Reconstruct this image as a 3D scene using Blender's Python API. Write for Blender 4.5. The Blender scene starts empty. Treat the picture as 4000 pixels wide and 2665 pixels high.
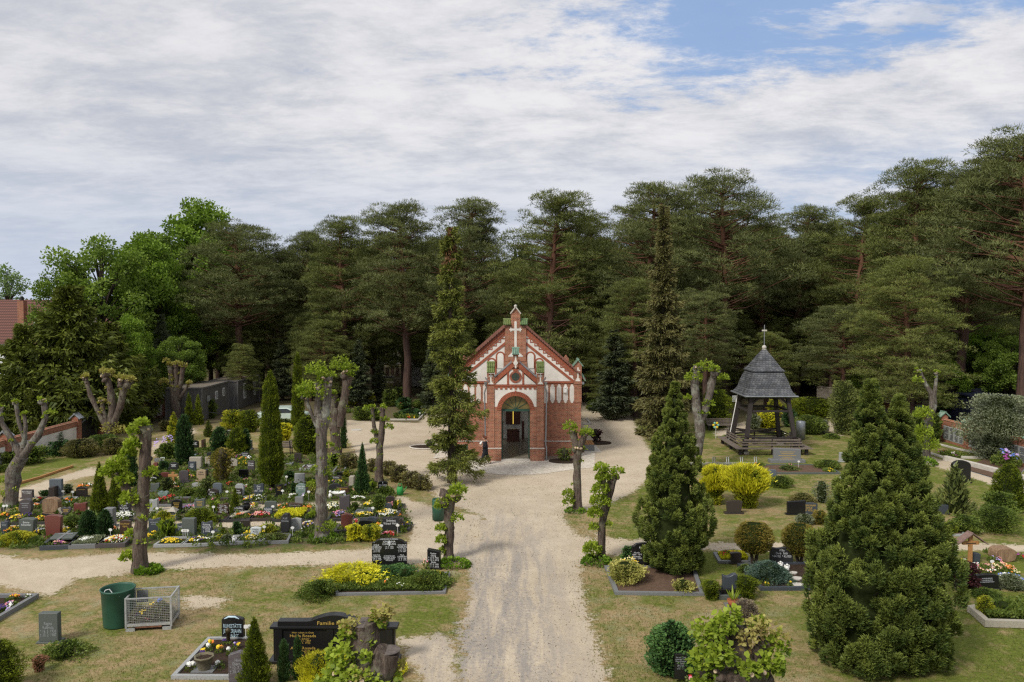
import bpy,bmesh,math,random
import numpy as np
from mathutils import Vector,Matrix
S = bpy.context.scene
COL = S.collection
R = random.Random(7)
NR = np.random.RandomState(11)
rad = math.radians
# ------------------------------------------------------------------ camera (a drone 9.4 m above the avenue)
CH,FP = 9.36,3111.0                       # height, focal length in photo pixels
PITCH = math.atan(132.5 / FP)
cam = bpy.data.cameras.new('camera')
cam.lens,cam.sensor_width,cam.clip_end,cam.clip_start = 28.0,36.0,3000,0.3
cam_o = bpy.data.objects.new('camera',cam)
cam_o.location = (0,0,CH)
cam_o.rotation_euler = (math.pi / 2 - PITCH,0,0)
COL.objects.link(cam_o)
S.camera = cam_o
CROPS = {'A': (550,1700,3.267),'B': (1100,1750,3.484),'C': (0,1820,3.923),'D': (0,1400,2.24),
         'E': (800,1400,1.96),'F': (0,2000,2.354),'G': (900,2000,2.354),'R': (2200,2000,2.354),
         'S': (3000,2000,2.354),'T': (2200,1300,2.24),'Q': (3000,1300,2.24),'K': (1500,1100,1.96),
         'P': (0,0,1.0),'X': (1250,1450,3.136),'V': (1800,1750,1.714),'W': (0,750,1.811),'L': (2780,1240,2.53)}
def px(c,x,y):
 o = CROPS[c]
 return o[0] + x / o[2],o[1] + y / o[2]
def _ray(x,y):
 dx,dy = (x - 2000) / FP,(y - 1332.5) / FP
 c,s = math.cos(PITCH),math.sin(PITCH)
 return dx,c - dy * s,-s - dy * c
def g(c,x,y,z=0.0):
 """point of the plane z that a survey reading falls on"""
 a,b = px(c,x,y)
 rx,ry,rz = _ray(a,b)
 t = (z - CH) / rz
 return Vector((rx * t,ry * t,z))
def atD(c,x,y,D):
 a,b = px(c,x,y)
 rx,ry,rz = _ray(a,b)
 t = D / ry
 return Vector((rx * t,D,CH + rz * t))
def mpp(c,D):
 """metres per reading unit at distance D"""
 return D / FP / CROPS[c][2]
# ------------------------------------------------------------------ object helpers
def tag(o,label=None,cat=None,group=None,kind=None):
 if label: o['label'] = label
 if cat: o['category'] = cat
 if group: o['group'] = group
 if kind: o['kind'] = kind
 return o
def thing(name,label,cat,loc=(0,0,0),rz=0.0,group=None):
 o = bpy.data.objects.new(name,None)
 o.empty_display_size = 0.2
 COL.objects.link(o)
 o.location = loc
 o.rotation_euler = (0,0,rz)
 return tag(o,label,cat,group)
def link_mesh(name,me,mats,parent=None):
 for m in (mats if isinstance(mats,(list,tuple)) else [mats]):
  me.materials.append(m)
 o = bpy.data.objects.new(name,me)
 COL.objects.link(o)
 if parent is not None: o.parent = parent
 return o
def copy_tree(o,parent=None):
 c = o.copy()
 COL.objects.link(c)
 if parent is not None:
  c.parent = parent
 for ch in list(o.children):
  copy_tree(ch,c)
 return c
class MB:
 """collects solids; build() links them as one mesh"""
 def __init__(s):
  s.v,s.f,s.m,s.sm = [],[],[],[]
 def add(s,vs,fs,mi=0,smooth=False):
  n = len(s.v)
  s.v.extend([tuple(v) for v in vs])
  for f in fs:
   s.f.append(tuple(i + n for i in f)); s.m.append(mi); s.sm.append(smooth)
  return s
 def box(s,x0,y0,z0,x1,y1,z1,mi=0):
  v = [(x0,y0,z0),(x1,y0,z0),(x1,y1,z0),(x0,y1,z0),(x0,y0,z1),(x1,y0,z1),(x1,y1,z1),(x0,y1,z1)]
  return s.add(v,[(0,3,2,1),(4,5,6,7),(0,1,5,4),(1,2,6,5),(2,3,7,6),(3,0,4,7)],mi)
 def bar(s,a,b,w,h,up=(0,0,1),mi=0):
  a,b = Vector(a),Vector(b)
  d = (b - a).normalized()
  u = Vector(up)
  r = d.cross(u)
  if r.length < 1e-4: r = d.cross(Vector((0,1,0)))
  r.normalize(); u = r.cross(d).normalized()
  vs = []
  for p in (a,b):
   for (i,j) in ((-1,-1),(1,-1),(1,1),(-1,1)):
    vs.append(p + r * (i * w / 2) + u * (j * h / 2))
  return s.add(vs,[(0,1,2,3),(7,6,5,4),(0,4,5,1),(1,5,6,2),(2,6,7,3),(3,7,4,0)],mi)
 def prism(s,poly,y0,y1,mi=0):
  """polygon in x,z extruded along y (front y0)"""
  n = len(poly)
  vs = [(p[0],y0,p[1]) for p in poly] + [(p[0],y1,p[1]) for p in poly]
  area = sum(poly[i][0] * poly[(i + 1) % n][1] - poly[(i + 1) % n][0] * poly[i][1] for i in range(n))
  fr,bk = list(range(n)),list(range(n,2 * n))
  if area > 0: bk = bk[::-1]
  else: fr = fr[::-1]
  fs = [tuple(fr),tuple(bk)]
  for i in range(n):
   j = (i + 1) % n
   fs.append((i,i + n,j + n,j) if area > 0 else (i,j,j + n,i + n))
  return s.add(vs,fs,mi)
 def zprism(s,poly,z0,z1,mi=0):
  n = len(poly)
  area = sum(poly[i][0] * poly[(i + 1) % n][1] - poly[(i + 1) % n][0] * poly[i][1] for i in range(n))
  if area < 0: poly = poly[::-1]
  vs = [(p[0],p[1],z0) for p in poly] + [(p[0],p[1],z1) for p in poly]
  fs = [tuple(range(n))[::-1],tuple(range(n,2 * n))] + [(i,(i + 1) % n,(i + 1) % n + n,i + n) for i in range(n)]
  return s.add(vs,fs,mi)
 def tube(s,pts,rads,n=8,mi=0,jit=0.0,rnd=None,cap=True,smooth=True):
  pts = [Vector(p) for p in pts]
  rnd = rnd or R
  rings,vs = [],[]
  prev = None
  for i,p in enumerate(pts):
   if i == 0: d = pts[1] - p
   elif i == len(pts) - 1: d = p - pts[i - 1]
   else: d = pts[i + 1] - pts[i - 1]
   d.normalize()
   if prev is None:
    a = d.cross(Vector((0.3,1,0.1)));
    if a.length < 1e-3: a = d.cross(Vector((1,0,0)))
   else:
    a = prev - d * prev.dot(d)
   a.normalize(); prev = a
   b = d.cross(a)
   r = rads[i] if isinstance(rads,(list,tuple)) else rads
   for k in range(n):
    t = 2 * math.pi * k / n
    rr = r * (1 + rnd.uniform(-jit,jit)) if jit else r
    vs.append(p + a * (math.cos(t) * rr) + b * (math.sin(t) * rr))
  fs = []
  for i in range(len(pts) - 1):
   for k in range(n):
    k2 = (k + 1) % n
    fs.append((i * n + k,i * n + k2,(i + 1) * n + k2,(i + 1) * n + k))
  s.add(vs,fs,mi,smooth)
  if cap:
   s.add(vs[:n],[tuple(range(n))[::-1]],mi); s.add(vs[-n:],[tuple(range(n))],mi)
  return s
 def blob(s,c,r,mi=0,seg=8,ring=6,jit=0.0,rnd=None,smooth=True):
  rnd = rnd or R
  rx,ry,rz = (r,r,r) if not isinstance(r,(tuple,list)) else r
  vs = [(c[0],c[1],c[2] - rz)]
  for i in range(1,ring):
   ph = -math.pi / 2 + math.pi * i / ring
   for k in range(seg):
    t = 2 * math.pi * k / seg
    q = 1 + (rnd.uniform(-jit,jit) if jit else 0)
    vs.append((c[0] + rx * q * math.cos(ph) * math.cos(t),c[1] + ry * q * math.cos(ph) * math.sin(t),c[2] + rz * q * math.sin(ph)))
  vs.append((c[0],c[1],c[2] + rz))
  fs = [(0,1 + (k + 1) % seg,1 + k) for k in range(seg)]
  for i in range(ring - 2):
   for k in range(seg):
    a,b = 1 + i * seg + k,1 + i * seg + (k + 1) % seg
    fs.append((a,b,b + seg,a + seg))
  L = len(vs) - 1
  fs += [(L,1 + (ring - 2) * seg + k,1 + (ring - 2) * seg + (k + 1) % seg) for k in range(seg)]
  return s.add(vs,fs,mi,smooth)
 def build(s,name,mats,parent=None,bevel=0.0):
  me = bpy.data.meshes.new(name)
  me.from_pydata(s.v,[],s.f)
  me.polygons.foreach_set('material_index',s.m)
  me.polygons.foreach_set('use_smooth',s.sm)
  if bevel:
   bm = bmesh.new(); bm.from_mesh(me)
   bmesh.ops.bevel(bm,geom=[e for e in bm.edges if e.is_manifold and e.calc_face_angle(0) > 0.5],offset=bevel,segments=1,affect='EDGES',clamp_overlap=True)
   bm.to_mesh(me); bm.free()
  me.update()
  return link_mesh(name,me,mats,parent)
def np_mesh(name,V,F,mats,parent=None,tint=None,mi=None):
 """V (n,3), F (m,k) all faces of one size"""
 me = bpy.data.meshes.new(name)
 V = np.asarray(V,np.float32); F = np.asarray(F,np.int32)
 me.vertices.add(len(V)); me.vertices.foreach_set('co',V.ravel())
 m,k = F.shape
 me.loops.add(m * k); me.loops.foreach_set('vertex_index',F.ravel())
 me.polygons.add(m)
 me.polygons.foreach_set('loop_start',np.arange(m,dtype=np.int32) * k)
 if mi is not None: me.polygons.foreach_set('material_index',np.asarray(mi,np.int32))
 if tint is not None:
  a = me.attributes.new('tint','FLOAT','POINT')
  a.data.foreach_set('value',np.asarray(tint,np.float32))
 me.update(calc_edges=True)
 return link_mesh(name,me,mats,parent)
# ------------------------------------------------------------------ materials
def lin(c):
 return tuple((v / 12.92 if v <= 0.04045 else ((v + 0.055) / 1.055) ** 2.4) for v in c) if max(c) <= 1 else lin(tuple(v / 255 for v in c))
class NT:
 def __init__(s,mat):
  s.m = mat; s.t = mat.node_tree; s.n = s.t.nodes; s.l = s.t.links
 def N(s,typ,**kw):
  n = s.n.new(typ)
  for k,v in kw.items():
   if k.startswith('i_'):
    key = k[2:]
    key = int(key) if key.isdigit() else key.replace('_',' ')
    n.inputs[key].default_value = v
   else: setattr(n,k,v)
  return n
 def L(s,a,b): s.l.new(a,b)
def new_mat(name):
 m = bpy.data.materials.new(name); m.use_nodes = True
 m.node_tree.nodes.clear()
 k = NT(m)
 k.out = k.N('ShaderNodeOutputMaterial')
 return m,k
def rgba(c): return (c[0],c[1],c[2],1)
MATS = {}
LF = {'pine_needles': 1.7,'pine_needles_light': 1.75,'maple_leaves': 1.5,'bright_maple_leaves': 1.5,'spruce_needles': 1.35,'dark_spruce_needles': 1.5,'dark_fir_needles': 2.2,'yew_foliage': 1.6,'green_foliage': 1.45,'juniper_foliage_': 1,'cypress_foliage': 2.0,'juniper_foliage': 1.7,'yellow_foliage': 1.5,'golden_green_foliage': 1.6,'brown_hedge_twigs': 1.6,'grass_blades': 1.0,'dry_grass': 0.95,'grit': 1.0,'far_wood_leaves': 1.6,'lime_tree_leaves': 1.15,'shaded_lime_leaves': 1.5}
def mat_plain(name,col,rough=0.7,var=0.25,scale=6.0,bump=0.15,metal=0.0,spec=0.4,stretch=None,col2=None,bscale=None):
 """base colour broken up by two noises, with bump"""
 if name in MATS: return MATS[name]
 m,k = new_mat(name)
 tc = k.N('ShaderNodeTexCoord')
 src = tc.outputs['Object']
 if stretch:
  mp = k.N('ShaderNodeMapping'); mp.inputs['Scale'].default_value = stretch
  k.L(src,mp.inputs[0]); src = mp.outputs[0]
 n1 = k.N('ShaderNodeTexNoise',i_Scale=scale,i_Detail=6.0,i_Roughness=0.65); k.L(src,n1.inputs['Vector'])
 ramp = k.N('ShaderNodeMapRange',i_1=0.3,i_2=0.7); k.L(n1.outputs['Fac'],ramp.inputs[0])
 mix = k.N('ShaderNodeMix',data_type='RGBA')
 c2 = col2 or tuple(v * (1 + var) for v in col)
 mix.inputs['A'].default_value = rgba(tuple(v * (1 - var) for v in col) if not col2 else col)
 mix.inputs['B'].default_value = rgba(c2)
 k.L(ramp.outputs[0],mix.inputs['Factor'])
 b = k.N('ShaderNodeBsdfPrincipled',i_Roughness=rough,i_Metallic=metal)
 b.inputs['Specular IOR Level'].default_value = spec
 k.L(mix.outputs['Result'],b.inputs['Base Color'])
 if bump:
  n2 = k.N('ShaderNodeTexNoise',i_Scale=(bscale or scale * 4),i_Detail=5.0); k.L(src,n2.inputs['Vector'])
  bp = k.N('ShaderNodeBump',i_Strength=bump,i_Distance=0.05)
  k.L(n2.outputs['Fac'],bp.inputs['Height']); k.L(bp.outputs[0],b.inputs['Normal'])
 k.L(b.outputs[0],k.out.inputs[0])
 MATS[name] = m
 return m
def mat_leaf(name,dark,light,trans=0.25,nscale=0.9,gloss=0.012):
 """leaves: colour by the 'tint' attribute, by a slow noise and by object"""
 if name in MATS: return MATS[name]
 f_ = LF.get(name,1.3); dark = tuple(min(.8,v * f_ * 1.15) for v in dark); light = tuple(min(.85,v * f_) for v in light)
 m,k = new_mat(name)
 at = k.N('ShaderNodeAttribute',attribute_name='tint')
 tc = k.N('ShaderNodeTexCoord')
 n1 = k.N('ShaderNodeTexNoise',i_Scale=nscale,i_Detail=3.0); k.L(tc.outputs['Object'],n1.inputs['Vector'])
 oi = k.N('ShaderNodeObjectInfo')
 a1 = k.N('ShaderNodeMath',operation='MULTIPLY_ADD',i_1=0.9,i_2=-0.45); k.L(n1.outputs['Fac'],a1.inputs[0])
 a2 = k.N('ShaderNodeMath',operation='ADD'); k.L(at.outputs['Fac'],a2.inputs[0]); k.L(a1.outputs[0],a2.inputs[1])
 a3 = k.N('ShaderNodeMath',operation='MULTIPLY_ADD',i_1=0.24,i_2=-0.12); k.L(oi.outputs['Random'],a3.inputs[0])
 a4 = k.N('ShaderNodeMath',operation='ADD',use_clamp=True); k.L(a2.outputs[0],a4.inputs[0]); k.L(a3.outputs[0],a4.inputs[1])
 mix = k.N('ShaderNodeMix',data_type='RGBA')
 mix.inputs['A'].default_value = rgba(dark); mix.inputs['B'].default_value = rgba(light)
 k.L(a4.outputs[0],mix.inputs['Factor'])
 d = k.N('ShaderNodeBsdfDiffuse'); k.L(mix.outputs['Result'],d.inputs[0])
 t = k.N('ShaderNodeBsdfTranslucent')
 tm = k.N('ShaderNodeMix',data_type='RGBA',blend_type='MULTIPLY'); tm.inputs['Factor'].default_value = 1
 tm.inputs['B'].default_value = (1.1,1.25,0.5,1); k.L(mix.outputs['Result'],tm.inputs['A']); k.L(tm.outputs['Result'],t.inputs[0])
 ms = k.N('ShaderNodeMixShader'); ms.inputs[0].default_value = trans
 k.L(d.outputs[0],ms.inputs[1]); k.L(t.outputs[0],ms.inputs[2])
 gl = k.N('ShaderNodeBsdfGlossy',i_Roughness=0.45); gl.inputs[0].default_value = (0.8,0.85,0.8,1)
 m2 = k.N('ShaderNodeMixShader'); m2.inputs[0].default_value = gloss
 k.L(ms.outputs[0],m2.inputs[1]); k.L(gl.outputs[0],m2.inputs[2])
 k.L(m2.outputs[0],k.out.inputs[0])
 MATS[name] = m
 return m
def mat_bark(name,c1,c2,c3=None,sc=5.0,upper=None):
 """bark: vertical fissures, lichen patches; 'upper' = (colour, z0, z1) turns the upper stem that colour"""
 if name in MATS: return MATS[name]
 m,k = new_mat(name)
 tc = k.N('ShaderNodeTexCoord')
 mp = k.N('ShaderNodeMapping'); mp.inputs['Scale'].default_value = (1,1,0.16); k.L(tc.outputs['Object'],mp.inputs[0])
 n = k.N('ShaderNodeTexNoise',i_Scale=sc * 3,i_Detail=6.0,i_Roughness=0.7); k.L(mp.outputs[0],n.inputs['Vector'])
 mr = k.N('ShaderNodeMapRange',i_1=0.35,i_2=0.65); k.L(n.outputs['Fac'],mr.inputs[0])
 mix = k.N('ShaderNodeMix',data_type='RGBA'); mix.inputs['A'].default_value = rgba(c1); mix.inputs['B'].default_value = rgba(c2)
 k.L(mr.outputs[0],mix.inputs['Factor']); col = mix.outputs['Result']
 if c3:
  n2 = k.N('ShaderNodeTexNoise',i_Scale=1.7,i_Detail=5.0,i_Roughness=0.7); k.L(tc.outputs['Object'],n2.inputs['Vector'])
  r2 = k.N('ShaderNodeMapRange',i_1=0.5,i_2=0.68); k.L(n2.outputs['Fac'],r2.inputs[0])
  mx = k.N('ShaderNodeMix',data_type='RGBA'); mx.inputs['B'].default_value = rgba(c3)
  k.L(r2.outputs[0],mx.inputs['Factor']); k.L(col,mx.inputs['A']); col = mx.outputs['Result']
 if upper:
  sp = k.N('ShaderNodeSeparateXYZ'); k.L(tc.outputs['Object'],sp.inputs[0])
  r3 = k.N('ShaderNodeMapRange',i_1=upper[1],i_2=upper[2]); k.L(sp.outputs[2],r3.inputs[0])
  mx = k.N('ShaderNodeMix',data_type='RGBA'); mx.inputs['B'].default_value = rgba(upper[0])
  k.L(r3.outputs[0],mx.inputs['Factor']); k.L(col,mx.inputs['A']); col = mx.outputs['Result']
 b = k.N('ShaderNodeBsdfPrincipled',i_Roughness=0.9); b.inputs['Specular IOR Level'].default_value = 0.15
 k.L(col,b.inputs['Base Color'])
 bp = k.N('ShaderNodeBump',i_Strength=1.0,i_Distance=0.07); k.L(n.outputs['Fac'],bp.inputs['Height']); k.L(bp.outputs[0],b.inputs['Normal'])
 k.L(b.outputs[0],k.out.inputs[0]); MATS[name] = m
 return m
def mat_brick(name,axis='x',dark=1.0):
 if name in MATS: return MATS[name]
 m,k = new_mat(name)
 tc = k.N('ShaderNodeTexCoord'); sp = k.N('ShaderNodeSeparateXYZ'); k.L(tc.outputs['Object'],sp.inputs[0])
 cb = k.N('ShaderNodeCombineXYZ'); k.L(sp.outputs[0 if axis == 'x' else 1],cb.inputs[0]); k.L(sp.outputs[2],cb.inputs[1])
 br = k.N('ShaderNodeTexBrick',i_Scale=1.0,offset=0.5,squash=0.5,squash_frequency=2)
 br.inputs['Brick Width'].default_value = 0.26; br.inputs['Row Height'].default_value = 0.077
 br.inputs['Mortar Size'].default_value = 0.009; br.inputs['Mortar Smooth'].default_value = 0.2; br.inputs['Bias'].default_value = -0.1
 d = dark
 br.inputs['Color1'].default_value = (0.34 * d,0.115 * d,0.068 * d,1)
 br.inputs['Color2'].default_value = (0.165 * d,0.056 * d,0.040 * d,1)
 br.inputs['Mortar'].default_value = (0.42 * d,0.29 * d,0.19 * d,1)
 k.L(cb.outputs[0],br.inputs['Vector'])
 n1 = k.N('ShaderNodeTexNoise',i_Scale=1.3,i_Detail=6.0,i_Roughness=0.7); k.L(tc.outputs['Object'],n1.inputs['Vector'])
 mr = k.N('ShaderNodeMapRange',i_1=0.25,i_2=0.75,i_3=0.68,i_4=1.3); k.L(n1.outputs['Fac'],mr.inputs[0])
 mu = k.N('ShaderNodeMix',data_type='RGBA',blend_type='MULTIPLY'); mu.inputs['Factor'].default_value = 1
 k.L(br.outputs['Color'],mu.inputs['A']); k.L(mr.outputs[0],mu.inputs['B'])
 b = k.N('ShaderNodeBsdfPrincipled',i_Roughness=0.82); b.inputs['Specular IOR Level'].default_value = 0.25
 k.L(mu.outputs['Result'],b.inputs['Base Color'])
 bp = k.N('ShaderNodeBump',i_Strength=0.5,i_Distance=0.01,invert=True); k.L(br.outputs['Fac'],bp.inputs['Height']); k.L(bp.outputs[0],b.inputs['Normal'])
 k.L(b.outputs[0],k.out.inputs[0]); MATS[name] = m
 return m
brickX,brickY = mat_brick('brick_front','x'),mat_brick('brick_side','y')
brick_red = mat_plain('moulded_brick',(0.30,0.088,0.046),0.75,0.38,9,0.3)
brick_dark = mat_plain('stained_brick',(0.13,0.05,0.04),0.85,0.4,5,0.3)
plaster = mat_plain('plaster',(0.68,0.65,0.60),0.9,0.16,1.3,0.12,spec=0.2)
plaster_in = mat_plain('plaster_inside',(0.66,0.65,0.58),0.9,0.05,1.6,0.05,spec=0.2)
tile_green = mat_plain('glazed_green_tile',(0.05,0.10,0.02),0.3,0.5,11,0.2,spec=0.5,col2=(0.22,0.25,0.075))
tile_teal = mat_plain('glazed_teal_tile',(0.07,0.15,0.11),0.35,0.3,11,0.2,spec=0.5,col2=(0.24,0.36,0.27))
tile_dark = mat_plain('mossy_green_tile',(0.05,0.10,0.05),0.5,0.3,9,0.2,col2=(0.17,0.26,0.09))
tile_red = mat_plain('clay_roof_tile',(0.20,0.085,0.06),0.45,0.35,5,0.3,spec=0.5)
zinc = mat_plain('zinc',(0.30,0.32,0.34),0.4,0.2,4,0.05,metal=0.6)
steel = mat_plain('galvanised_steel',(0.42,0.43,0.43),0.5,0.25,12,0.1,metal=0.4)
stone_light = mat_plain('light_stone',(0.50,0.47,0.42),0.85,0.15,5,0.2)
green_paint = mat_plain('dark_green_paint',(0.025,0.075,0.055),0.4,0.15,6,0.03)
wood_dark = mat_plain('dark_tarred_wood',(0.035,0.028,0.026),0.75,0.4,10,0.4,stretch=(3,3,0.6))
wood_grey = mat_plain('weathered_wood',(0.17,0.14,0.115),0.85,0.35,12,0.4)
wood_tan = mat_plain('oiled_wood',(0.40,0.20,0.07),0.6,0.25,9,0.3,stretch=(4,4,0.7))
wood_brown = mat_plain('brown_wood',(0.11,0.045,0.03),0.5,0.25,9,0.1)
black_metal = mat_plain('black_metal',(0.02,0.02,0.022),0.5,0.2,8,0.1)
white_paint = mat_plain('white_paint',(0.78,0.78,0.76),0.5,0.05,5,0.02)
soil = mat_plain('dark_soil',(0.055,0.038,0.028),0.95,0.45,14,0.8,spec=0.1)
soil_red = mat_plain('raked_soil',(0.13,0.085,0.06),0.95,0.3,10,0.6,spec=0.1)
bark_lime = mat_bark('lime_bark',(0.05,0.038,0.032),(0.17,0.13,0.105),(0.20,0.20,0.14))
bark_lime_pale = mat_bark('pale_lime_bark',(0.06,0.05,0.044),(0.20,0.17,0.145),(0.30,0.31,0.26))
bark_pine = mat_bark('pine_bark',(0.045,0.030,0.026),(0.12,0.075,0.06),None,3.0,upper=((0.17,0.085,0.055),5.5,10.0))
bark_dark = mat_bark('dark_bark',(0.025,0.02,0.017),(0.085,0.065,0.05))
pine_leaf = mat_leaf('pine_needles',(0.028,0.036,0.015),(0.105,0.115,0.040),0.12)
pine_leaf2 = mat_leaf('pine_needles_light',(0.034,0.042,0.014),(0.125,0.138,0.038),0.15)
maple_leaf = mat_leaf('maple_leaves',(0.045,0.075,0.014),(0.155,0.215,0.038),0.3,0.5)
maple_bright = mat_leaf('bright_maple_leaves',(0.045,0.080,0.012),(0.160,0.235,0.034),0.3,0.5)
spruce_leaf = mat_leaf('spruce_needles',(0.045,0.056,0.014),(0.18,0.195,0.042),0.1,0.6)
spruce_dark = mat_leaf('dark_spruce_needles',(0.035,0.036,0.015),(0.14,0.13,0.05),0.1,0.6)
fir_dark = mat_leaf('dark_fir_needles',(0.016,0.022,0.013),(0.06,0.07,0.033),0.1,0.6)
yew_leaf = mat_leaf('yew_foliage',(0.024,0.034,0.008),(0.10,0.115,0.02),0.12,0.6)
cyp_leaf = mat_leaf('cypress_foliage',(0.030,0.045,0.012),(0.145,0.165,0.034),0.12,1.3)
jun_leaf = mat_leaf('juniper_foliage',(0.036,0.05,0.018),(0.14,0.155,0.045),0.12,1.0)
thuja_leaf = mat_leaf('thuja_foliage',(0.04,0.06,0.006),(0.17,0.20,0.018),0.15,2.0)
dark_leaf = mat_leaf('dark_green_foliage',(0.018,0.042,0.015),(0.06,0.115,0.035),0.12,2.0)
green_leaf = mat_leaf('green_foliage',(0.035,0.058,0.012),(0.135,0.17,0.036),0.25,2.0)
lime_leaf = mat_leaf('lime_tree_leaves',(0.060,0.105,0.010),(0.30,0.37,0.045),0.35,2.5)
bud_leaf = mat_leaf('budding_leaves',(0.14,0.10,0.04),(0.36,0.34,0.10),0.3,3.0)
yellow_leaf = mat_leaf('yellow_foliage',(0.20,0.19,0.012),(0.66,0.53,0.035),0.25,2.5)
gold_leaf = mat_leaf('golden_green_foliage',(0.085,0.11,0.010),(0.36,0.33,0.03),0.25,2.5)
cream_leaf = mat_leaf('cream_variegated_leaves',(0.11,0.12,0.03),(0.48,0.44,0.14),0.25,5.0)
silver_leaf = mat_leaf('silvery_foliage',(0.07,0.085,0.055),(0.22,0.24,0.15),0.2,2.0)
blue_leaf = mat_leaf('blue_green_foliage',(0.03,0.055,0.045),(0.12,0.175,0.13),0.15,2.5)
rust_leaf = mat_leaf('rusty_green_foliage',(0.07,0.065,0.012),(0.26,0.20,0.045),0.25,1.5)
maroon_leaf = mat_leaf('maroon_leaves',(0.018,0.008,0.010),(0.09,0.03,0.035),0.2,2.5)
brown_leaf = mat_leaf('brown_hedge_twigs',(0.045,0.045,0.02),(0.17,0.15,0.055),0.2,1.5)
heath_leaf = mat_leaf('faded_heather',(0.07,0.06,0.05),(0.32,0.26,0.18),0.2,4.0)
ivy_leaf = mat_leaf('ivy_leaves',(0.018,0.045,0.016),(0.10,0.19,0.055),0.15,2.0)
grass_leaf = mat_leaf('grass_blades',(0.05,0.075,0.012),(0.19,0.21,0.045),0.25,1.0)
dry_leaf = mat_leaf('dry_grass',(0.16,0.12,0.06),(0.36,0.28,0.14),0.2,1.0)
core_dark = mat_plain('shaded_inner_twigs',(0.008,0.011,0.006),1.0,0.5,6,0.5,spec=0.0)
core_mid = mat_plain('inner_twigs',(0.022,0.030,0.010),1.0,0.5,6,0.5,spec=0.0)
GREY = {  # headstone colours
 'black': (0.012,0.012,0.013),'dark': (0.030,0.031,0.034),'slate': (0.055,0.065,0.080),'bluegrey': (0.10,0.12,0.14),
 'grey': (0.17,0.175,0.18),'light': (0.32,0.33,0.33),'white': (0.52,0.56,0.56),'mauve': (0.085,0.075,0.080),
 'brown': (0.060,0.035,0.025),'red': (0.15,0.050,0.040),'sand': (0.36,0.27,0.17),'beige': (0.36,0.33,0.27),
 'greengrey': (0.09,0.105,0.095),'marble': (0.12,0.19,0.17),'tan': (0.24,0.155,0.09),'umber': (0.045,0.036,0.033)}
def stone(c):
 v = GREY[c]
 if c == 'marble': return mat_plain('stone_marble',(0.05,0.10,0.09),0.4,0.4,5,0.05,col2=(0.30,0.38,0.34),stretch=(0.6,1,1.6))
 if c == 'tan': return mat_plain('stone_tan',(0.13,0.075,0.045),0.7,0.4,7,0.4,col2=(0.36,0.24,0.14),stretch=(2.2,2.2,0.35))
 pol = c in ('black','dark','slate','brown','red','mauve','umber')
 return mat_plain('stone_' + c,v,0.28 if pol else 0.6,0.22,28,0.06 if pol else 0.2,spec=0.5)
def flat(name,col,rough=0.6):
 return mat_plain(name,col,rough,0.12,8,0)
letter = {'w': flat('white_lettering',(0.72,0.74,0.76)),'g': flat('gold_lettering',(0.50,0.34,0.08),0.4),
          's': flat('grey_lettering',(0.32,0.34,0.36)),'b': flat('black_lettering',(0.02,0.02,0.02)),'c': flat('pale_blue_lettering',(0.45,0.60,0.68))}
# ------------------------------------------------------------------ sky and sun
SUN_EL,SUN_AZ = rad(44),rad(-138)        # high, from the left and a little behind the drone
w = bpy.data.worlds.new('World'); S.world = w; w.use_nodes = True
k = NT(w); k.n.clear()
wo = k.N('ShaderNodeOutputWorld'); bg = k.N('ShaderNodeBackground',i_Strength=0.1)
sky = k.N('ShaderNodeTexSky',sky_type='NISHITA',sun_disc=False,sun_elevation=SUN_EL,sun_rotation=SUN_AZ,altitude=50,air_density=1.0,dust_density=0.8,ozone_density=2.5)
tc = k.N('ShaderNodeTexCoord'); sp = k.N('ShaderNodeSeparateXYZ'); k.L(tc.outputs['Generated'],sp.inputs[0])
def M(op,a,b=None,c=None,clamp=False):
 n = k.N('ShaderNodeMath',operation=op,use_clamp=clamp)
 for i,v in enumerate((a,b,c)):
  if v is None: continue
  if isinstance(v,(int,float)): n.inputs[i].default_value = v
  else: k.L(v,n.inputs[i])
 return n.outputs[0]
def MR(v,a,b,c=0.0,d=1.0):
 n = k.N('ShaderNodeMapRange',interpolation_type='SMOOTHSTEP',i_1=a,i_2=b,i_3=c,i_4=d); k.L(v,n.inputs[0]); return n.outputs[0]
X,Y,Z = sp.outputs
zz = M('ADD',M('MAXIMUM',Z,0.0),0.16)
cu,cv = M('DIVIDE',X,zz),M('DIVIDE',Y,zz)       # a cloud deck seen in perspective
cb = k.N('ShaderNodeCombineXYZ'); k.L(cu,cb.inputs[0]); k.L(cv,cb.inputs[1])
def noise(scale,det,rough,rot,sx,sy,dist=0.0,off=0.0):
 mp = k.N('ShaderNodeMapping'); mp.inputs['Rotation'].default_value = (0,0,rad(rot)); mp.inputs['Scale'].default_value = (sx,sy,1)
 mp.inputs['Location'].default_value = (off,off * 0.7,0)
 k.L(cb.outputs[0],mp.inputs[0])
 n = k.N('ShaderNodeTexNoise',i_Scale=scale,i_Detail=det,i_Roughness=rough,i_Distortion=dist); k.L(mp.outputs[0],n.inputs['Vector']); return n.outputs['Fac']
nA = noise(1.1,8,0.62,26,0.65,1.1,0.2)           # long soft bands
nB = noise(3.2,9,0.68,22,0.8,1.15,0.15,3.0)      # smaller rolls
nC = noise(9.0,7,0.7,16,0.8,1.0,0.3,9.0)
dens = M('ADD',M('ADD',M('MULTIPLY',nA,0.5),M('MULTIPLY',nB,0.36)),M('MULTIPLY',nC,0.14))
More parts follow.
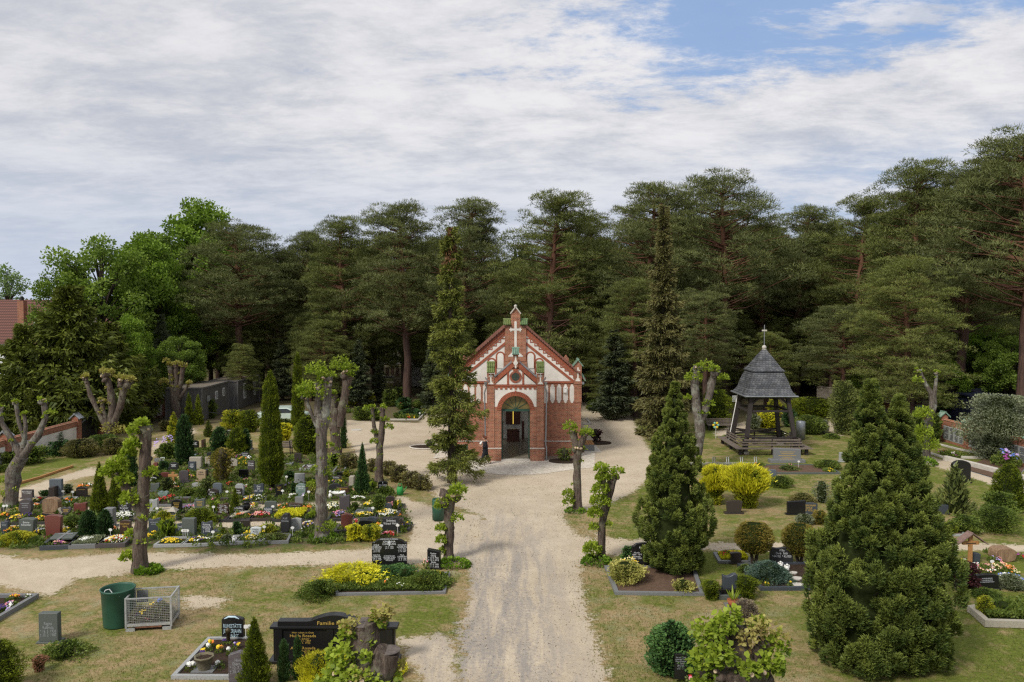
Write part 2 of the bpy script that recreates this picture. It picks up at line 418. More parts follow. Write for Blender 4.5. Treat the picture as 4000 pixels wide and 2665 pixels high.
# the break in the clouds: a long gap high on the right
ax = M('ARCTAN2',X,Y)                                 # azimuth, 0 = along the avenue
el = M('ARCSINE',M('MINIMUM',M('MAXIMUM',Z,-1.0),1.0))
u = M('DIVIDE',M('SUBTRACT',ax,0.33),0.33)
v = M('DIVIDE',M('SUBTRACT',el,M('MULTIPLY_ADD',ax,0.10,0.298)),0.066)
rr = M('SQRT',M('ADD',M('MULTIPLY',u,u),M('MULTIPLY',v,v)))
rr2 = M('ADD',rr,M('MULTIPLY',M('SUBTRACT',dens,0.5),9.5))
nW = noise(4.2,8,0.65,12,0.6,1.2,0.15,21.0)
gap = M('MULTIPLY',MR(rr2,0.45,1.35,0.95,0.0),MR(nW,0.50,0.62,1.0,0.25))
low = M('MULTIPLY',M('MULTIPLY',MR(el,0.03,0.12),MR(el,0.12,0.22,1.0,0.0)),MR(ax,0.1,0.45))
gap = M('ADD',gap,M('MULTIPLY',low,MR(dens,0.42,0.56,0.55,0.0)),clamp=True)
gap = M('ADD',gap,M('MULTIPLY',MR(dens,0.30,0.46,0.35,0.0),MR(el,0.1,0.5,1.0,0.7)),clamp=True)
cov = M('SUBTRACT',1.0,gap)
shade = MR(M('ADD',M('MULTIPLY',nA,0.4),M('MULTIPLY_ADD',nC,0.06,M('MULTIPLY',nB,0.54))),0.38,0.60)
lefty = MR(ax,-0.65,0.2)
shade = M('MULTIPLY',shade,M('MULTIPLY_ADD',lefty,0.2,0.8))
cc = k.N('ShaderNodeMix',data_type='RGBA'); cc.inputs['A'].default_value = (5.3,5.55,6.2,1); cc.inputs['B'].default_value = (8.5,8.4,8.6,1)
k.L(shade,cc.inputs['Factor'])
hz = k.N('ShaderNodeMix',data_type='RGBA'); hz.inputs['B'].default_value = (5.3,6.1,7.5,1)
k.L(MR(el,0.02,0.24,0.75,0.0),hz.inputs['Factor']); k.L(cc.outputs['Result'],hz.inputs['A'])
bl = k.N('ShaderNodeMix',data_type='RGBA',blend_type='MIX'); bl.inputs['Factor'].default_value = 0.72
bl.inputs['B'].default_value = (3.3,4.9,8.0,1); k.L(sky.outputs[0],bl.inputs['A'])
fin = k.N('ShaderNodeMix',data_type='RGBA'); k.L(cov,fin.inputs['Factor']); k.L(bl.outputs['Result'],fin.inputs['A']); k.L(hz.outputs['Result'],fin.inputs['B'])
k.L(fin.outputs['Result'],bg.inputs['Color']); k.L(bg.outputs[0],wo.inputs[0])
sl = bpy.data.lights.new('sun','SUN'); sl.energy = 3.2; sl.angle = rad(13); sl.color = (1.0,0.94,0.84)
so = bpy.data.objects.new('sun',sl); COL.objects.link(so)
sd = Vector((math.sin(SUN_AZ) * math.cos(SUN_EL),math.cos(SUN_AZ) * math.cos(SUN_EL),math.sin(SUN_EL)))
so.rotation_euler = sd.to_track_quat('Z','Y').to_euler(); so.location = sd * 60
S.view_settings.view_transform = 'Standard'; S.view_settings.look = 'None'; S.view_settings.exposure = 0
S.render.engine = 'CYCLES'
S.cycles.use_denoising = False; S.cycles.pixel_filter_type = 'BLACKMAN_HARRIS'; S.cycles.filter_width = 1.3; S.cycles.sample_clamp_indirect = 4
S.cycles.max_bounces = 5; S.cycles.diffuse_bounces = 3; S.cycles.transmission_bounces = 3; S.cycles.transparent_max_bounces = 4
# ------------------------------------------------------------------ ground: lawn and sand paths
def gp(c,pts): return [tuple(g(c,*p))[:2] for p in pts]
SAND = [
 gp('P',[(1780,2900),(1795,2665),(1800,2440),(1832,2360),(1838,2260),(1815,2200),(1700,2205),(1600,2130),(1800,2112),(1858,2094),(1887,2030),(1860,1960),(1780,1930),
         (2240,1900),(2205,1990),(2202,2030),(2261,2094),(2340,2112),(2340,2160),(2290,2185),(2267,2215),(2284,2363),(2354,2567),(2380,2665),(2440,2900)]),
 gp('P',[(1352,1641),(1480,1648),(1640,1652),(1700,1570),(1740,1555),(1770,1640),(2270,1700),(2268,1560),(2285,1520),(2330,1555),(2390,1590),(2450,1565),(2470,1640),(2500,1700),(2545,1770),
         (2560,1850),(2470,1925),(2400,1960),(2330,1985),(2200,2010),(1880,2010),(1720,1960),(1660,1885),(1500,1840),(1420,1800),(1387,1778),(1374,1737),(1349,1705)]),
 gp('P',[(-400,2165),(0,2170),(150,2188),(510,2157),(1000,2166),(1448,2144),(1600,2125),(1830,2110),(1830,2200),(1643,2203),(1448,2204),(1000,2214),(629,2225),(450,2250),(297,2262),(200,2330),(0,2290),(-400,2290)]),
 gp('P',[(1540,1932),(1640,1965),(1740,2000),(1880,2010),(1900,2090),(1700,2150),(1590,2150),(1612,2060),(1590,2000),(1560,1965)]),
 gp('D',[(120,1240),(110,1170),(250,1115),(500,1045),(640,1000),(820,950),(880,1010),(640,1060),(500,1130),(430,1200),(170,1260)]),
 gp('D',[(1330,760),(1420,690),(1500,640),(1700,610),(1720,650),(1560,700),(1430,800),(1340,860)]),
 gp('P',[(-40,2046),(550,2038),(1000,2034),(1500,2026),(1500,2043),(1000,2056),(550,2064),(-40,2066)]),
 gp('P',[(300,1983),(700,1976),(1100,1967),(1400,1960),(1400,1980),(1100,1988),(700,1998),(300,2006)]),
 gp('P',[(2330,2085),(2400,2105),(2800,2120),(3200,2120),(3680,2120),(4000,2129),(4500,2137),(4500,2167),(4000,2153),(3600,2149),(2900,2149),(2600,2150),(2400,2168),(2320,2175)]),
 gp('Q',[(1000,900),(1250,1035),(1420,1085),(1700,1160),(2080,1270),(2400,1360),(2400,1470),(2050,1370),(1850,1290),(1620,1220),(1400,1150),(1230,1095),(950,980)]),
 gp('Q',[(230,735),(300,755),(520,790),(560,765),(660,785),(660,905),(560,880),(480,830),(300,795)]),
 gp('F',[(1680,780),(1850,770),(2100,800),(1990,880),(1800,890),(1690,850)]),
 gp('G',[(1560,1160),(1900,1130),(2080,1180),(2100,1700),(1850,1700),(1600,1300)]),
 gp('T',[(1500,800),(1640,770),(1660,860),(1500,890),(1330,905),(1330,870)]),
]
GREEN = [  # (polygon, amount)
 (gp('D',[(60,900),(850,850),(860,950),(500,1010),(150,1110),(60,1050)]),0.75),
 (gp('G',[(1500,1000),(1640,800),(1950,780),(2080,1000),(1950,1120),(1600,1100)]),0.8),
 (gp('G',[(0,700),(500,600),(1000,860),(1350,860),(1400,1020),(700,1060),(250,900),(0,900)]),0.55),
 (gp('F',[(500,1130),(1200,1110),(1650,1100),(2000,900),(2300,950),(2300,1200),(1500,1500),(200,1565),(300,1300)]),0.55),
 (gp('P',[(2380,2200),(2500,2330),(3100,2330),(3400,2800),(2700,2800),(2420,2450)]),0.5),
 (gp('P',[(3500,2400),(4200,2420),(4300,3000),(3400,3000)]),0.75),
 (gp('P',[(2400,1985),(2600,1960),(3900,1960),(4000,2100),(2700,2095),(2370,2090)]),0.55),
 (gp('P',[(2540,1720),(2900,1700),(3400,1700),(3600,1900),(3700,2000),(2800,1960),(2560,1900)]),0.62),
 (gp('T',[(155,745),(230,760),(240,805),(155,805)]),0.9),
 (gp('X',[(850,606),(1230,610),(1240,640),(860,632)]),0.5),
 (gp('X',[(300,860),(400,880),(380,1040),(250,1060)]),0.5),
]
SOILP = [gp('P',[(-60,2150),(510,2140),(1000,2150),(1400,2120),(1600,2090),(1610,2040),(1570,1960),(1480,1900),(1400,1850),(1250,1780),(1000,1790),(900,1730),(640,1780),(560,1900),(300,1960),(100,1990),(-60,2010)])]
def sdist(px_,py_,poly):
 """signed distance (negative inside) to a polygon"""
 poly = np.array(poly); n = len(poly)
 d = np.full(px_.shape,1e9); ins = np.zeros(px_.shape,bool)
 for i in range(n):
  a,b = poly[i],poly[(i + 1) % n]
  e = b - a; wx,wy = px_ - a[0],py_ - a[1]
  t = np.clip((wx * e[0] + wy * e[1]) / max(e @ e,1e-9),0,1)
  d = np.minimum(d,(wx - e[0] * t) ** 2 + (wy - e[1] * t) ** 2)
  c1 = (a[1] <= py_) & (b[1] > py_); c2 = (a[1] > py_) & (b[1] <= py_)
  s = e[0] * wy - e[1] * wx
  ins ^= (c1 & (s > 0)) | (c2 & (s < 0))
 d = np.sqrt(d)
 return np.where(ins,-d,d)
def ground_material():
 m,k = new_mat('sand_and_grass')
 tc = k.N('ShaderNodeTexCoord')
 def at(n): return k.N('ShaderNodeAttribute',attribute_name=n).outputs['Fac']
 def M(op,a,b=None,c=None,clamp=False):
  n = k.N('ShaderNodeMath',operation=op,use_clamp=clamp)
  for i,v in enumerate((a,b,c)):
   if v is None: continue
   if isinstance(v,(int,float)): n.inputs[i].default_value = v
   else: k.L(v,n.inputs[i])
  return n.outputs[0]
 def nz(s,d=6.0,r=0.65,stretch=None,dist=0.0):
  src = tc.outputs['Object']
  if stretch:
   mp = k.N('ShaderNodeMapping'); mp.inputs['Scale'].default_value = stretch; k.L(src,mp.inputs[0]); src = mp.outputs[0]
  n = k.N('ShaderNodeTexNoise',i_Scale=s,i_Detail=d,i_Roughness=r,i_Distortion=dist); k.L(src,n.inputs['Vector']); return n.outputs['Fac']
 def MR(v,a,b,c=0.0,d=1.0):
  n = k.N('ShaderNodeMapRange',i_1=a,i_2=b,i_3=c,i_4=d); k.L(v,n.inputs[0]); return n.outputs[0]
 def mix(f,a,b,typ='MIX'):
  n = k.N('ShaderNodeMix',data_type='RGBA',blend_type=typ)
  for nm,v in (('Factor',f),('A',a),('B',b)):
   if isinstance(v,tuple): n.inputs[nm].default_value = rgba(v)
   elif isinstance(v,(int,float)): n.inputs[nm].default_value = v
   else: k.L(v,n.inputs[nm])
  return n.outputs['Result']
 big,mid,fine,vfine = nz(0.45),nz(2.2,8,0.7),nz(9.0,6,0.7),nz(34.0,4,0.75)
 p = M('ADD',at('path'),M('ADD',M('MULTIPLY',M('SUBTRACT',mid,0.5),1.5),M('MULTIPLY',M('SUBTRACT',fine,0.5),1.3)))
 pm = MR(p,0.42,0.58)
 # sand, with grit, tyre streaks along the avenue and damp grey patches
 sand = mix(MR(big,0.3,0.7),(0.46,0.385,0.28),(0.58,0.50,0.385))
 sand = mix(MR(mid,0.45,0.75,0.0,0.5),sand,(0.37,0.30,0.225))
 strk = nz(1.0,6,0.7,(2.3,0.28,1),0.6)
 grey = M('MULTIPLY',at('wear'),MR(M('ADD',M('MULTIPLY',strk,0.6),M('MULTIPLY',fine,0.4)),0.42,0.56))
 sand = mix(M('MULTIPLY',grey,0.85),sand,(0.27,0.25,0.235))
 sand = mix(MR(vfine,0.54,0.68,0.0,0.45),sand,(0.19,0.16,0.13))
 sand = mix(MR(vfine,0.25,0.40,0.35,0.0),sand,(0.68,0.60,0.48))
 dry = mix(MR(fine,0.3,0.7),(0.23,0.165,0.08),(0.42,0.32,0.18))
 grn = mix(MR(fine,0.3,0.7),(0.065,0.090,0.014),(0.185,0.215,0.04))
 gf = M('ADD',at('green'),M('ADD',M('MULTIPLY',M('SUBTRACT',mid,0.5),1.9),M('MULTIPLY',M('SUBTRACT',big,0.5),1.6)))
 grass = mix(MR(gf,0.3,0.75),dry,grn)
 bare = M('MULTIPLY',MR(nz(1.1,8,0.72),0.52,0.66),MR(at('green'),0.65,0.35))
 grass = mix(M('MULTIPLY',bare,0.85),grass,(0.50,0.42,0.31))
 grass = mix(MR(vfine,0.5,0.72,0.0,0.55),grass,(0.05,0.05,0.018))
 earth = mix(MR(fine,0.35,0.65),(0.055,0.045,0.028),(0.17,0.12,0.08))
 weed = mix(MR(vfine,0.4,0.6),(0.03,0.055,0.012),(0.10,0.14,0.035))
 earth = mix(MR(mid,0.42,0.55),earth,weed)
 grass = mix(at('soil'),grass,earth)
 litter = mix(MR(fine,0.3,0.7),(0.06,0.055,0.03),(0.17,0.14,0.085))
 grass = mix(at('litter'),grass,litter)
 col = mix(pm,grass,sand)
 b = k.N('ShaderNodeBsdfPrincipled',i_Roughness=0.95); b.inputs['Specular IOR Level'].default_value = 0.1
 k.L(col,b.inputs['Base Color'])
 bp = k.N('ShaderNodeBump',i_Strength=0.6,i_Distance=0.05)
 k.L(M('ADD',M('MULTIPLY',vfine,0.5),M('ADD',fine,M('MULTIPLY',mid,1.2))),bp.inputs['Height']); k.L(bp.outputs[0],b.inputs['Normal'])
 k.L(b.outputs[0],k.out.inputs[0])
 return m
gmat = ground_material()
x0,x1,y0,y1,st = -50.0,52.0,12.5,78.0,0.17
nx,ny = int((x1 - x0) / st),int((y1 - y0) / st)
gx,gy = np.meshgrid(np.linspace(x0,x1,nx + 1),np.linspace(y0,y1,ny + 1))
gx,gy = gx.ravel(),gy.ravel()
dmin = np.full(gx.shape,1e9)
for P_ in SAND: dmin = np.minimum(dmin,sdist(gx,gy,P_))
a_path = np.clip(0.5 - dmin / 1.1,0,1)
a_green = np.full(gx.shape,0.48); a_green[gx > 4] = 0.72
for P_,amt in GREEN:
 f = np.clip(0.5 - sdist(gx,gy,P_) / 1.6,0,1); a_green = a_green * (1 - f) + amt * f
a_soil = np.zeros(gx.shape)
for P_ in SOILP: a_soil = np.maximum(a_soil,np.clip(0.5 - sdist(gx,gy,P_) / 1.0,0,1))
a_lit = np.clip((gy - 60.0 + 2.0 * np.sin(gx * 0.4)) / 5,0,1) * 0.9
a_lit = np.maximum(a_lit,np.clip((np.abs(gx + 0.5) - 31.5) / 2,0,1) * 0.8)
a_wear = np.clip(1.4 - np.abs(gx + 0.4) / 2.2,0,1) * np.clip((42 - gy) / 14,0,1)
gz = 0.05 * np.sin(gx * 0.35) * np.cos(gy * 0.27) * np.clip((np.abs(gx) - 5) / 4,0,1) * np.clip((40 - gy) / 8,0,1)
V = np.stack([gx,gy,gz * 0.4],1)
ii = np.arange(nx * ny); r_,c_ = ii // nx,ii % nx
q = r_ * (nx + 1) + c_
F = np.stack([q,q + 1,q + nx + 2,q + nx + 1],1)
isp = a_path[F].mean(1) > 0.5
def sheet(name,sel):
 Fs = F[sel]; used = np.unique(Fs); rm = np.zeros(len(V),np.int64); rm[used] = np.arange(len(used))
 o = np_mesh(name,V[used],rm[Fs],gmat)
 for an,arr in (('path',a_path),('green',a_green),('soil',a_soil),('litter',a_lit),('wear',a_wear)):
  at = o.data.attributes.new(an,'FLOAT','POINT'); at.data.foreach_set('value',arr[used].astype(np.float32))
 return tag(o,kind='structure')
sheet('lawn',~isp)
sheet('sand_path',isp)
forest_floor = mat_plain('forest_floor',(0.06,0.055,0.03),0.95,0.5,1.2,0.5,col2=(0.17,0.145,0.08),spec=0.05)
o = np_mesh('ground',[(-900,-60,-0.04),(900,-60,-0.04),(900,1500,-0.04),(-900,1500,-0.04)],[(0,1,2,3)],forest_floor); tag(o,kind='structure')
far_lawn = mat_plain('far_lawn',(0.13,0.15,0.035),0.95,0.3,1.5,0.5,col2=(0.30,0.26,0.11),spec=0.05)
for c_,pts in (('X',[(640,30),(860,30),(880,78),(640,78)]),('X',[(760,92),(890,92),(905,205),(770,205)]),('Q',[(30,400),(460,400),(660,465),(660,515),(30,450)])):
 P_ = [g(c_,*p) for p in pts]
 o = np_mesh('clearing',[(p.x,p.y,0.02) for p in P_],[(0,1,2,3)],far_lawn); tag(o,kind='structure')
# cobbled apron in front of the chapel
cob,kk = new_mat('cobbles')
tc = kk.N('ShaderNodeTexCoord'); vo = kk.N('ShaderNodeTexVoronoi',i_Scale=7.0); kk.L(tc.outputs['Object'],vo.inputs['Vector'])
ve = kk.N('ShaderNodeTexVoronoi',feature='DISTANCE_TO_EDGE',i_Scale=7.0); kk.L(tc.outputs['Object'],ve.inputs['Vector'])
bw = kk.N('ShaderNodeRGBToBW'); kk.L(vo.outputs['Color'],bw.inputs[0])
mx = kk.N('ShaderNodeMix',data_type='RGBA'); mx.inputs['A'].default_value = (0.46,0.41,0.33,1); mx.inputs['B'].default_value = (0.72,0.67,0.58,1); kk.L(bw.outputs[0],mx.inputs['Factor'])
er = kk.N('ShaderNodeMapRange',i_1=0.0,i_2=0.06,i_3=0.6,i_4=1.0); kk.L(ve.outputs['Distance'],er.inputs[0])
mm = kk.N('ShaderNodeMix',data_type='RGBA',blend_type='MULTIPLY'); mm.inputs['Factor'].default_value = 1; kk.L(mx.outputs['Result'],mm.inputs['A']); kk.L(er.outputs[0],mm.inputs['B'])
bs = kk.N('ShaderNodeBsdfPrincipled',i_Roughness=0.85); kk.L(mm.outputs['Result'],bs.inputs['Base Color'])
bp = kk.N('ShaderNodeBump',i_Strength=0.6,i_Distance=0.02); kk.L(ve.outputs['Distance'],bp.inputs['Height']); kk.L(bp.outputs[0],bs.inputs['Normal']); kk.L(bs.outputs[0],kk.out.inputs[0])
def sheetpoly(name,pts,z,mat,kind='structure'):
 m = MB(); n = len(pts)
 m.add([(p[0],p[1],z) for p in pts],[tuple(range(n))])
 o = m.build(name,mat);
 if o.data.polygons[0].normal.z < 0: o.data.flip_normals()
 return tag(o,kind=kind)
apron = [g('K',x,y) for x,y in ((480,1345),(500,1400),(620,1440),(760,1466),(900,1480),(1010,1482),(1120,1480),(1250,1470),(1400,1446),(1612,1424))]
apron = [(p.x,p.y) for p in apron] + [(5.3,50.5),(5.3,53.5),(-4.9,53.5),(-4.9,48.9)]
sheetpoly('cobble_pavement',apron,0.012,cob)
bp_ = [g('K',*p) for p in ((1535,1310),(1668,1310),(1615,1248),(1520,1250))]
sheetpoly('cobble_pavement',[(p.x,p.y) for p in bp_],0.010,cob)
# low kerbs along beds and paths
def kerb_line(pts,label,mat=stone_light,w_=0.12,h=0.13):
 m = MB()
 for a,b in zip(pts[:-1],pts[1:]):
  a,b = Vector(a),Vector(b); m.bar((a.x,a.y,h / 2),(b.x,b.y,h / 2),w_,h)
 o = m.build('kerb',mat,bevel=0.01); return tag(o,label,'kerb')
kerb_line([g('D',160,1105),g('D',350,1052),g('D',500,1000),g('D',635,955)],'low timber edging between the green strip and the left sand path',wood_tan)
kerb_line([g('Q',1270,1025),g('Q',1400,1055),g('Q',1545,1103)],'thin stone kerb running past the foot of the right pollard lime')
kerb_line([g('Q',1545,1118),g('Q',1770,1172),g('Q',2090,1255),g('Q',2300,1310)],'thick pale stone kerb along the right wall path',stone_light,0.3,0.3)
kerb_line([g('Q',1690,1100),g('Q',1890,1105)],'short grey kerb in front of the inscribed brick wall',stone_light,0.15,0.15)
kerb_line([g('Q',1500,985),g('Q',1680,1030),g('Q',1840,1062)],'grey kerb of the planted strip under the inscribed slabs',stone_light,0.12,0.12)
kerb_line([g('X',830,603),g('X',1205,603),g('X',1290,520),g('X',1400,410)],'pale kerb round the red flower bed left of the chapel')
kerb_line([g('T',155,808),g('T',240,806),g('T',205,762)],'small kerb round the grass patch right of the chapel')
# ------------------------------------------------------------------ the brick chapel
CX,PY,FY = 0.22,48.2,49.6          # axis, porch front, gable front
chapel = thing('chapel','small red brick chapel with white plaster panels, stepped gable cross and green tile caps','chapel',(CX,PY,0))
W2,LEN = 4.06,12.0
fy = FY - PY                            # gable wall front in chapel coordinates
def arc(cx,cz,r,a0,a1,n):
 return [(cx + r * math.cos(rad(a0 + (a1 - a0) * i / n)),cz + r * math.sin(rad(a0 + (a1 - a0) * i / n))) for i in range(n + 1)]
SL = math.tan(rad(41.2)); RIDGE = 8.45
# walls: gable wall, side walls with unseen window holes widened to brighten the inside, rear wall
m = MB()
eave = RIDGE - W2 * SL
m.prism([(-W2,0),(-1.0,0),(-1.0,3.9),(-W2,3.9)],fy,fy + 0.35)
m.prism([(1.0,0),(W2,0),(W2,3.9),(1.0,3.9)],fy,fy + 0.35)
m.prism([(-W2,3.9),(W2,3.9),(W2,eave),(0,RIDGE),(-W2,eave)],fy,fy + 0.35)
m.build('gable_wall',brickX,chapel)
m = MB(); m.prism([(-W2,0),(W2,0),(W2,eave),(0,RIDGE),(-W2,eave)],fy + LEN - 0.35,fy + LEN)
m.build('rear_wall',brickX,chapel)
for s in (-1,1):
 m = MB()
 xa,xb = sorted((s * W2,s * (W2 - 0.35)))
 ya,yb = fy + 0.35,fy + LEN - 0.35
 m.box(xa,ya,0,xb,yb,0.7); m.box(xa,ya,4.1,xb,yb,eave - 0.02)
 edges = [ya,fy + 0.8,fy + 3.0,fy + 3.6,fy + 6.7,fy + 8.0,fy + 10.5,yb]
 for i in range(0,8,2): m.box(xa,edges[i],0.7,xb,edges[i + 1],4.1)
 m.build('side_wall',brickY,chapel)
# roof slopes with pantile ribs, slightly proud of the gable
for s in (-1,1):
 m = MB()
 n = Vector((s * math.sin(rad(41.2)),0,math.cos(rad(41.2))))
 a0 = Vector((0,0,RIDGE + 0.10)); b0 = Vector((s * (W2 + 0.25),0,RIDGE + 0.10 - (W2 + 0.25) * SL))
 for (y_a,y_b,th) in ((fy + 0.02,fy + LEN + 0.15,0.12),):
  vs = []
  for y in (y_a,y_b):
   for p in (a0,b0):
    for t in (0,th): vs.append((p.x + n.x * t,y,p.z + n.z * t))
  m.add(vs,[(0,2,3,1),(4,5,7,6),(0,4,6,2),(1,3,7,5),(2,6,7,3),(0,1,5,4)])
 L_ = (b0 - a0).length; d = (b0 - a0).normalized()
 cnt = 27
 for i in range(cnt):                                 # verge tiles stepping down the gable edge
  if i > 23: continue
  p = a0 + d * (0.75 + (L_ - 0.75) * i / cnt) + n * 0.16
  q = a0 + d * (0.75 + (L_ - 0.75) * (i + 0.86) / cnt) + n * 0.12
  m.bar((p.x,fy - 0.05,p.z),(q.x,fy - 0.05,q.z),0.34,0.10,up=n)
 for i in range(34):
  y = fy + 0.3 + i * 0.345
  m.bar((a0.x + n.x * 0.14,y,a0.z + n.z * 0.14),(b0.x + n.x * 0.14,y,b0.z + n.z * 0.14),0.14,0.06,up=n)
 m.build('roof',tile_red,chapel)
m = MB(); m.tube([(0,fy + 0.6,RIDGE + 0.24),(0,fy + LEN + 0.1,RIDGE + 0.24)],0.13,8); m.build('ridge',tile_red,chapel)
# plaster panels and brick trim on the gable, a few mm proud of the wall
gp_,tr = MB(),MB()
yf = fy - 0.004
l2 = lambda x: 7.0 - (abs(x) - 0.65) * 0.80             # lower brick band
l3 = lambda x: 7.62 - (abs(x) - 0.65) * 0.862           # upper brick band
for s in (-1,1):
 # white field under the rake
 xs0,xs1 = 0.68,3.62
 poly = [(s * 0.68,4.74),(s * 3.47,4.74),(s * 0.68,l2(0.68))]
 gp_.prism(poly,yf - 0.012,fy + 0.05)
 # white zigzag band between two brick bands
 gp_.prism([(s * 0.66,l2(0.66) + 0.18),(s * 3.70,l2(3.70) + 0.18),(s * 3.70,l3(3.70) + 0.02),(s * 0.66,l3(0.66) + 0.02)],yf - 0.010,fy + 0.05)
 tr.prism([(s * 0.66,l2(0.66)),(s * 3.66,l2(3.66)),(s * 3.66,l2(3.66) + 0.20),(s * 0.66,l2(0.66) + 0.20)],yf - 0.05,fy + 0.05)
 for (o0,o1,pr) in ((0.0,0.13,0.05),(0.15,0.28,0.08),(0.28,0.40,0.05)):
  tr.prism([(s * 0.66,l3(0.66) + o0),(s * 3.68,l3(3.68) + o0),(s * 3.68,l3(3.68) + o1),(s * 0.66,l3(0.66) + o1)],yf - pr,fy + 0.05)
 gp_.prism([(s * 0.66,l3(0.66) + 0.12),(s * 3.68,l3(3.68) + 0.12),(s * 3.68,l3(3.68) + 0.16),(s * 0.66,l3(0.66) + 0.16)],yf - 0.04,fy + 0.05)
 x = 0.68
 while x < 3.5:                                      # stepped brick zigzag
  zm = lambda q: (l2(q) + 0.20 + l3(q)) / 2 + 0.02
  xa_,xb_ = sorted((s * x,s * (x + 0.27))); tr.box(xa_,yf - 0.035,zm(x) - 0.03,xb_,fy + 0.02,zm(x) + 0.03)
  xa_,xb_ = sorted((s * (x + 0.22),s * (x + 0.27))); tr.box(xa_,yf - 0.034,zm(x + 0.27) - 0.03,xb_,fy + 0.02,zm(x) - 0.03)
  x += 0.27
 # arched niches beside the pier
 for (xc,z0,zt,r) in ((0.94,5.55,6.50,0.195),(1.48,5.0,6.10,0.195)):
  out = [(s * xc - r - 0.10,z0)] + [(a,b) for a,b in arc(s * xc,zt - r,r + 0.10,180,0,14)] + [(s * xc + r + 0.10,z0)]
  tr.prism(out,yf - 0.05,fy + 0.02)
  inn = [(s * xc - r,z0 - 0.01)] + arc(s * xc,zt - r,r,180,0,14) + [(s * xc + r,z0 - 0.01)]
  gp_.prism(inn,yf - 0.056,fy + 0.02)
 # string course
 tr.box(min(s * 1.7,s * W2),fy - 0.06,4.62,max(s * 1.7,s * W2),fy + 0.05,4.73)
 # row of stepped lancet panels
 for xc in (1.93,2.31,2.72,3.125,3.53):
  h = 0.145
  if xc < 2: pts = [(xc - .14,3.37),(xc + .06,3.37),(xc + .06,3.46),(xc + .11,3.46),(xc + .11,4.45),(xc + .06,4.45),(xc + .06,4.54),(xc - .14,4.54)]
  else: pts = [(xc - .06,3.37),(xc + .06,3.37),(xc + .06,3.45),(xc + .105,3.45),(xc + .105,3.54),(xc + h,3.54),(xc + h,4.37),(xc + .105,4.37),(xc + .105,4.46),(xc + .06,4.46),
                   (xc + .06,4.54),(xc - .06,4.54),(xc - .06,4.46),(xc - .105,4.46),(xc - .105,4.37),(xc - h,4.37),(xc - h,3.54),(xc - .105,3.54),(xc - .105,3.45),(xc - .06,3.45)]
  gp_.prism([(s * a,b) for a,b in pts],yf - 0.006,fy + 0.03)
gp_.build('plaster_panel',plaster,chapel)
tr.build('brick_trim',brick_red,chapel)
m = MB()
for s in (-1,1): pl = MB(); pl.box(min(s * 1.72,s * W2),fy - 0.045,0.0,max(s * 1.72,s * W2),fy + 0.02,0.95); pl.build('plinth',brickX,chapel); m.box(min(s * 1.72,s * W2),fy - 0.07,0.95,max(s * 1.72,s * W2),fy + 0.02,1.0)
m.build('stone_band',stone_light,chapel)
def tile_cap(cx,zb,zt,w_,y_front,depth,mat,rows=1,name='tile_cap'):
 """small saddle roof: ribbed slope falling to the front and one to the back, ridge across"""
 m = MB()
 yr = y_front + depth
 m.prism([(cx - w_ / 2,zt - 0.03),(cx + w_ / 2,zt - 0.03),(cx + w_ / 2,zt + 0.01),(cx - w_ / 2,zt + 0.01)],yr - 0.07,yr + 0.07)
 m.tube([(cx - w_ / 2 - 0.02,yr,zt + 0.01),(cx + w_ / 2 + 0.02,yr,zt + 0.01)],0.075,8)
 for sg in (-1,1):
  for r_ in range(rows):
   f0,f1 = r_ / rows,(r_ + 1) / rows
   a = Vector((cx,yr + sg * depth * f0,zt + (zb - zt) * f0 + (0.03 if r_ else 0) * 0)); b = Vector((cx,yr + sg * depth * f1 * 1.0,zt + (zb - zt) * f1 + 0.03))
   m.bar(a,b,w_,0.04,up=(0,sg,1.0))
   nt = max(3,int(w_ / 0.105))
   for i in range(nt):
    x = cx - w_ / 2 + w_ * (i + 0.5) / nt
    m.tube([(x,a.y,a.z + 0.02),(x,b.y + sg * 0.02,b.z + 0.03)],0.042,6)
 return m.build(name,mat,chapel)
# central gable pier with its cross
m = MB()
m.prism([(-0.66,6.0),(0.66,6.0),(0.66,8.2),(0.29,8.2),(0.29,8.98),(-0.29,8.98),(-0.29,8.2),(-0.66,8.2)],fy - 0.14,fy + 0.5)
m.prism([(-0.76,5.6),(0.76,5.6),(0.68,6.1),(-0.68,6.1)],fy - 0.12,fy + 0.4)
m.prism([(-0.29,8.98),(0.29,8.98),(0,9.32)],fy - 0.10,fy + 0.4)
m.build('gable_pier',brickX,chapel)
m = MB()
m.bar((-0.33,fy + 0.12,8.95),(0.0,fy + 0.12,9.38),0.62,0.07,up=(-0.7,0,0.7)); m.bar((0.33,fy + 0.12,8.95),(0.0,fy + 0.12,9.38),0.62,0.07,up=(0.7,0,0.7))
m.blob((0,fy - 0.12,9.42),0.10,0,8,6); m.blob((0,fy + 0.3,9.42),0.10,0,8,6)
m.build('pier_cap',stone_light,chapel)
for s in (-1,1): tile_cap(s * 0.52,8.22,8.58,0.46,fy - 0.30,0.42,tile_green if s < 0 else tile_dark)
m = MB()
yc = fy - 0.155
m.prism([(-0.075,6.62),(0.075,6.62),(0.075,8.42)] + arc(0,8.42,0.075,0,180,6)[1:],yc,fy)
m.box(-0.34,yc - 0.003,7.90,0.34,fy,8.03)
for s in (-1,1): m.box(min(s * 0.25,s * 0.33),yc - 0.006,7.84,max(s * 0.25,s * 0.33),fy,8.09); m.box(min(s * 0.33,s * 0.40),yc,7.93,max(s * 0.33,s * 0.40),fy,8.00)
for i,hw in enumerate((0.46,0.38,0.30,0.23)): m.box(-hw,yc - 0.001 * i,6.28 + i * 0.075,hw,fy - 0.12,6.355 + i * 0.075)
m.build('gable_cross',plaster,chapel)
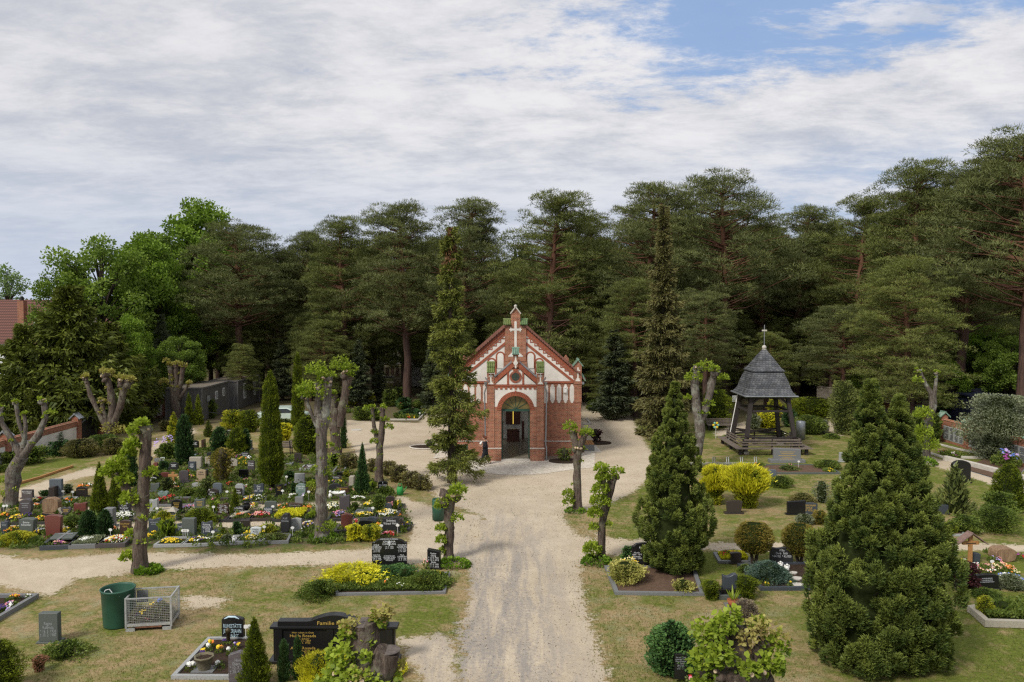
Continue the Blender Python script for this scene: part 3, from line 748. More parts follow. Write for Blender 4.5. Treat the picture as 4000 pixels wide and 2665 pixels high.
# corner pinnacles
for s in (-1,1):
 m = MB(); x0_,x1_ = sorted((s * 3.66,s * 4.12))
 m.box(x0_,fy - 0.10,3.4,x1_,fy + 0.45,5.75); m.box(x0_ - 0.03,fy - 0.13,4.55,x1_ + 0.03,fy + 0.48,4.72)
 m.box(x0_ + 0.02,fy - 0.06,0.0,x1_ - 0.02,fy + 0.45,3.4)
 m.prism([(x0_,5.75),(x1_,5.75),((x0_ + x1_) / 2,6.02)],fy - 0.09,fy + 0.44)
 pin = m.build('pinnacle',brickX,chapel)
 m = MB(); xm = (x0_ + x1_) / 2
 m.bar((xm - 0.33,fy + 0.17,5.68),(xm,fy + 0.17,6.08),0.66,0.06,up=(-0.7,0,0.7)); m.bar((xm + 0.33,fy + 0.17,5.68),(xm,fy + 0.17,6.08),0.66,0.06,up=(0.7,0,0.7))
 m.tube([(xm,fy - 0.18,6.1),(xm,fy + 0.5,6.1)],0.085,7)
 m.build('pinnacle_roof',tile_teal,chapel)
 m = MB(); yy = fy - 0.104
 m.box(xm - 0.045,yy,4.86,xm + 0.045,fy,5.60); m.box(xm - 0.14,yy - 0.003,5.37,xm + 0.14,fy,5.46)
 m.box(xm - 0.10,yy - 0.003,4.80,xm + 0.10,fy,4.92); m.box(xm - 0.15,yy - 0.006,4.74,xm + 0.15,fy,4.83)
 m.build('plaster_cross',plaster,chapel)
 m = MB(); xo = s * 4.12
 for i in range(4): m.tube([(xo + s * 0.03,fy + 0.05 + i * 0.11,5.2),(xo + s * 0.24,fy + 0.05 + i * 0.11,4.75)],0.05,6)
 m.bar((xo,fy + 0.22,5.2),(xo + s * 0.24,fy + 0.22,4.75),0.5,0.04,up=(s,0,0.5))
 m.build('side_tile_cap',tile_teal,chapel)
 m = MB(); x0_,x1_ = sorted((s * 3.75,s * 4.15)); m.box(x0_,fy + LEN - 0.5,4.3,x1_,fy + LEN + 0.1,5.4); m.prism([(x0_,5.4),(x1_,5.4),((x0_ + x1_) / 2,5.68)],fy + LEN - 0.5,fy + LEN + 0.1)
 m.build('rear_pinnacle',brickX,chapel)
m = MB(); m.tube([(4.2,fy - 0.1,4.62),(4.2,fy + LEN,4.62)],0.09,8); m.build('gutter',zinc,chapel)
# outdoor lamp box on the third panel
m = MB(); m.box(2.98,fy - 0.16,4.02,3.20,fy - 0.01,4.32); m.tube([(3.09,fy - 0.1,4.32),(3.09,fy - 0.1,4.35)],0.10,10); m.build('lamp',white_paint,chapel,bevel=0.02)
# ---- porch
HW = 1.715
po,pp,pt_ = MB(),MB(),MB()
for s in (-1,1):
 a,b = sorted((s * 0.87,s * HW)); po.box(a,0,0,b,fy,3.1)
r_in = 0.87
for s in (-1,1):                                        # wall above the arch, in two halves
 pts = [(s * HW,3.1),(s * HW,4.62),(0,4.62)] + [(s * r_in * math.cos(rad(90 - 90 * i / 12)),3.1 + r_in * math.sin(rad(90 - 90 * i / 12))) for i in range(13)]
 po.prism(pts,0,fy)
po.prism([(-1.29,4.62),(1.29,4.62),(0.0,4.62 + 1.29 * 0.90)],0.02,fy)
po.build('porch_wall',brickX,chapel)
# plaster field over the arch
for s in (-1,1):
 ro = 1.13
 x_e = 1.27
 pts = [(s * x_e,3.30),(s * x_e,4.48),(0,4.48)] + [(s * ro * math.cos(rad(t)),3.1 + ro * math.sin(rad(t))) for t in [90 - 79 * i / 12 for i in range(13)]]
 pp.prism(pts,-0.005,0.05)
# voussoirs
for i in range(31):
 a0_,a1_ = rad(180 - 180 * i / 31),rad(180 - 180 * (i + 0.80) / 31)
 ri,ro = 0.868,1.14 if i != 15 else 1.20
 pt_.prism([(ri * math.cos(a0_),3.1 + ri * math.sin(a0_)),(ro * math.cos(a0_),3.1 + ro * math.sin(a0_)),(ro * math.cos(a1_),3.1 + ro * math.sin(a1_)),(ri * math.cos(a1_),3.1 + ri * math.sin(a1_))],-0.035,0.1)
pt_.box(-HW - 0.05,-0.06,4.56,HW + 0.05,0.05,4.66)
pt_.box(-1.29,-0.04,4.48,1.29,0.03,4.56)
for i in range(9):
 x = -1.17 + i * 0.2925; pt_.box(x - 0.07,-0.04,4.37,x + 0.07,0.03,4.48)
# porch gable panel, its rakes and posts
G0,GS = 4.66,0.90
pp.prism([(-1.25,4.67),(-0.52,4.67),(-0.52,5.30)],-0.005,0.05); pp.prism([(0.52,4.67),(1.25,4.67),(0.52,5.30)],-0.005,0.05)
pp.prism([(-0.40,4.67),(0.40,4.67),(0.40,5.42),(0.22,5.62),(-0.22,5.62),(-0.40,5.42)],-0.005,0.05)
for s in (-1,1):
 pt_.prism([(s * 1.30,4.70),(s * 1.30,5.02),(s * 0.10,6.08),(s * 0.10,5.74)],-0.06,0.3)
 pt_.box(min(s * 0.40,s * 0.52),-0.03,4.67,max(s * 0.40,s * 0.52),0.05,5.52)
pt_.prism([(-0.22,5.62),(0.22,5.62),(0.14,5.50),(-0.14,5.50)],-0.06,0.05)
n = 26
for i in range(n):
 a0_,a1_ = 2 * math.pi * i / n,2 * math.pi * (i + 0.82) / n
 pt_.prism([(0.25 * math.cos(a0_),5.13 + 0.25 * math.sin(a0_)),(0.37 * math.cos(a0_),5.13 + 0.37 * math.sin(a0_)),(0.37 * math.cos(a1_),5.13 + 0.37 * math.sin(a1_)),(0.25 * math.cos(a1_),5.13 + 0.25 * math.sin(a1_))],-0.04,0.05)
pp.build('porch_plaster',plaster,chapel)
pt_.build('porch_trim',brick_red,chapel)
m = MB(); m.prism(arc(0,5.13,0.252,0,360,24)[:-1],-0.012,0.02)
win = m.build('round_window',mat_plain('dark_glass',(0.05,0.055,0.045),0.15,0.3,5,0,spec=0.7),chapel)
m = MB(); m.box(-0.012,-0.022,4.88,0.012,-0.012,5.38); m.box(-0.25,-0.023,5.118,0.25,-0.013,5.142); m.build('muntin',green_paint,win)
# side piers and their pinnacles
for s in (-1,1):
 m = MB(); a,b = sorted((s * 1.29,s * HW))
 m.box(a + 0.002,-0.05,0.80,b,0.02,4.56); m.box(a,-0.10,4.66,b + 0,0.34,5.30)
 a2,b2 = sorted((s * 0.872,s * (HW + 0.04))); m.box(a2,-0.09,0,b2,0.02,0.75)
 pn = m.build('porch_pier',brickX,chapel)
 m = MB(); m.box(a2 - 0.01,-0.115,0.75,b2 + 0.01,0.02,0.80); m.build('stone_band',stone_light,chapel)
 xm = (a + b) / 2
 tile_cap(xm,5.36,5.98,0.47,-0.30,0.50,tile_green,rows=2)
 m = MB(); m.box(xm - 0.04,-0.104,4.80,xm + 0.04,0,5.32); m.box(xm - 0.12,-0.107,5.15,xm + 0.12,0,5.23); m.box(xm - 0.10,-0.107,4.74,xm + 0.10,0,4.84); m.box(xm - 0.15,-0.11,4.69,xm + 0.15,0,4.76)
 m.build('plaster_cross',plaster,chapel)
 # zinc porch roof and downpipe
 m = MB(); m.bar((s * 1.30,fy / 2 + 0.05,5.08),(s * 0.08,fy / 2 + 0.05,6.16),fy + 0.1,0.05,up=(s * 0.7,0,0.7)); m.build('porch_roof',zinc,chapel)
 m = MB(); x = s * 1.80
 m.tube([(x + s * 0.02,-0.05,4.62),(x - s * 0.03,-0.02,4.5),(x + s * 0.10,0.05,4.15),(x + s * 0.08,0.05,4.0),(x + s * 0.03,0.05,1.0),(x + s * 0.08,0.02,0.8),(x + s * 0.08,0.02,0.05)],0.045,8)
 m.tube([(x + s * 0.02,-0.05,4.62),(x + s * 0.02,-0.05,4.82)],[0.06,0.12],8)
 m.bar((x - s * 0.16,-0.2,4.88),(x + s * 0.06,0.5,5.02),0.04,0.12)
 m.build('downpipe',zinc,chapel)
# centre pinnacle of the porch gable
m = MB(); m.box(-0.16,-0.12,5.72,0.16,0.30,6.48); m.box(-0.24,-0.10,5.98,-0.16,0.30,6.14); m.box(0.16,-0.10,5.98,0.24,0.30,6.14); m.build('porch_pinnacle',brickX,chapel)
tile_cap(0,6.46,6.86,0.42,-0.26,0.34,tile_teal)
m = MB(); m.box(-0.045,-0.126,5.66,0.045,0,6.40); m.box(-0.13,-0.129,5.93,0.13,0,6.05); m.box(-0.085,-0.132,5.85,0.085,0,6.13); m.build('plaster_cross',plaster,chapel)
# fanlight and door head
fl = MB(); fl.prism([(-0.865,3.1)] + arc(0,3.1,0.866,180,0,20)[1:-1] + [(0.865,3.1)],0.30,0.31)
fan = fl.build('fanlight',mat_plain('amber_glass',(0.19,0.15,0.05),0.3,0.25,2.0,0,spec=0.5),chapel)
m = MB()
for t in (0,30,60,90,120,150,180): m.bar((0,0.285,3.12),(0.85 * math.cos(rad(t)),0.285,3.12 + 0.85 * math.sin(rad(t))),0.03,0.025)
m.build('glazing_bar',green_paint,fan)
m = MB(); m.box(-0.868,0.2,3.0,0.868,0.42,3.11); m.box(-0.869,0.25,0.02,-0.84,0.40,3.0); m.box(0.84,0.25,0.02,0.869,0.40,3.0); m.build('door_frame',green_paint,chapel)
for s in (-1,1):                                       # open door leaves turned back against the reveal
 m = MB(); a,b = sorted((s * 0.80,s * 0.838)); m.box(a,0.45,0.05,b,1.3,2.98); m.build('door_leaf',green_paint,chapel)
m = MB(); m.box(-0.9,-0.22,0.0,0.9,0.3,0.075); m.build('door_step',stone_light,chapel)
# inside
conc = mat_plain('polished_floor',(0.22,0.20,0.16),0.35,0.12,2,0.02)
BYI = 8.3
m = MB(); m.box(-W2 + 0.36,0.3,0.0,W2 - 0.36,fy + LEN - 0.4,0.045); m.build('floor',conc,chapel)
m = MB(); m.box(-W2 + 0.36,BYI,0.045,W2 - 0.36,BYI + 0.1,5.0); m.box(-W2 + 0.36,fy + 0.36,4.5,W2 - 0.36,BYI,4.6)
m.build('inner_wall',plaster_in,chapel)
m = MB(); m.box(-0.66,BYI - 0.10,1.03,0.38,BYI - 0.003,3.2); m.build('altar_panel',wood_brown,chapel)
lt,kk = new_mat('lit_strip'); e = kk.N('ShaderNodeEmission',i_Strength=1.6); e.inputs[0].default_value = (1,0.72,0.12,1); kk.L(e.outputs[0],kk.out.inputs[0])
m = MB(); m.box(-0.155,BYI - 0.115,1.06,-0.125,BYI - 0.101,3.15); m.build('light_strip',lt,chapel)
for xa_,xb_ in ((-1.05,-0.83),(0.46,0.64)):
 m = MB(); m.box(xa_,BYI - 0.8,0.045,xb_,BYI - 0.7,1.35); m.build('side_board',wood_brown,chapel)
m = MB(); m.box(-0.58,6.6,0.045,0.30,7.1,0.16)
for i in range(5): m.box(-0.56,6.62 + i * 0.04,0.16 + i * 0.14,0.30,7.08,0.29 + i * 0.14)
m.build('bier',wood_brown,chapel)
# ------------------------------------------------------------------ foliage
def rdir(n,rs):
 v = rs.normal(size=(n,3)); return v / np.linalg.norm(v,axis=1,keepdims=True)
def nrm(v): return v / np.maximum(np.linalg.norm(v,axis=1,keepdims=True),1e-9)
def lump(P,f,ph=0.0):
 return (np.sin(P[:,0] * f + ph) * np.cos(P[:,1] * f * 1.13 + ph * 2) + np.sin(P[:,2] * f * 0.9 + ph * 1.7 + P[:,0] * f * 0.4)) * 0.5
def sprays(P,D,length,width,rs,kind='tri',tint=None):
 """one small leaf or spray at every point P along D; returns V, F(4) , tint"""
 n = len(P)
 L = length * rs.uniform(0.6,1.25,(n,1)); W = width * rs.uniform(0.7,1.2,(n,1))
 s = nrm(np.cross(D,rdir(n,rs)))
 if kind == 'tri': q = [P - s * W * 0.5,P + s * W * 0.5,P + D * L + s * W * 0.12,P + D * L - s * W * 0.12]
 else: q = [P,P + D * L * 0.45 + s * W * 0.5,P + D * L,P + D * L * 0.45 - s * W * 0.5]
 V = np.stack(q,1).reshape(-1,3)
 t = rs.uniform(0.1,0.9,n) if tint is None else tint
 return V,np.arange(4 * n).reshape(n,4),np.repeat(t,4)
def leaf_obj(name,P,D,length,width,mat,parent,seed=1,kind='tri',tint=None):
 rs = np.random.RandomState(seed)
 V,F,t = sprays(P,D,length,width,rs,kind,tint)
 return np_mesh(name,V,F,mat,parent,t)
def shell(profile,h,rad_,n,rs,rough=0.12,lf=3.0,depth=0.35,ph=0.0,rz=None):
 """points near the skin of a lumpy body of revolution; profile(t) in 0..1 along the height"""
 ts = np.linspace(0,1,60); pr = np.array([profile(t) for t in ts]); cdf = np.cumsum(pr + 0.05); cdf /= cdf[-1]
 t = np.interp(rs.uniform(0,1,n),cdf,ts); a = rs.uniform(0,2 * math.pi,n)
 r0 = np.interp(t,ts,pr) * rad_
 U = np.stack([np.cos(a) * rad_,np.sin(a) * rad_,t * h],1)
 lu = lump(U,lf,ph) * 0.6 + lump(U,lf * 2.3,ph + 2) * 0.4
 r = r0 * (1 + rough * lu * 2.1 + rough * rs.normal(size=n) * 0.35) * (1 - depth * rs.uniform(0,1,n) ** 2)
 P = np.stack([np.cos(a) * r,np.sin(a) * r,t * h],1)
 out = np.stack([np.cos(a),np.sin(a),np.full(n,0.0)],1)
 return P,out,lu,t
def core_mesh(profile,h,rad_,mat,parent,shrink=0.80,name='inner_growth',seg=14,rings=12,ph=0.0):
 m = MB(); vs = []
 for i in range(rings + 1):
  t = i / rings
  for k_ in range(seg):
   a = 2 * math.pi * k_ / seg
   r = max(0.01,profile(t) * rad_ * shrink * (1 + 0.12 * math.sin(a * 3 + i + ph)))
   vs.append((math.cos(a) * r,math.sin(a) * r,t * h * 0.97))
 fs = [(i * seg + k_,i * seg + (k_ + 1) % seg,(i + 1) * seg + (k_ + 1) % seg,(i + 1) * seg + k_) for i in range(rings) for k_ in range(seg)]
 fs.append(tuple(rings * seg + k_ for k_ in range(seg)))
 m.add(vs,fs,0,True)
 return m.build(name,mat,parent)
PROF = {
 'column': lambda t: (min(1,0.62 + t * 3.0) if t < 0.13 else 1.0) * (1 - max(0,(t - 0.12)) / 0.88 * 0.55) * (1 if t < 0.85 else max(0.0,(1 - t) / 0.15) ** 0.6) ,
 'cone': lambda t: (0.75 + t * 2.5 if t < 0.1 else 1.0) * max(0.0,1 - t) ** 0.75,
 'egg': lambda t: (4 * max(t,0.0) * 1.0 if t < 0.18 else 1.0) * 1.0 * max(0.0,1 - ((t - 0.3) / 0.72) ** 2 if t > 0.3 else 1) ** 0.6 * (0.75 + 0.25 * min(1,t / 0.18)) if t >= 0.18 else 0.6 + 2.2 * t,
 'ball': lambda t: math.sqrt(max(0.0,1 - (2 * t * 0.85 + 0.15 - 1) ** 2)),
 'mound': lambda t: math.sqrt(max(0.0,1 - t * t)),
 'fan': lambda t: (0.45 + 0.65 * t) if t < 0.7 else (0.45 + 0.65 * 0.7) * math.sqrt(max(0,1 - ((t - 0.7) / 0.3) ** 2)),
}
def shrub(name,label,cat,c,x,y,hw,h,mat,prof='ball',leaf=None,core=core_mid,up=0.5,group=None,rough=0.19,kind='tri',dens=1.0,lf=None,dz=0.0,stem=False,D=None,seed=None,ay=None,outw=1.0,loc=None,height=None,radius=None):
 """a shrub or small conifer rooted where the reading (x, y) meets the ground; hw, h in reading units"""
 p = g(c,x,y) if loc is None else Vector((loc[0],loc[1],0))
 D = p.y
 k_ = mpp(c,D) if c else 1
 rad_ = hw * k_ if radius is None else radius
 hh = h * k_ * 1.02 if height is None else height
 r_ = thing(name,label,cat,(p.x,p.y + rad_ * 0.75 if loc is None else p.y,0),R.uniform(0,6.28),group)
 seed = seed or R.randrange(99999)
 rs = np.random.RandomState(seed)
 L = leaf or max(0.055,D * 0.0026)
 pf = PROF[prof]
 if kind == 'rh' and rough < 0.3: rough += 0.14
 base = 0.0
 if stem:
  base = hh * stem; m = MB()
  for i in range(4):
   a = i * 1.6 + 0.4; m.tube([(0.05 * math.cos(a),0.05 * math.sin(a),0),(rad_ * 0.25 * math.cos(a),rad_ * 0.25 * math.sin(a),base * 1.15),(rad_ * 0.45 * math.cos(a),rad_ * 0.45 * math.sin(a),base + (hh - base) * 0.4)],[0.035 + rad_ * 0.04,0.03 + rad_ * 0.03,0.02],6)
  m.build('stem',bark_dark,r_)
 area = 2 * math.pi * rad_ * 0.7 * (hh - base) + math.pi * rad_ ** 2
 n = int(min(60000,dens * area * 2.6 / (L * L * 0.34)))
 P,out,lu,t = shell(pf,hh - base,rad_,n,rs,rough,lf or 5.0 / max(rad_,0.4),0.4,rs.uniform(0,9))
 P[:,2] += base
 Dn = nrm(out * outw + np.array([0,0,up]) + rdir(n,rs) * 0.75)
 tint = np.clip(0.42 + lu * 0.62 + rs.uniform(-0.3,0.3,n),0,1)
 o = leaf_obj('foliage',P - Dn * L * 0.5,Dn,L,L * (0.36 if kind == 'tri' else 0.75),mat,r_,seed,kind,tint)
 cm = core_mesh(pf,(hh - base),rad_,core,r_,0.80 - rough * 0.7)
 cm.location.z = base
 return r_
def blossoms(m,P,r,mi,rs):
 """five-petalled heads facing up and out"""
 for p in P:
  n_ = Vector((rs.normal() * 0.35,-0.45 + rs.normal() * 0.3,1)).normalized()
  a = n_.cross(Vector((1,0,0.1))).normalized(); b = n_.cross(a); rr = r * rs.uniform(0.75,1.2); p = Vector(p)
  vs = [p + n_ * rr * 0.25]
  for i in range(10):
   t = 2 * math.pi * i / 10; q = rr * (1.0 if i % 2 == 0 else 0.68); vs.append(p + a * math.cos(t) * q + b * math.sin(t) * q)
  m.add(vs,[(0,1 + i,1 + (i + 1) % 10) for i in range(10)],mi)
PETAL = {k_: flat('petals_' + k_,c,0.7) for k_,c in {'y': (0.78,0.55,0.02),'w': (0.78,0.78,0.72),'o': (0.75,0.22,0.03),'r': (0.45,0.015,0.02),'p': (0.70,0.25,0.32),'v': (0.05,0.02,0.13),
         'l': (0.42,0.32,0.62),'m': (0.30,0.06,0.25),'c': (0.75,0.68,0.35),'b': (0.12,0.20,0.60),'s': (0.75,0.40,0.30)}.items()}
def flowers(c,x,y,hw,hd,cols,label,n=40,h=0.16,mat=None,group=None,r=None,leaf=True,name='flower_bed'):
 """a patch of blossoms over leaves; hw, hd = half width and half depth in reading units"""
 mat = mat or green_leaf
 p = g(c,x,y)
 kx = mpp(c,p.y) * hw
 p2 = g(c,x,y - hd); ky = max(0.1,abs(p2.y - p.y))
 rs = np.random.RandomState(R.randrange(99999))
 t = thing(name,label,'flowers',(p.x,p.y,0),0,group)
 rr = r or max(0.03,p.y * 0.00092)
 nl = int(min(2600,max(60,kx * ky * 3.1 * (900 if p.y < 30 else 420)))) if leaf else 0
 if nl:
  a,q = rs.uniform(0,6.28,nl),np.sqrt(rs.uniform(0,1,nl))
  zz_ = h * (1 - q ** 2 * 0.6) * rs.uniform(0.2,1,nl)
  P = np.stack([np.cos(a) * q * kx,np.sin(a) * q * ky,zz_],1)
  Dn = nrm(np.stack([np.cos(a) * 0.5,np.sin(a) * 0.5,np.full(nl,0.9)],1) + rdir(nl,rs) * 0.6)
  Ls = max(0.07,p.y * 0.003)
  leaf_obj('leaves',P,Dn,Ls,Ls * 0.6,mat,t,R.randrange(9999),'rh')
 m = MB(); mats = []
 for i,cc_ in enumerate(cols):
  mats.append(PETAL[cc_]); nn = max(2,int(n * 0.75) // len(cols))
  cl = max(1,nn // 5)
  ca,cq = rs.uniform(0,6.28,cl),np.sqrt(rs.uniform(0,0.85,cl))
  idx = rs.randint(0,cl,nn)
  X_ = np.cos(ca[idx]) * cq[idx] * kx + rs.normal(size=nn) * kx * 0.13; Y_ = np.sin(ca[idx]) * cq[idx] * ky + rs.normal(size=nn) * ky * 0.13
  Z_ = h * (1 - 0.4 * ((X_ / kx) ** 2 + (Y_ / ky) ** 2).clip(0,1)) * rs.uniform(0.8,1.15,nn) + 0.03
  blossoms(m,np.stack([X_,Y_,Z_],1),rr,i,rs)
 m.build('blossoms',mats,t)
 return t
# ------------------------------------------------------------------ pollarded limes
def pollard(c,base,D,limbs,label,shoots=(),skirt=None,bark=bark_lime,leafL=None,seed=3,headleaf=lime_leaf,lumps=True,group='pollarded lime trees lining the paths',headn=170,loc=None,n=12):
 """limbs: [(points (x, y, dy), radii in reading units, head radius or 0)] drawn at distance D, stumps carry knobbly heads"""
 rn = random.Random(seed); rs = np.random.RandomState(seed)
 b = g(c,*base) if loc is None else Vector(loc)
 D = D or b.y; kk_ = mpp(c,D)
 t = thing('pollard_lime',label,'tree',(b.x,D,0),0,group)
 m = MB(); P,Dn,T = [],[],[]
 L = leafL or max(0.10,D * 0.0027); headn = int(headn * 1.25)
 def burst(q,r,n_,upw=0.5,drop=0.0):
  a = rdir(n_,rs); a[:,2] = np.abs(a[:,2]) * (1 - drop) - drop * rs.uniform(0,1,n_)
  a = nrm(a)
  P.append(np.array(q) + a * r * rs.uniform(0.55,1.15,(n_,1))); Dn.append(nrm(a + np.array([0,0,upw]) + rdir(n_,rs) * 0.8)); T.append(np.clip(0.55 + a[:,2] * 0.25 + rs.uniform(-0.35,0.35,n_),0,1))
 cuts = MB()
 for pts,rads,hr in limbs:
  W = []
  for q in pts:
   w_ = atD(c,q[0],q[1],D); w_.y += (q[2] if len(q) > 2 else 0) ; W.append(Vector((w_.x - b.x,w_.y - D,max(w_.z,-0.05))))
  Rm = [r * kk_ * 0.88 for r in rads]
  # subdivide for a gnarly outline
  WW,RR = [],[]
  for i in range(len(W) - 1):
   ns = max(2,int((W[i + 1] - W[i]).length / 0.35))
   for j in range(ns):
    f = j / ns
    jit = 0.0 if (i == 0 and j == 0) else Rm[i] * 0.10
    WW.append(W[i].lerp(W[i + 1],f) + Vector((rn.uniform(-jit,jit),rn.uniform(-jit,jit),0))); RR.append((Rm[i] * (1 - f) + Rm[i + 1] * f) * rn.uniform(0.93,1.10))
  WW.append(W[-1]); RR.append(Rm[-1])
  if WW[0].z < 0.3:
   RR[0] *= 1.22; RR[1] *= 1.05
  m.tube(WW,RR,n,jit=0.13,rnd=rn)
  for i in range(1,len(WW) - 1):                      # burrs and sprouts up the stem
   if rn.random() < 0.5: a = rn.uniform(0,6.28); m.blob((WW[i].x + math.cos(a) * RR[i] * .8,WW[i].y + math.sin(a) * RR[i] * .8,WW[i].z),RR[i] * rn.uniform(.25,.5),0,6,5,0.3,rn)
   if rn.random() < 0.35: a = rn.uniform(3.2,6.2); burst((WW[i].x + math.cos(a) * RR[i],WW[i].y + math.sin(a) * RR[i],WW[i].z),RR[i] * 0.5,rn.randrange(8,30),0.2)
  top = WW[-1]; hrm = hr * kk_
  if hr:
   for i in range(7 if lumps else 0):               # swollen knuckles round the cut
    a = rn.uniform(0,6.28); rr_ = hrm * rn.uniform(0.28,0.48)
    m.blob((top.x + math.cos(a) * hrm * 0.55,top.y + math.sin(a) * hrm * 0.5,top.z - hrm * rn.uniform(0.0,0.9)),rr_,0,7,5,0.25,rn)
   for i in range(3):
    a = rn.uniform(0,6.28); q = top + Vector((math.cos(a) * hrm * 0.5,-abs(math.sin(a)) * hrm * 0.6,rn.uniform(-0.5,0.1) * hrm))
    dd = Vector((math.cos(a),-0.8,0.4)).normalized(); cuts.tube([q,q + dd * hrm * 0.35],[hrm * 0.16,hrm * 0.14],7)
   for i in range(5):
    a = rn.uniform(0,6.28); burst((top.x + math.cos(a) * hrm * 0.6,top.y + math.sin(a) * hrm * 0.6,top.z + rn.uniform(-0.7,0.35) * hrm),hrm * rn.uniform(0.35,0.6),int(headn / 5 * rn.uniform(0.5,1.5)))
 m.build('trunk',bark,t)
 if cuts.v: cuts.build('pruning_cut',mat_plain('cut_wood',(0.42,0.32,0.22),0.8,0.2,6,0.2),t)
 for (x,y,r,n_) in shoots:
  n_ = int(n_ * 2.1); w_ = atD(c,x,y,D); burst((w_.x - b.x,w_.y - D - r * kk_ * 0.4,w_.z),r * kk_ * 1.25,n_,0.2,0.3)
 if P: leaf_obj('leaves',np.concatenate(P),np.concatenate(Dn),L,L * 0.85,headleaf,t,seed,'rh',np.concatenate(T))
 if skirt:
  (x,y,hw,h,n_) = skirt; w_ = g(c,x,y) if y > 0 else b
  r0,hh = hw * kk_,h * kk_
  a,q = rs.uniform(0,6.28,n_),rs.uniform(0.25,1,n_) ** 0.6
  zz_ = hh * np.sqrt(np.clip(1 - q ** 2,0.02,1)) * rs.uniform(0.3,1,n_)
  Q = np.stack([w_.x - b.x + np.cos(a) * q * r0,w_.y - D + r0 * 0.5 + np.sin(a) * q * r0 * 0.9,zz_],1)
  d_ = nrm(np.stack([np.cos(a) * 0.6,np.sin(a) * 0.6,np.full(n_,0.4)],1) + rdir(n_,rs) * 0.6)
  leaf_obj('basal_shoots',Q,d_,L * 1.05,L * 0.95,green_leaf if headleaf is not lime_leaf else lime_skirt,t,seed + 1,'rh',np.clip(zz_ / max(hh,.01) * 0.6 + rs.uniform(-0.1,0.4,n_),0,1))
 return t
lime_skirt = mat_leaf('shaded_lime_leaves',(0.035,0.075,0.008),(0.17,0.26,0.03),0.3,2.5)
# ------------------------------------------------------------------ tall conifers and broadleaves (built once, copied)
def pine_tree(seed,H,crown_r,crown_base,mat,lean=0.0,pads=64,dens=400,fork=False):
 rn = random.Random(seed); rs = np.random.RandomState(seed)
 t = thing('pine_tree','x','tree')
 m = MB(); r0 = 0.30 + H * 0.006
 pts,rr = [],[]
 for i in range(9):
  f = i / 8
  pts.append(Vector((lean * f * f * 3 + rn.uniform(-0.12,0.12) * (i > 0),rn.uniform(-0.12,0.12) * (i > 0),H * 0.93 * f))); rr.append(r0 * (1 - 0.72 * f))
 m.tube(pts,rr,8,jit=0.06,rnd=rn)
 P,D,T = [],[],[]
 def trunk_at(z):
  f = min(0.999,z / (H * 0.93)) * 8; i = int(f); return pts[i].lerp(pts[i + 1],f - i)
 for j in range(pads):
  fz = (j + rn.random()) / pads
  z = crown_base + (H - crown_base) * fz
  env = math.sin(math.pi * min(1,(0.16 + 0.84 * fz) ** 0.85)) ** 0.55 if fz < 0.97 else 0.35
  rr_ = crown_r * env * rn.uniform(0.12,1.0) ** 0.5 * rn.uniform(0.8,1.12)
  a = rn.uniform(0,2 * math.pi)
  base = trunk_at(max(crown_base * 0.9,z - rr_ * rn.uniform(0.15,0.5)))
  tip = Vector((base.x + math.cos(a) * rr_,base.y + math.sin(a) * rr_,z))
  mid = base.lerp(tip,0.5) + Vector((rn.uniform(-.3,.3),rn.uniform(-.3,.3),-rr_ * rn.uniform(-0.05,0.12)))
  m.tube([base,mid,tip],[0.06 + 0.008 * rr_,0.04,0.015],4,cap=False)
  for s_ in range(rn.choice((2,3,4))):                # each bough ends in a few flat pads
   pc = tip + Vector((rn.uniform(-1,1) * 1.05,rn.uniform(-1,1) * 1.05,rn.uniform(-0.5,0.5)))
   pr = rn.uniform(0.42,1.0) * (crown_r / 4.2) ** 0.5; pz = pr * rn.uniform(0.34,0.6)
   n_ = int(dens * pr * rn.uniform(0.7,1.2) / 2.2)
   u_ = rdir(n_,rs); u_[:,2] = np.where(u_[:,2] < -0.5,-u_[:,2],u_[:,2])
   q = np.array(pc) + u_ * np.array([pr,pr,pz]) * rs.uniform(0.55,1.05,(n_,1))
   P.append(q); D.append(nrm(u_ * np.array([0.8,0.8,0.5]) + np.array([0,0,0.45]) + rdir(n_,rs) * 0.8))
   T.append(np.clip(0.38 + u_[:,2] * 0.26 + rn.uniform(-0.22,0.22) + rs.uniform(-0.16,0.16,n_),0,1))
 m.build('trunk',bark_pine,t)
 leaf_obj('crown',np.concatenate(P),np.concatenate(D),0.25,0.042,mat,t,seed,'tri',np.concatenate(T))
 return t
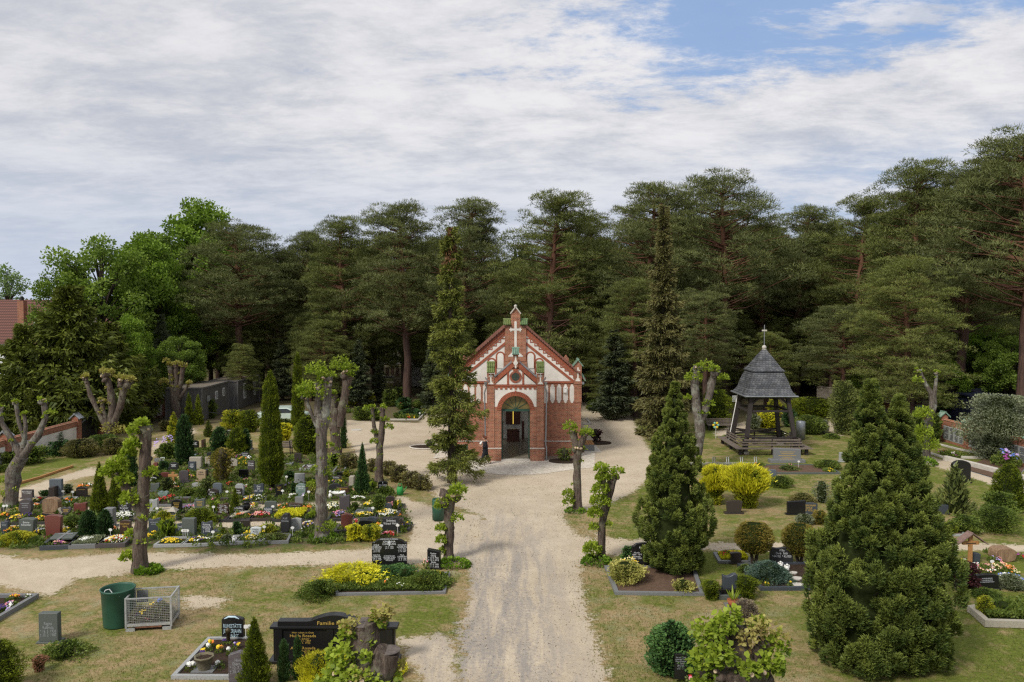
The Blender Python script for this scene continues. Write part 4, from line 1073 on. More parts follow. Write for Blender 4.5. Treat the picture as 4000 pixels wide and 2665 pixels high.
def broad_tree(seed,H,crown_r,crown_base,mat,clumps=70,dens=260,leaf=0.34,open_=0.0):
 rn = random.Random(seed); rs = np.random.RandomState(seed)
 t = thing('broadleaf_tree','x','tree')
 m = MB(); r0 = 0.22 + H * 0.008
 m.tube([(0,0,0),(0.1,0.05,H * 0.3),(0.0,0.1,H * 0.62),(0.1,0,H * 0.9)],[r0,r0 * 0.8,r0 * 0.45,0.05],8,jit=0.06,rnd=rn)
 P,D,T = [],[],[]
 for j in range(clumps):
  u_ = Vector((rn.gauss(0,1),rn.gauss(0,1),rn.gauss(0,1))).normalized() * rn.uniform(0.45,1.0) ** 0.6
  zc = crown_base + (H - crown_base) * 0.52; zr = (H - crown_base) * 0.52
  c_ = Vector((u_.x * crown_r,u_.y * crown_r,zc + u_.z * zr))
  st_ = Vector((0,0,max(crown_base * 0.6,c_.z - 2.2 - rn.random() * 2)))
  m.tube([st_,st_.lerp(c_,0.5) + Vector((0,0,0.3)),c_],[0.10,0.06,0.02],4,cap=False)
  r_ = rn.uniform(0.55,1.25) * (crown_r / 3.6) ** 0.4
  n_ = int(dens * r_ * r_ * rn.uniform(0.6,1.1))
  v_ = rdir(n_,rs)
  P.append(np.array(c_) + v_ * np.array([r_,r_,r_ * 0.75]) * rs.uniform(0.35,1.05,(n_,1))); D.append(nrm(v_ * 0.7 + rdir(n_,rs) + np.array([0,0,0.15])))
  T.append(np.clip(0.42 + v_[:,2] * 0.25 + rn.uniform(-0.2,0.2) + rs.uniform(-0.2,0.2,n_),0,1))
 m.build('trunk',bark_dark,t)
 leaf_obj('crown',np.concatenate(P),np.concatenate(D),leaf,leaf * 0.7,mat,t,seed,'rh',np.concatenate(T))
 return t
def spruce_tree(seed,H,r_base,base_z,mat,pw=0.9,boughs=150,n_per=90,L=0.26,droop=0.35,env=None,name='spruce_tree',W=0.1):
 rn = random.Random(seed); rs = np.random.RandomState(seed)
 t = thing(name,'x','tree')
 m = MB(); m.tube([(0,0,0),(0.05,0.03,H * 0.35),(-0.04,0.02,H * 0.7),(0,0,H * 0.99)],[0.10 + H * 0.014,0.07 + H * 0.009,0.10,0.02],8,jit=0.05,rnd=rn)
 P,D,T = [],[],[]
 for j in range(boughs):
  f = (j + rn.random()) / boughs; z = base_z + (H - base_z) * f
  rr = r_base * (env(f) if env else (1 - f) ** pw) * rn.uniform(0.55,1.12) + 0.12
  a = rn.uniform(0,6.283) if not j % 3 else j * 2.399
  dx,dy = math.cos(a),math.sin(a)
  k_ = int(n_per * (0.35 + rr / r_base))
  s_ = rs.uniform(0.08,1,k_) ** 0.75
  zz_ = z + rr * (0.12 * s_ - droop * s_ ** 1.6) + (rr * 0.22 * np.clip(s_ - 0.75,0,1) / 0.25)
  wd = rr * 0.30 * (1 - 0.65 * s_)
  lat = rs.normal(size=k_) * wd * 0.6
  hang = -np.abs(rs.normal(size=k_)) * 0.16 * (rr ** 0.5)
  P.append(np.stack([dx * rr * s_ - dy * lat,dy * rr * s_ + dx * lat,zz_ + hang * 0.9 + 0.05],1))
  d_ = np.stack([dx * 0.8 - dy * lat * 1.5,dy * 0.8 + dx * lat * 1.5,np.full(k_,0.02) + hang * 1.6],1) + rdir(k_,rs) * 0.55
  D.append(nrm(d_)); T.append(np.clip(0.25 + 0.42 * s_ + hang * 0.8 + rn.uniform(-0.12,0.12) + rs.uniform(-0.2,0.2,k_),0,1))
  m.tube([(0,0,z - 0.05),(dx * rr * 0.5,dy * rr * 0.5,z - rr * droop * 0.15),(dx * rr * 0.92,dy * rr * 0.92,z - rr * droop * 0.8)],[0.035,0.02,0.008],4,cap=False)
 m.build('trunk',bark_dark,t)
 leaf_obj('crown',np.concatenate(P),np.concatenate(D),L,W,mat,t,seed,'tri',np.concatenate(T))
 return t
# ------------------------------------------------------------------ the pine wood behind
def place(proto,used,x,y,s,label,group=None,name=None,sx=None):
 o = proto if not used.get(proto.name) else copy_tree(proto)
 used[proto.name] = True
 o.location = (x,y,0); o.rotation_euler = (0,0,R.uniform(0,6.28)); o.scale = (sx or s,sx or s,s)
 o['label'] = label; o['category'] = 'tree'
 if group: o['group'] = group
 return o
USED = {}
pines = [pine_tree(21,18,4.6,7.0,pine_leaf,0.25,pads=140),pine_tree(22,18,3.9,4.5,pine_leaf2,-0.2,pads=165),pine_tree(23,18,5.2,8.5,pine_leaf,0.1,pads=130),
         pine_tree(24,18,4.2,3.5,pine_leaf2,-0.35,pads=175),pine_tree(25,18,3.5,8.0,pine_leaf,0.3,pads=115)]
def pine_at(i,sxp,D,top,label,group=None,wide=1.0):
 """sxp, top = photo readings of the crown's middle and tip"""
 x = (sxp - 2000) * D / FP; z = CH + (1200 - top) * D / FP - 0.5
 s = z / 18.0
 return place(pines[i % 5],USED,x,D,s,label,group,sx=s * wide)
front = [ # index, x, distance, top y, label
 (2,930,80,868,'broad dark pine with a bent bare trunk behind the grey containers',1.25),
 (1,1345,78,850,'ragged pine with sparse top shoots right of the broad dark pine',1.0),
 (0,1590,76,795,'tall dense pine with a red trunk behind the obelisk',1.05),
 (4,1800,74,770,'tall dark pine just left of the gap above the chapel gable',1.1),
 (3,2130,72,752,'tall rounded pine directly behind the chapel gable',1.15),
 (1,2290,80,838,'lower pine between the chapel pine and the pair of flat-topped pines',1.0),
 (0,2520,74,712,'airy flat-topped pine behind the dark spruce right of the chapel',1.05),
 (2,2830,76,682,'flat-topped pine with a swept crown left of the bell tower cross',1.05),
 (4,3110,84,800,'low pine with a leaning fork behind the bell tower',1.15),
 (3,3330,78,770,'bushy light green pine right of the bell tower',1.1),
 (1,3590,70,640,'tall pine with a domed top right of the bell tower',1.05),
 (0,3760,66,660,'pine with low sweeping boughs above the inscribed wall',1.1),
 (2,4010,60,520,'tallest pine with a forked red trunk at the right edge',1.05),
 (3,3560,58,990,'low pine bough mass above the right pollard lime',1.25),
 (1,2480,68,1080,'small dark pine behind the dark spruce',1.2),
 (4,2760,66,1120,'small dark pine between the dark spruce and the bell tower roof',1.3),
 (2,3300,64,1180,'small spreading pine behind the hedge right of the bell tower',1.4),
 (0,1190,84,900,'narrow pine between the broad dark pine and the ragged pine',0.9),
]
for (i,x,D,top,lab,wd) in front: pine_at(i,x,D,top,lab,None,wd)
rr = random.Random(5)
G1 = 'dark pines massed in the wood behind the chapel'
skyl = [(640,1000),(900,930),(1150,905),(1400,860),(1650,830),(1880,850),(1960,985),(2080,830),(2330,870),(2560,770),(2850,770),(3050,850),(3250,815),(3500,740),(3700,700),(3950,560),(4200,500),(4500,500)]
def sky_top(x): return float(np.interp(x,[a for a,b in skyl],[b for a,b in skyl]))
row = 0
for D,n_,add in ((88,22,40),(98,24,75),(110,26,120)):
 for i in range(n_):
  x = 760 + (4350 - 760) * (i + 0.5 + rr.uniform(-0.3,0.3)) / n_
  pine_at(rr.randrange(5),x,D + rr.uniform(-4,4),sky_top(x) + add + rr.uniform(-20,60),'dark pine standing among others in the wood behind the chapel',G1,rr.uniform(0.95,1.25))
G2 = 'shady young pines filling the wood below the tall crowns'
for D,n_,tp in ((72,15,1270),(82,18,1200),(94,18,1120)):
 for i in range(n_):
  x = 900 + (4300 - 900) * (i + 0.5 + rr.uniform(-0.35,0.35)) / n_
  if D == 72 and (1350 < x < 1720 or 1850 < x < 2320 or 3050 < x < 3500): continue
  if D < 90 and 1380 < x < 1640: continue
  pine_at(3 if rr.random() < 0.6 else 1,x,D + rr.uniform(-3,3),tp + rr.uniform(-60,60),'low shady pine filling the wood below the tall crowns',G2,1.35)
# deciduous trees on the left and bright undergrowth on the right
broads = [broad_tree(31,14,4.2,3.2,maple_leaf,110,420,0.26),broad_tree(32,14,3.6,2.5,maple_bright,100,420,0.26),broad_tree(33,14,4.0,5.0,maple_leaf,55,260,0.26)]
def broad_at(i,sxp,D,top,label,wide=1.0,group=None):
 x = (sxp - 2000) * D / FP; z = CH + (1200 - top) * D / FP
 return place(broads[i],USED,x,D,z / 14.0,label,group,sx=z / 14.0 * wide)
for a in ((2,400,72,935,'airy maple with sky showing between its boughs above the red roof',1.0),(1,560,76,950,'bright yellow-green tree between the airy maple and the broad pine',0.9),
          (1,775,92,822,'dense bright maple rising behind the broad dark pine',1.0),(2,260,70,1060,'smaller airy maple left of the tall one',0.8),(0,620,90,940,'green tree between two maples on the left skyline',0.9),
          (1,500,66,1250,'light green young tree beside the dark yew',0.9),(0,700,70,1330,'shaded green tree behind the grey containers',1.1),(0,650,82,1180,'shady maple under the broad pine',1.2),
          (0,860,92,1250,'shady broadleaf tree behind the containers',1.3),(0,1060,96,1250,'shady broadleaf tree behind the thuja columns',1.3),
          (1,3250,88,1280,'bright undergrowth tree seen beside the bell tower roof',1.0),(1,3850,72,1290,'bright green undergrowth tree behind the right boundary wall',1.4),
          (1,3480,84,1340,'bright green undergrowth tree deep behind the right pollard',1.1),(1,3700,66,1420,'low bright tree right behind the inscribed wall',1.4),(0,3950,64,1330,'bright leafy tree behind the silvery bush',1.2),
          (0,3400,64,1440,'leafy green shrub tree left of the right pollard',1.3)):
 broad_at(*a)
# pale poplar far left
pl = broad_tree(35,14,2.6,1.0,mat_leaf('pale_poplar_leaves',(0.06,0.10,0.04),(0.20,0.27,0.11),0.3,0.5),60,150,0.32)
place(pl,USED,(30 - 2000) * 118 / FP,118,(CH + (1200 - 1018) * 118 / FP) / 14,'pale green poplar beyond the red-roofed house')
# dark yew-like tree in front of the house
yew = spruce_tree(41,9.5,4.6,0.6,yew_leaf,0.5,190,150,0.38,0.30,env=lambda f: 0.75 + 0.35 * math.sin(f * 5) * (1 - f) if f < 0.45 else max(0.12,(1 - f) / 0.55 * 0.9),name='yew_tree',W=0.17)
place(yew,USED,(270 - 2000) * 59 / FP,59,1.14,'large dark yew in front of the white house')
yw2 = copy_tree(yew); yw2.location = ((90 - 2000) * 57 / FP,57,0); yw2.rotation_euler = (0,0,2.0); yw2.scale = (0.75,0.75,0.85); yw2['label'] = 'smaller dark yew cut by the left edge of the photo'
yw3 = copy_tree(yew); yw3.location = ((430 - 2000) * 64 / FP,64,0); yw3.rotation_euler = (0,0,4.0); yw3.scale = (0.85,0.85,0.85); yw3['label'] = 'dark yew behind the two-headed pollard and gate'
sp3 = spruce_tree(44,11,2.0,1.0,fir_dark,0.8,110,90,0.34,0.4,W=0.14)
place(sp3,USED,(630 - 2000) * 73 / FP,73,(CH + (1200 - 1230) * 73 / FP) / 11,'dark drooping spruce behind the containers')
for (x,D,top,s_,lab) in ((1690,70,1330,1.2,'dark fir beside the obelisk'),(2400,66,1290,1.5,'very dark fir beside the path right of the chapel'),(1480,78,1400,1.3,'dark low fir left of the obelisk'),
                             (1400,74,1330,1.3,'dark fir behind the clipped hedges'),(3380,76,1440,0.9,'small dark cone fir under the pines right of the bell tower'),(1100,80,1330,1.4,'dark fir left of the middle pollards'),
                             (960,88,1400,1.6,'dark fir right behind the containers')):
 o = copy_tree(sp3); z = (CH + (1200 - top) * D / FP) / 11; o.location = ((x - 2000) * D / FP,D,0); o.rotation_euler = (0,0,R.uniform(0,6)); o.scale = (z * s_,z * s_,z); o['label'] = lab
# far wood as one mass
rs = np.random.RandomState(77); n_ = 60000
X_ = rs.uniform(-150,150,n_); Y_ = rs.uniform(126,150,n_)
top = 15 + 2.5 * np.sin(X_ * 0.11) + 2.0 * np.sin(X_ * 0.37 + 1) + 1.2 * np.sin(X_ * 0.9); top = np.where(X_ < -62,top * 0.55 - (-62 - X_) * 0.02,top)
Z_ = top * rs.uniform(0,1,n_) ** 0.6
P = np.stack([X_,Y_,Z_],1); Dn = nrm(rdir(n_,rs) + np.array([0,-0.2,0.5]))
o = leaf_obj('far_wood',P,Dn,1.5,0.9,mat_leaf('far_wood_leaves',(0.008,0.014,0.007),(0.035,0.055,0.018),0.1,0.2),None,9,'rh')
tag(o,'far edge of the wood seen as one dark mass between the trunks','woodland',kind='stuff')
# ---- the two chapel spruces and the two big conifers
def own(t,x,y,label,rz=0.0):
 t.location = (x,y,0); t.rotation_euler = (0,0,rz); t['label'] = label; return t
spr = spruce_tree(51,13.6,2.0,0.8,spruce_leaf,0.85,180,250,0.17,0.42,env=lambda f: (1.0 - 0.35 * f) * (0.72 + 0.28 * math.sin(f * 40) * math.sin(f * 17)) if f < 0.66 else (0.45 - 0.30 * (f - 0.66) / 0.34),W=0.06)
p = g('P',1765,1885); own(spr,p.x,p.y,'tall slender olive-green spruce in front of the left chapel wall')
rs = np.random.RandomState(3)
zc = rs.uniform(11.3,13.6,900); a = rs.uniform(0,6.28,900); rr_ = 0.45 * (13.9 - zc) / 2.2 * rs.uniform(0.3,1,900) + 0.05
leaf_obj('cones',np.stack([np.cos(a) * rr_,np.sin(a) * rr_,zc],1),nrm(np.stack([np.cos(a) * .3,np.sin(a) * .3,-np.ones(900)],1)),0.16,0.10,mat_leaf('spruce_cones',(0.06,0.03,0.015),(0.16,0.09,0.04),0.05),spr,5,'rh')
sp2 = spruce_tree(52,16.6,2.7,0.4,spruce_dark,0.85,290,190,0.26,0.45,env=lambda f: float(np.interp(f,[0,0.1,0.3,0.57,0.77,1],[0.8,0.84,0.80,0.50,0.20,0.05])) * (0.8 + 0.2 * math.sin(f * 55)),W=0.10)
own(sp2,10.9,57.5,'tall dark brownish spruce right of the chapel path')
def lobed_conifer(name,label,x,y,H,spec,mat,L,W,seed,n_lobes,lobe_r,prof,n_per,corefac=0.7):
 """spire built of many upright plumes of sprays"""
 rn = random.Random(seed); rs = np.random.RandomState(seed)
 t = thing(name,label,'tree',(x,y,0))
 P,D,T = [],[],[]
 for (ox,oy,hh,rad_) in spec:
  for j in range(n_lobes):
   f = rn.random() ** 1.15 * 0.97; z = 0.15 + hh * f; r_ = rad_ * prof(f) * rn.uniform(0.66,1.12); a = rn.uniform(0,6.283)
   c_ = np.array([ox + math.cos(a) * r_,oy + math.sin(a) * r_,z])
   lr = lobe_r * rn.uniform(0.6,1.3) * (0.22 + 0.78 * prof(f)); lh = lr * rn.uniform(2.0,4.2)
   ax = Vector((math.cos(a) * 0.34,math.sin(a) * 0.34,1)).normalized()
   k_ = int(n_per * rn.uniform(0.8,1.2))
   u_ = rdir(k_,rs); u_[:,2] = np.abs(u_[:,2]) * 1.0 - 0.25
   out = math.cos(a) * u_[:,0] + math.sin(a) * u_[:,1]
   u_ = np.where((out < -0.3)[:,None],u_ * np.array([-1,-1,1]),u_)
   sc_ = rs.uniform(0.6,1.0,(k_,1)) * (1 - 0.45 * np.clip(u_[:,2:3],0,1))
   q = c_ + u_ * np.array([lr,lr,0]) * sc_ + np.outer(u_[:,2] * lh,np.array(ax)) * sc_
   P.append(q); D.append(nrm(u_ * np.array([.7,.7,.3]) + np.array(ax) * 0.6 + rdir(k_,rs) * 0.65))
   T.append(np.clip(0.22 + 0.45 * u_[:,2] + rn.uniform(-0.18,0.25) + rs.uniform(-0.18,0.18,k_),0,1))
  m = MB(); m.tube([(ox * 0.4,oy * 0.4,0),(ox,oy,hh * 0.5),(ox,oy,hh * 0.93)],[0.16,0.10,0.02],7)
  for i in range(26):
   a = rn.uniform(0,6.28); f = rn.uniform(0.02,0.75); r_ = rad_ * prof(f) * 0.85
   m.tube([(ox,oy,hh * f * 0.75),(ox + math.cos(a) * r_ * 0.6,oy + math.sin(a) * r_ * 0.6,hh * f),(ox + math.cos(a) * r_,oy + math.sin(a) * r_,hh * f + 0.35)],[0.04,0.03,0.01],5,cap=False)
  m.build('trunk',bark_dark,t)
  cm = core_mesh(lambda t_: prof(t_),hh * 0.95,rad_,core_mid,t,corefac); cm.location = (ox,oy,0.1)
 leaf_obj('foliage',np.concatenate(P),np.concatenate(D),L,W,mat,t,seed,'tri',np.concatenate(T))
 return t
lobed_conifer('cypress_tree','huge plumed green cypress with two tips, nearest tree on the right',9.72,20.6,7.5,[(-0.40,0.0,7.45,1.36),(0.40,0.1,7.05,1.36)],cyp_leaf,0.095,0.040,61,620,0.21,lambda t: 0.82 + 0.6 * t if t < 0.3 else max(0.03,(1 - (t - 0.3) / 0.7) ** 1.1),270)
lobed_conifer('cypress_tree','loose grey-green juniper-like conifer right of the avenue',5.72,27.9,6.9,[(0.0,0.0,6.7,1.2)],cyp_leaf,0.085,0.036,62,620,0.17,lambda t: (0.75 + 1.0 * t if t < 0.25 else 1.0) * (1 - 0.05 * math.sin(t * 17)) * max(0.05,(1 - max(0,t - 0.25) / 0.75) ** 0.95),190,0.7)
# ------------------------------------------------------------------ bell tower
slate_m,kk = new_mat('slate_shingles')
tc = kk.N('ShaderNodeTexCoord'); mp = kk.N('ShaderNodeMapping'); mp.inputs['Rotation'].default_value = (0,0,0)
sp_ = kk.N('ShaderNodeSeparateXYZ'); kk.L(tc.outputs['Object'],sp_.inputs[0]); cb_ = kk.N('ShaderNodeCombineXYZ')
ad = kk.N('ShaderNodeMath',operation='ADD'); kk.L(sp_.outputs[0],ad.inputs[0]); kk.L(sp_.outputs[1],ad.inputs[1]); kk.L(ad.outputs[0],cb_.inputs[0]); kk.L(sp_.outputs[2],cb_.inputs[1])
br = kk.N('ShaderNodeTexBrick',offset=0.5); br.inputs['Scale'].default_value = 1; br.inputs['Brick Width'].default_value = 0.20; br.inputs['Row Height'].default_value = 0.125; br.inputs['Mortar Size'].default_value = 0.010
br.inputs['Color1'].default_value = (0.055,0.060,0.070,1); br.inputs['Color2'].default_value = (0.115,0.118,0.125,1); br.inputs['Mortar'].default_value = (0.02,0.02,0.02,1)
kk.L(cb_.outputs[0],br.inputs['Vector'])
n_ = kk.N('ShaderNodeTexNoise',i_Scale=2.5,i_Detail=5.0); kk.L(tc.outputs['Object'],n_.inputs['Vector']); mr_ = kk.N('ShaderNodeMapRange',i_1=0.3,i_2=0.7,i_3=0.7,i_4=1.5); kk.L(n_.outputs['Fac'],mr_.inputs[0])
mu = kk.N('ShaderNodeMix',data_type='RGBA',blend_type='MULTIPLY'); mu.inputs['Factor'].default_value = 1; kk.L(br.outputs['Color'],mu.inputs['A']); kk.L(mr_.outputs[0],mu.inputs['B'])
bs = kk.N('ShaderNodeBsdfPrincipled',i_Roughness=0.5); kk.L(mu.outputs['Result'],bs.inputs['Base Color']); bp = kk.N('ShaderNodeBump',i_Strength=0.7,i_Distance=0.02,invert=True); kk.L(br.outputs['Fac'],bp.inputs['Height']); kk.L(bp.outputs[0],bs.inputs['Normal']); kk.L(bs.outputs[0],kk.out.inputs[0])
TX,TY = 16.55,52.2
tower = thing('bell_tower','open dark timber bell tower with slate bell-cast roof and a cross on top','bell tower',(TX,TY,0))
def ring(hw,z): return [(-hw,-hw,z),(hw,-hw,z),(hw,hw,z),(-hw,hw,z)]
def pyr(prof_,name):
 m = MB(); vs = []
 for hw,z in prof_: vs += ring(hw,z)
 fs = [(i * 4 + k_,i * 4 + (k_ + 1) % 4,(i + 1) * 4 + (k_ + 1) % 4,(i + 1) * 4 + k_) for i in range(len(prof_) - 1) for k_ in range(4)]
 fs.append((3,2,1,0)); e = len(prof_) - 1; fs.append((e * 4,e * 4 + 1,e * 4 + 2,e * 4 + 3)); m.add(vs,fs)
 return m.build(name,slate_m,tower)
lw = pyr([(1.64,3.68),(1.47,3.86),(1.33,4.12),(1.25,4.45),(1.12,4.80),(0.98,5.12),(0.90,5.26)],'lower_roof')
pyr([(1.06,5.22),(0.84,5.45),(0.62,5.80),(0.40,6.15),(0.20,6.45),(0.10,6.60)],'upper_roof')
m = MB(); m.tube([(-1.68,-1.68,3.66),(1.68,-1.68,3.66)],0.05,6); m.tube([(-1.68,-1.68,3.66),(-1.68,1.68,3.66)],0.05,6); m.tube([(1.68,-1.68,3.66),(1.68,1.68,3.66)],0.05,6); m.tube([(-1.68,1.68,3.66),(1.68,1.68,3.66)],0.05,6); m.build('gutter',zinc,tower)
m = MB(); m.blob((0,0,6.72),0.15,0,12,8); m.tube([(0,0,6.5),(0,0,6.62)],0.13,10); m.build('ball_finial',stone_light,tower)
m = MB(); m.tube([(0,0,6.8),(0,0,8.2)],0.028,8); m.build('mast',zinc,tower)
m = MB(); m.box(-0.16,-0.03,7.78,0.16,0.03,7.88); m.build('cross_arm',stone_light,tower)
for sx in (-1,1):
 for sy in (-1,1):
  m = MB(); m.bar((sx * 1.66,sy * 1.66,0),(sx * 1.16,sy * 1.20,3.66),0.24,0.24,up=(0,1,0)); m.build('leg',wood_dark,tower)
  m = MB(); m.box(sx * 1.68 - 0.2,sy * 1.68 - 0.2,-0.02,sx * 1.68 + 0.2,sy * 1.68 + 0.2,0.16); m.build('footing',stone_light,tower)
  m = MB(); m.bar((sx * 1.28,sy * 1.28,3.0),(sx * 0.62,sy * 1.22,3.64),0.10,0.12); m.build('brace',wood_dark,tower)
  m = MB(); m.bar((sx * 1.28,sy * 1.28,3.0),(sx * 1.22,sy * 0.62,3.64),0.10,0.12); m.build('brace',wood_dark,tower)
for s in (-1,1):
 m = MB(); m.box(-1.3,s * 1.22 - 0.08,3.5,1.3,s * 1.22 + 0.08,3.67); m.build('top_beam',wood_dark,tower)
 m = MB(); m.box(s * 1.22 - 0.08,-1.12,3.5,s * 1.22 + 0.08,1.12,3.66); m.build('top_beam',wood_dark,tower)
 m = MB(); m.box(-1.34,s * 1.33 - 0.05,2.62,1.34,s * 1.33 + 0.05,2.75); m.build('cross_beam',wood_dark,tower)
 m = MB(); m.box(s * 1.33 - 0.05,-1.28,2.60,s * 1.33 + 0.05,1.28,2.73); m.build('cross_beam',wood_dark,tower)
 m = MB(); m.bar((-1.6,s * 1.68,0.75),(1.6,s * 1.68,1.12),0.07,0.12); m.bar((-1.6,s * 1.75,1.12),(1.6,s * 1.75,0.75),0.05,0.12); m.build('diagonal_rail',wood_dark,tower)
m = MB(); m.tube([(-1.80,1.66,0.3),(-1.34,1.20,3.6)],0.035,6); m.build('conductor',white_paint,tower)
tb = thing('wraparound_bench','weathered slatted bench wrapped round the foot of the bell tower','bench',(TX,TY,0))
def ringslats(name,offs,z,w_,h_,mat):
 m = MB()
 for o_ in offs:
  q = 1.86 + o_; zz_ = z if not callable(z) else z(o_)
  for a,b in (((-q,-q),(q + 0.02,-q)),((-q,-q),(-q,q)),((q,-q),(q,q)),((-q,q),(q,q))):
   e = 0.0
   m.bar((a[0],a[1],zz_ + (0.002 if a[0] == b[0] else 0)),(b[0],b[1],zz_ + (0.002 if a[0] == b[0] else 0)),w_ if name == 'seat' else h_,h_ if name == 'seat' else w_)
 return m.build(name,mat,tb)
ringslats('seat',(0.12,0.22,0.32,0.42,0.52),0.43,0.075,0.035,wood_grey)
for z_,o_ in ((0.60,0.06),(0.76,0.03),(0.92,0.0)): ringslats('backrest',(o_,),z_,0.09,0.03,wood_grey)
for sx,sy in ((-1,-1),(1,-1),(0,-1),(-1,0),(1,0),(-1,1),(0,1),(1,1)):
 m = MB(); m.box(sx * 2.10 - 0.09,sy * 2.10 - 0.09,0,sx * 2.10 + 0.09,sy * 2.10 + 0.09,0.40); m.box(sx * 1.84 - 0.04,sy * 1.84 - 0.04,0.0,sx * 1.84 + 0.04,sy * 1.84 + 0.04,0.98); m.build('bench_post',wood_dark,tb)
# ------------------------------------------------------------------ boundary walls: brick piers, plaster fields, glazed caps
def pier_and_wall(X_,ys,side,label,slabs=False,gaps=()):
 t = thing('brick_wall',label,'wall',(X_,0,0))
 fx = -side * 0.16
 for y in ys:
  m = MB(); m.box(-0.22,y - 0.22,0,0.22,y + 0.22,1.72); m.prism([(-0.22,1.72),(0.22,1.72),(0,1.9)],y - 0.22,y + 0.22); p_ = m.build('pier',brickY,t)
  m = MB()
  for s in (-1,1):
   m.bar((0,y,2.02),(s * 0.36,y,1.68),0.62,0.04,up=(s,0,1))
   for i in range(5): m.tube([(0,y - 0.24 + i * 0.12,2.04),(s * 0.37,y - 0.24 + i * 0.12,1.71)],0.05,6)
  m.tube([(0,y - 0.32,2.04),(0,y + 0.32,2.04)],0.07,7)
  m.build('pier_cap',tile_teal if side > 0 else zinc,p_)
 for i,(a,b) in enumerate(zip(ys[:-1],ys[1:])):
  if i in gaps: continue
  m = MB(); m.box(-0.12,a + 0.22,0,0.12,b - 0.22,0.16); m.box(-0.12,a + 0.22,1.16,0.12,b - 0.22,1.52); m.prism([(-0.15,1.52),(0.15,1.52),(0,1.62)],a + 0.22,b - 0.22)
  m.build('wall_panel',brickY,t)
  m = MB(); m.box(-0.10,a + 0.22,0.16,0.10,b - 0.22,1.16); pf = m.build('plaster_field',plaster,t)
  if slabs:
   m = MB(); xx = fx * 0.8; m.box(min(xx,xx + fx * .1),a + 0.3,0.2,max(xx,xx + fx * .1),b - 0.3,1.12); sl_ = m.build('inscribed_slab',stone('light'),t)
   m = MB(); rn = random.Random(int(a * 10)); xx = fx * 0.93
   ncol = 4; span = (b - a - 0.8) / ncol
   for c_ in range(ncol):
    for r_ in range(15):
     if r_ == 7: continue
     w_ = span * rn.uniform(0.45,0.8); y_ = a + 0.4 + c_ * span; z_ = 1.06 - r_ * 0.056
     m.box(min(xx,xx - side * 0.004),y_,z_ - 0.012,max(xx,xx - side * 0.004),y_ + w_,z_ + 0.012)
   m.build('inscription_lines',letter['b'],sl_)
 return t
pier_and_wall(30.2,[46.0,49.2,52.4,55.5,58.8,62.0,65.2,68.4],1,'red brick boundary wall with green-capped piers and white inscribed name slabs, right side',True)
pier_and_wall(-30.0,[36.0,41.4,46.9,54.6],-1,'brick and plaster boundary wall left of the black gate',False)
pier_and_wall(-30.0,[57.6,61.4],-1,'short piece of boundary wall between the black gate and the plank gate',False,gaps=(0,))
pier_and_wall(-30.0,[64.6,68.0],-1,'boundary wall piece meeting the corner of the grey container',False)
t = thing('gate','black sheet metal gate with pitched top between two brick piers','gate',(-30.0,54.9,0))
m = MB(); m.add([(-.03,0,0.05),(-.03,2.4,0.05),(-.03,2.4,1.2),(-.03,1.2,1.62),(-.03,0,1.25),(.03,0,0.05),(.03,2.4,0.05),(.03,2.4,1.2),(.03,1.2,1.62),(.03,0,1.25)],
      [(0,1,2,3,4),(9,8,7,6,5),(0,5,6,1),(1,6,7,2),(2,7,8,3),(3,8,9,4),(4,9,5,0)]); m.build('gate_leaf',black_metal,t)
m = MB(); m.bar((0.06,0,1.27),(0.06,1.2,1.64),0.1,0.06); m.bar((0.06,1.2,1.64),(0.06,2.4,1.22),0.1,0.06); m.build('top_rail',zinc,t)
t = thing('gate','grey weathered vertical plank gate in the left boundary wall','gate',(-30.0,61.8,0))
for i in range(12):
 m = MB(); m.box(-0.03,i * 0.215,0.1,0.03,i * 0.215 + 0.2,1.72 - 0.02 * (i % 3)); m.build('plank',wood_grey,t)
t = thing('board_fence','grey board panel fence behind the gate posts','fence',(-30.1,57.7,0))
m = MB(); m.box(-0.03,0.25,0.1,0.03,3.5,1.5); m.build('panel',wood_grey,t)
for y in (0.3,3.4):
 m = MB(); m.box(-0.07,y,0,0.07,y + 0.12,1.6); m.build('post',zinc,t)
# ------------------------------------------------------------------ grey containers
corr,kk = new_mat('grey_container_steel')
tc = kk.N('ShaderNodeTexCoord'); wv = kk.N('ShaderNodeTexWave',i_Scale=2.6); ad = kk.N('ShaderNodeSeparateXYZ'); kk.L(tc.outputs['Object'],ad.inputs[0]); s2 = kk.N('ShaderNodeMath',operation='ADD'); kk.L(ad.outputs[0],s2.inputs[0]); kk.L(ad.outputs[1],s2.inputs[1])
cb_ = kk.N('ShaderNodeCombineXYZ'); kk.L(s2.outputs[0],cb_.inputs[0]); kk.L(cb_.outputs[0],wv.inputs['Vector'])
nn = kk.N('ShaderNodeTexNoise',i_Scale=1.4,i_Detail=5.0); kk.L(tc.outputs['Object'],nn.inputs['Vector']); mx = kk.N('ShaderNodeMix',data_type='RGBA'); mx.inputs['A'].default_value = (0.075,0.073,0.072,1); mx.inputs['B'].default_value = (0.125,0.12,0.115,1); kk.L(nn.outputs['Fac'],mx.inputs['Factor'])
bs = kk.N('ShaderNodeBsdfPrincipled',i_Roughness=0.6); kk.L(mx.outputs['Result'],bs.inputs['Base Color']); bp = kk.N('ShaderNodeBump',i_Strength=0.6,i_Distance=0.03); kk.L(wv.outputs['Fac'],bp.inputs['Height']); kk.L(bp.outputs[0],bs.inputs['Normal']); kk.L(bs.outputs[0],kk.out.inputs[0])
gravel_roof = mat_plain('gravel_roof',(0.10,0.08,0.06),0.95,0.4,9,0.5,col2=(0.24,0.21,0.17))
glass = mat_plain('pale_window',(0.25,0.27,0.27),0.2,0.3,3,0)
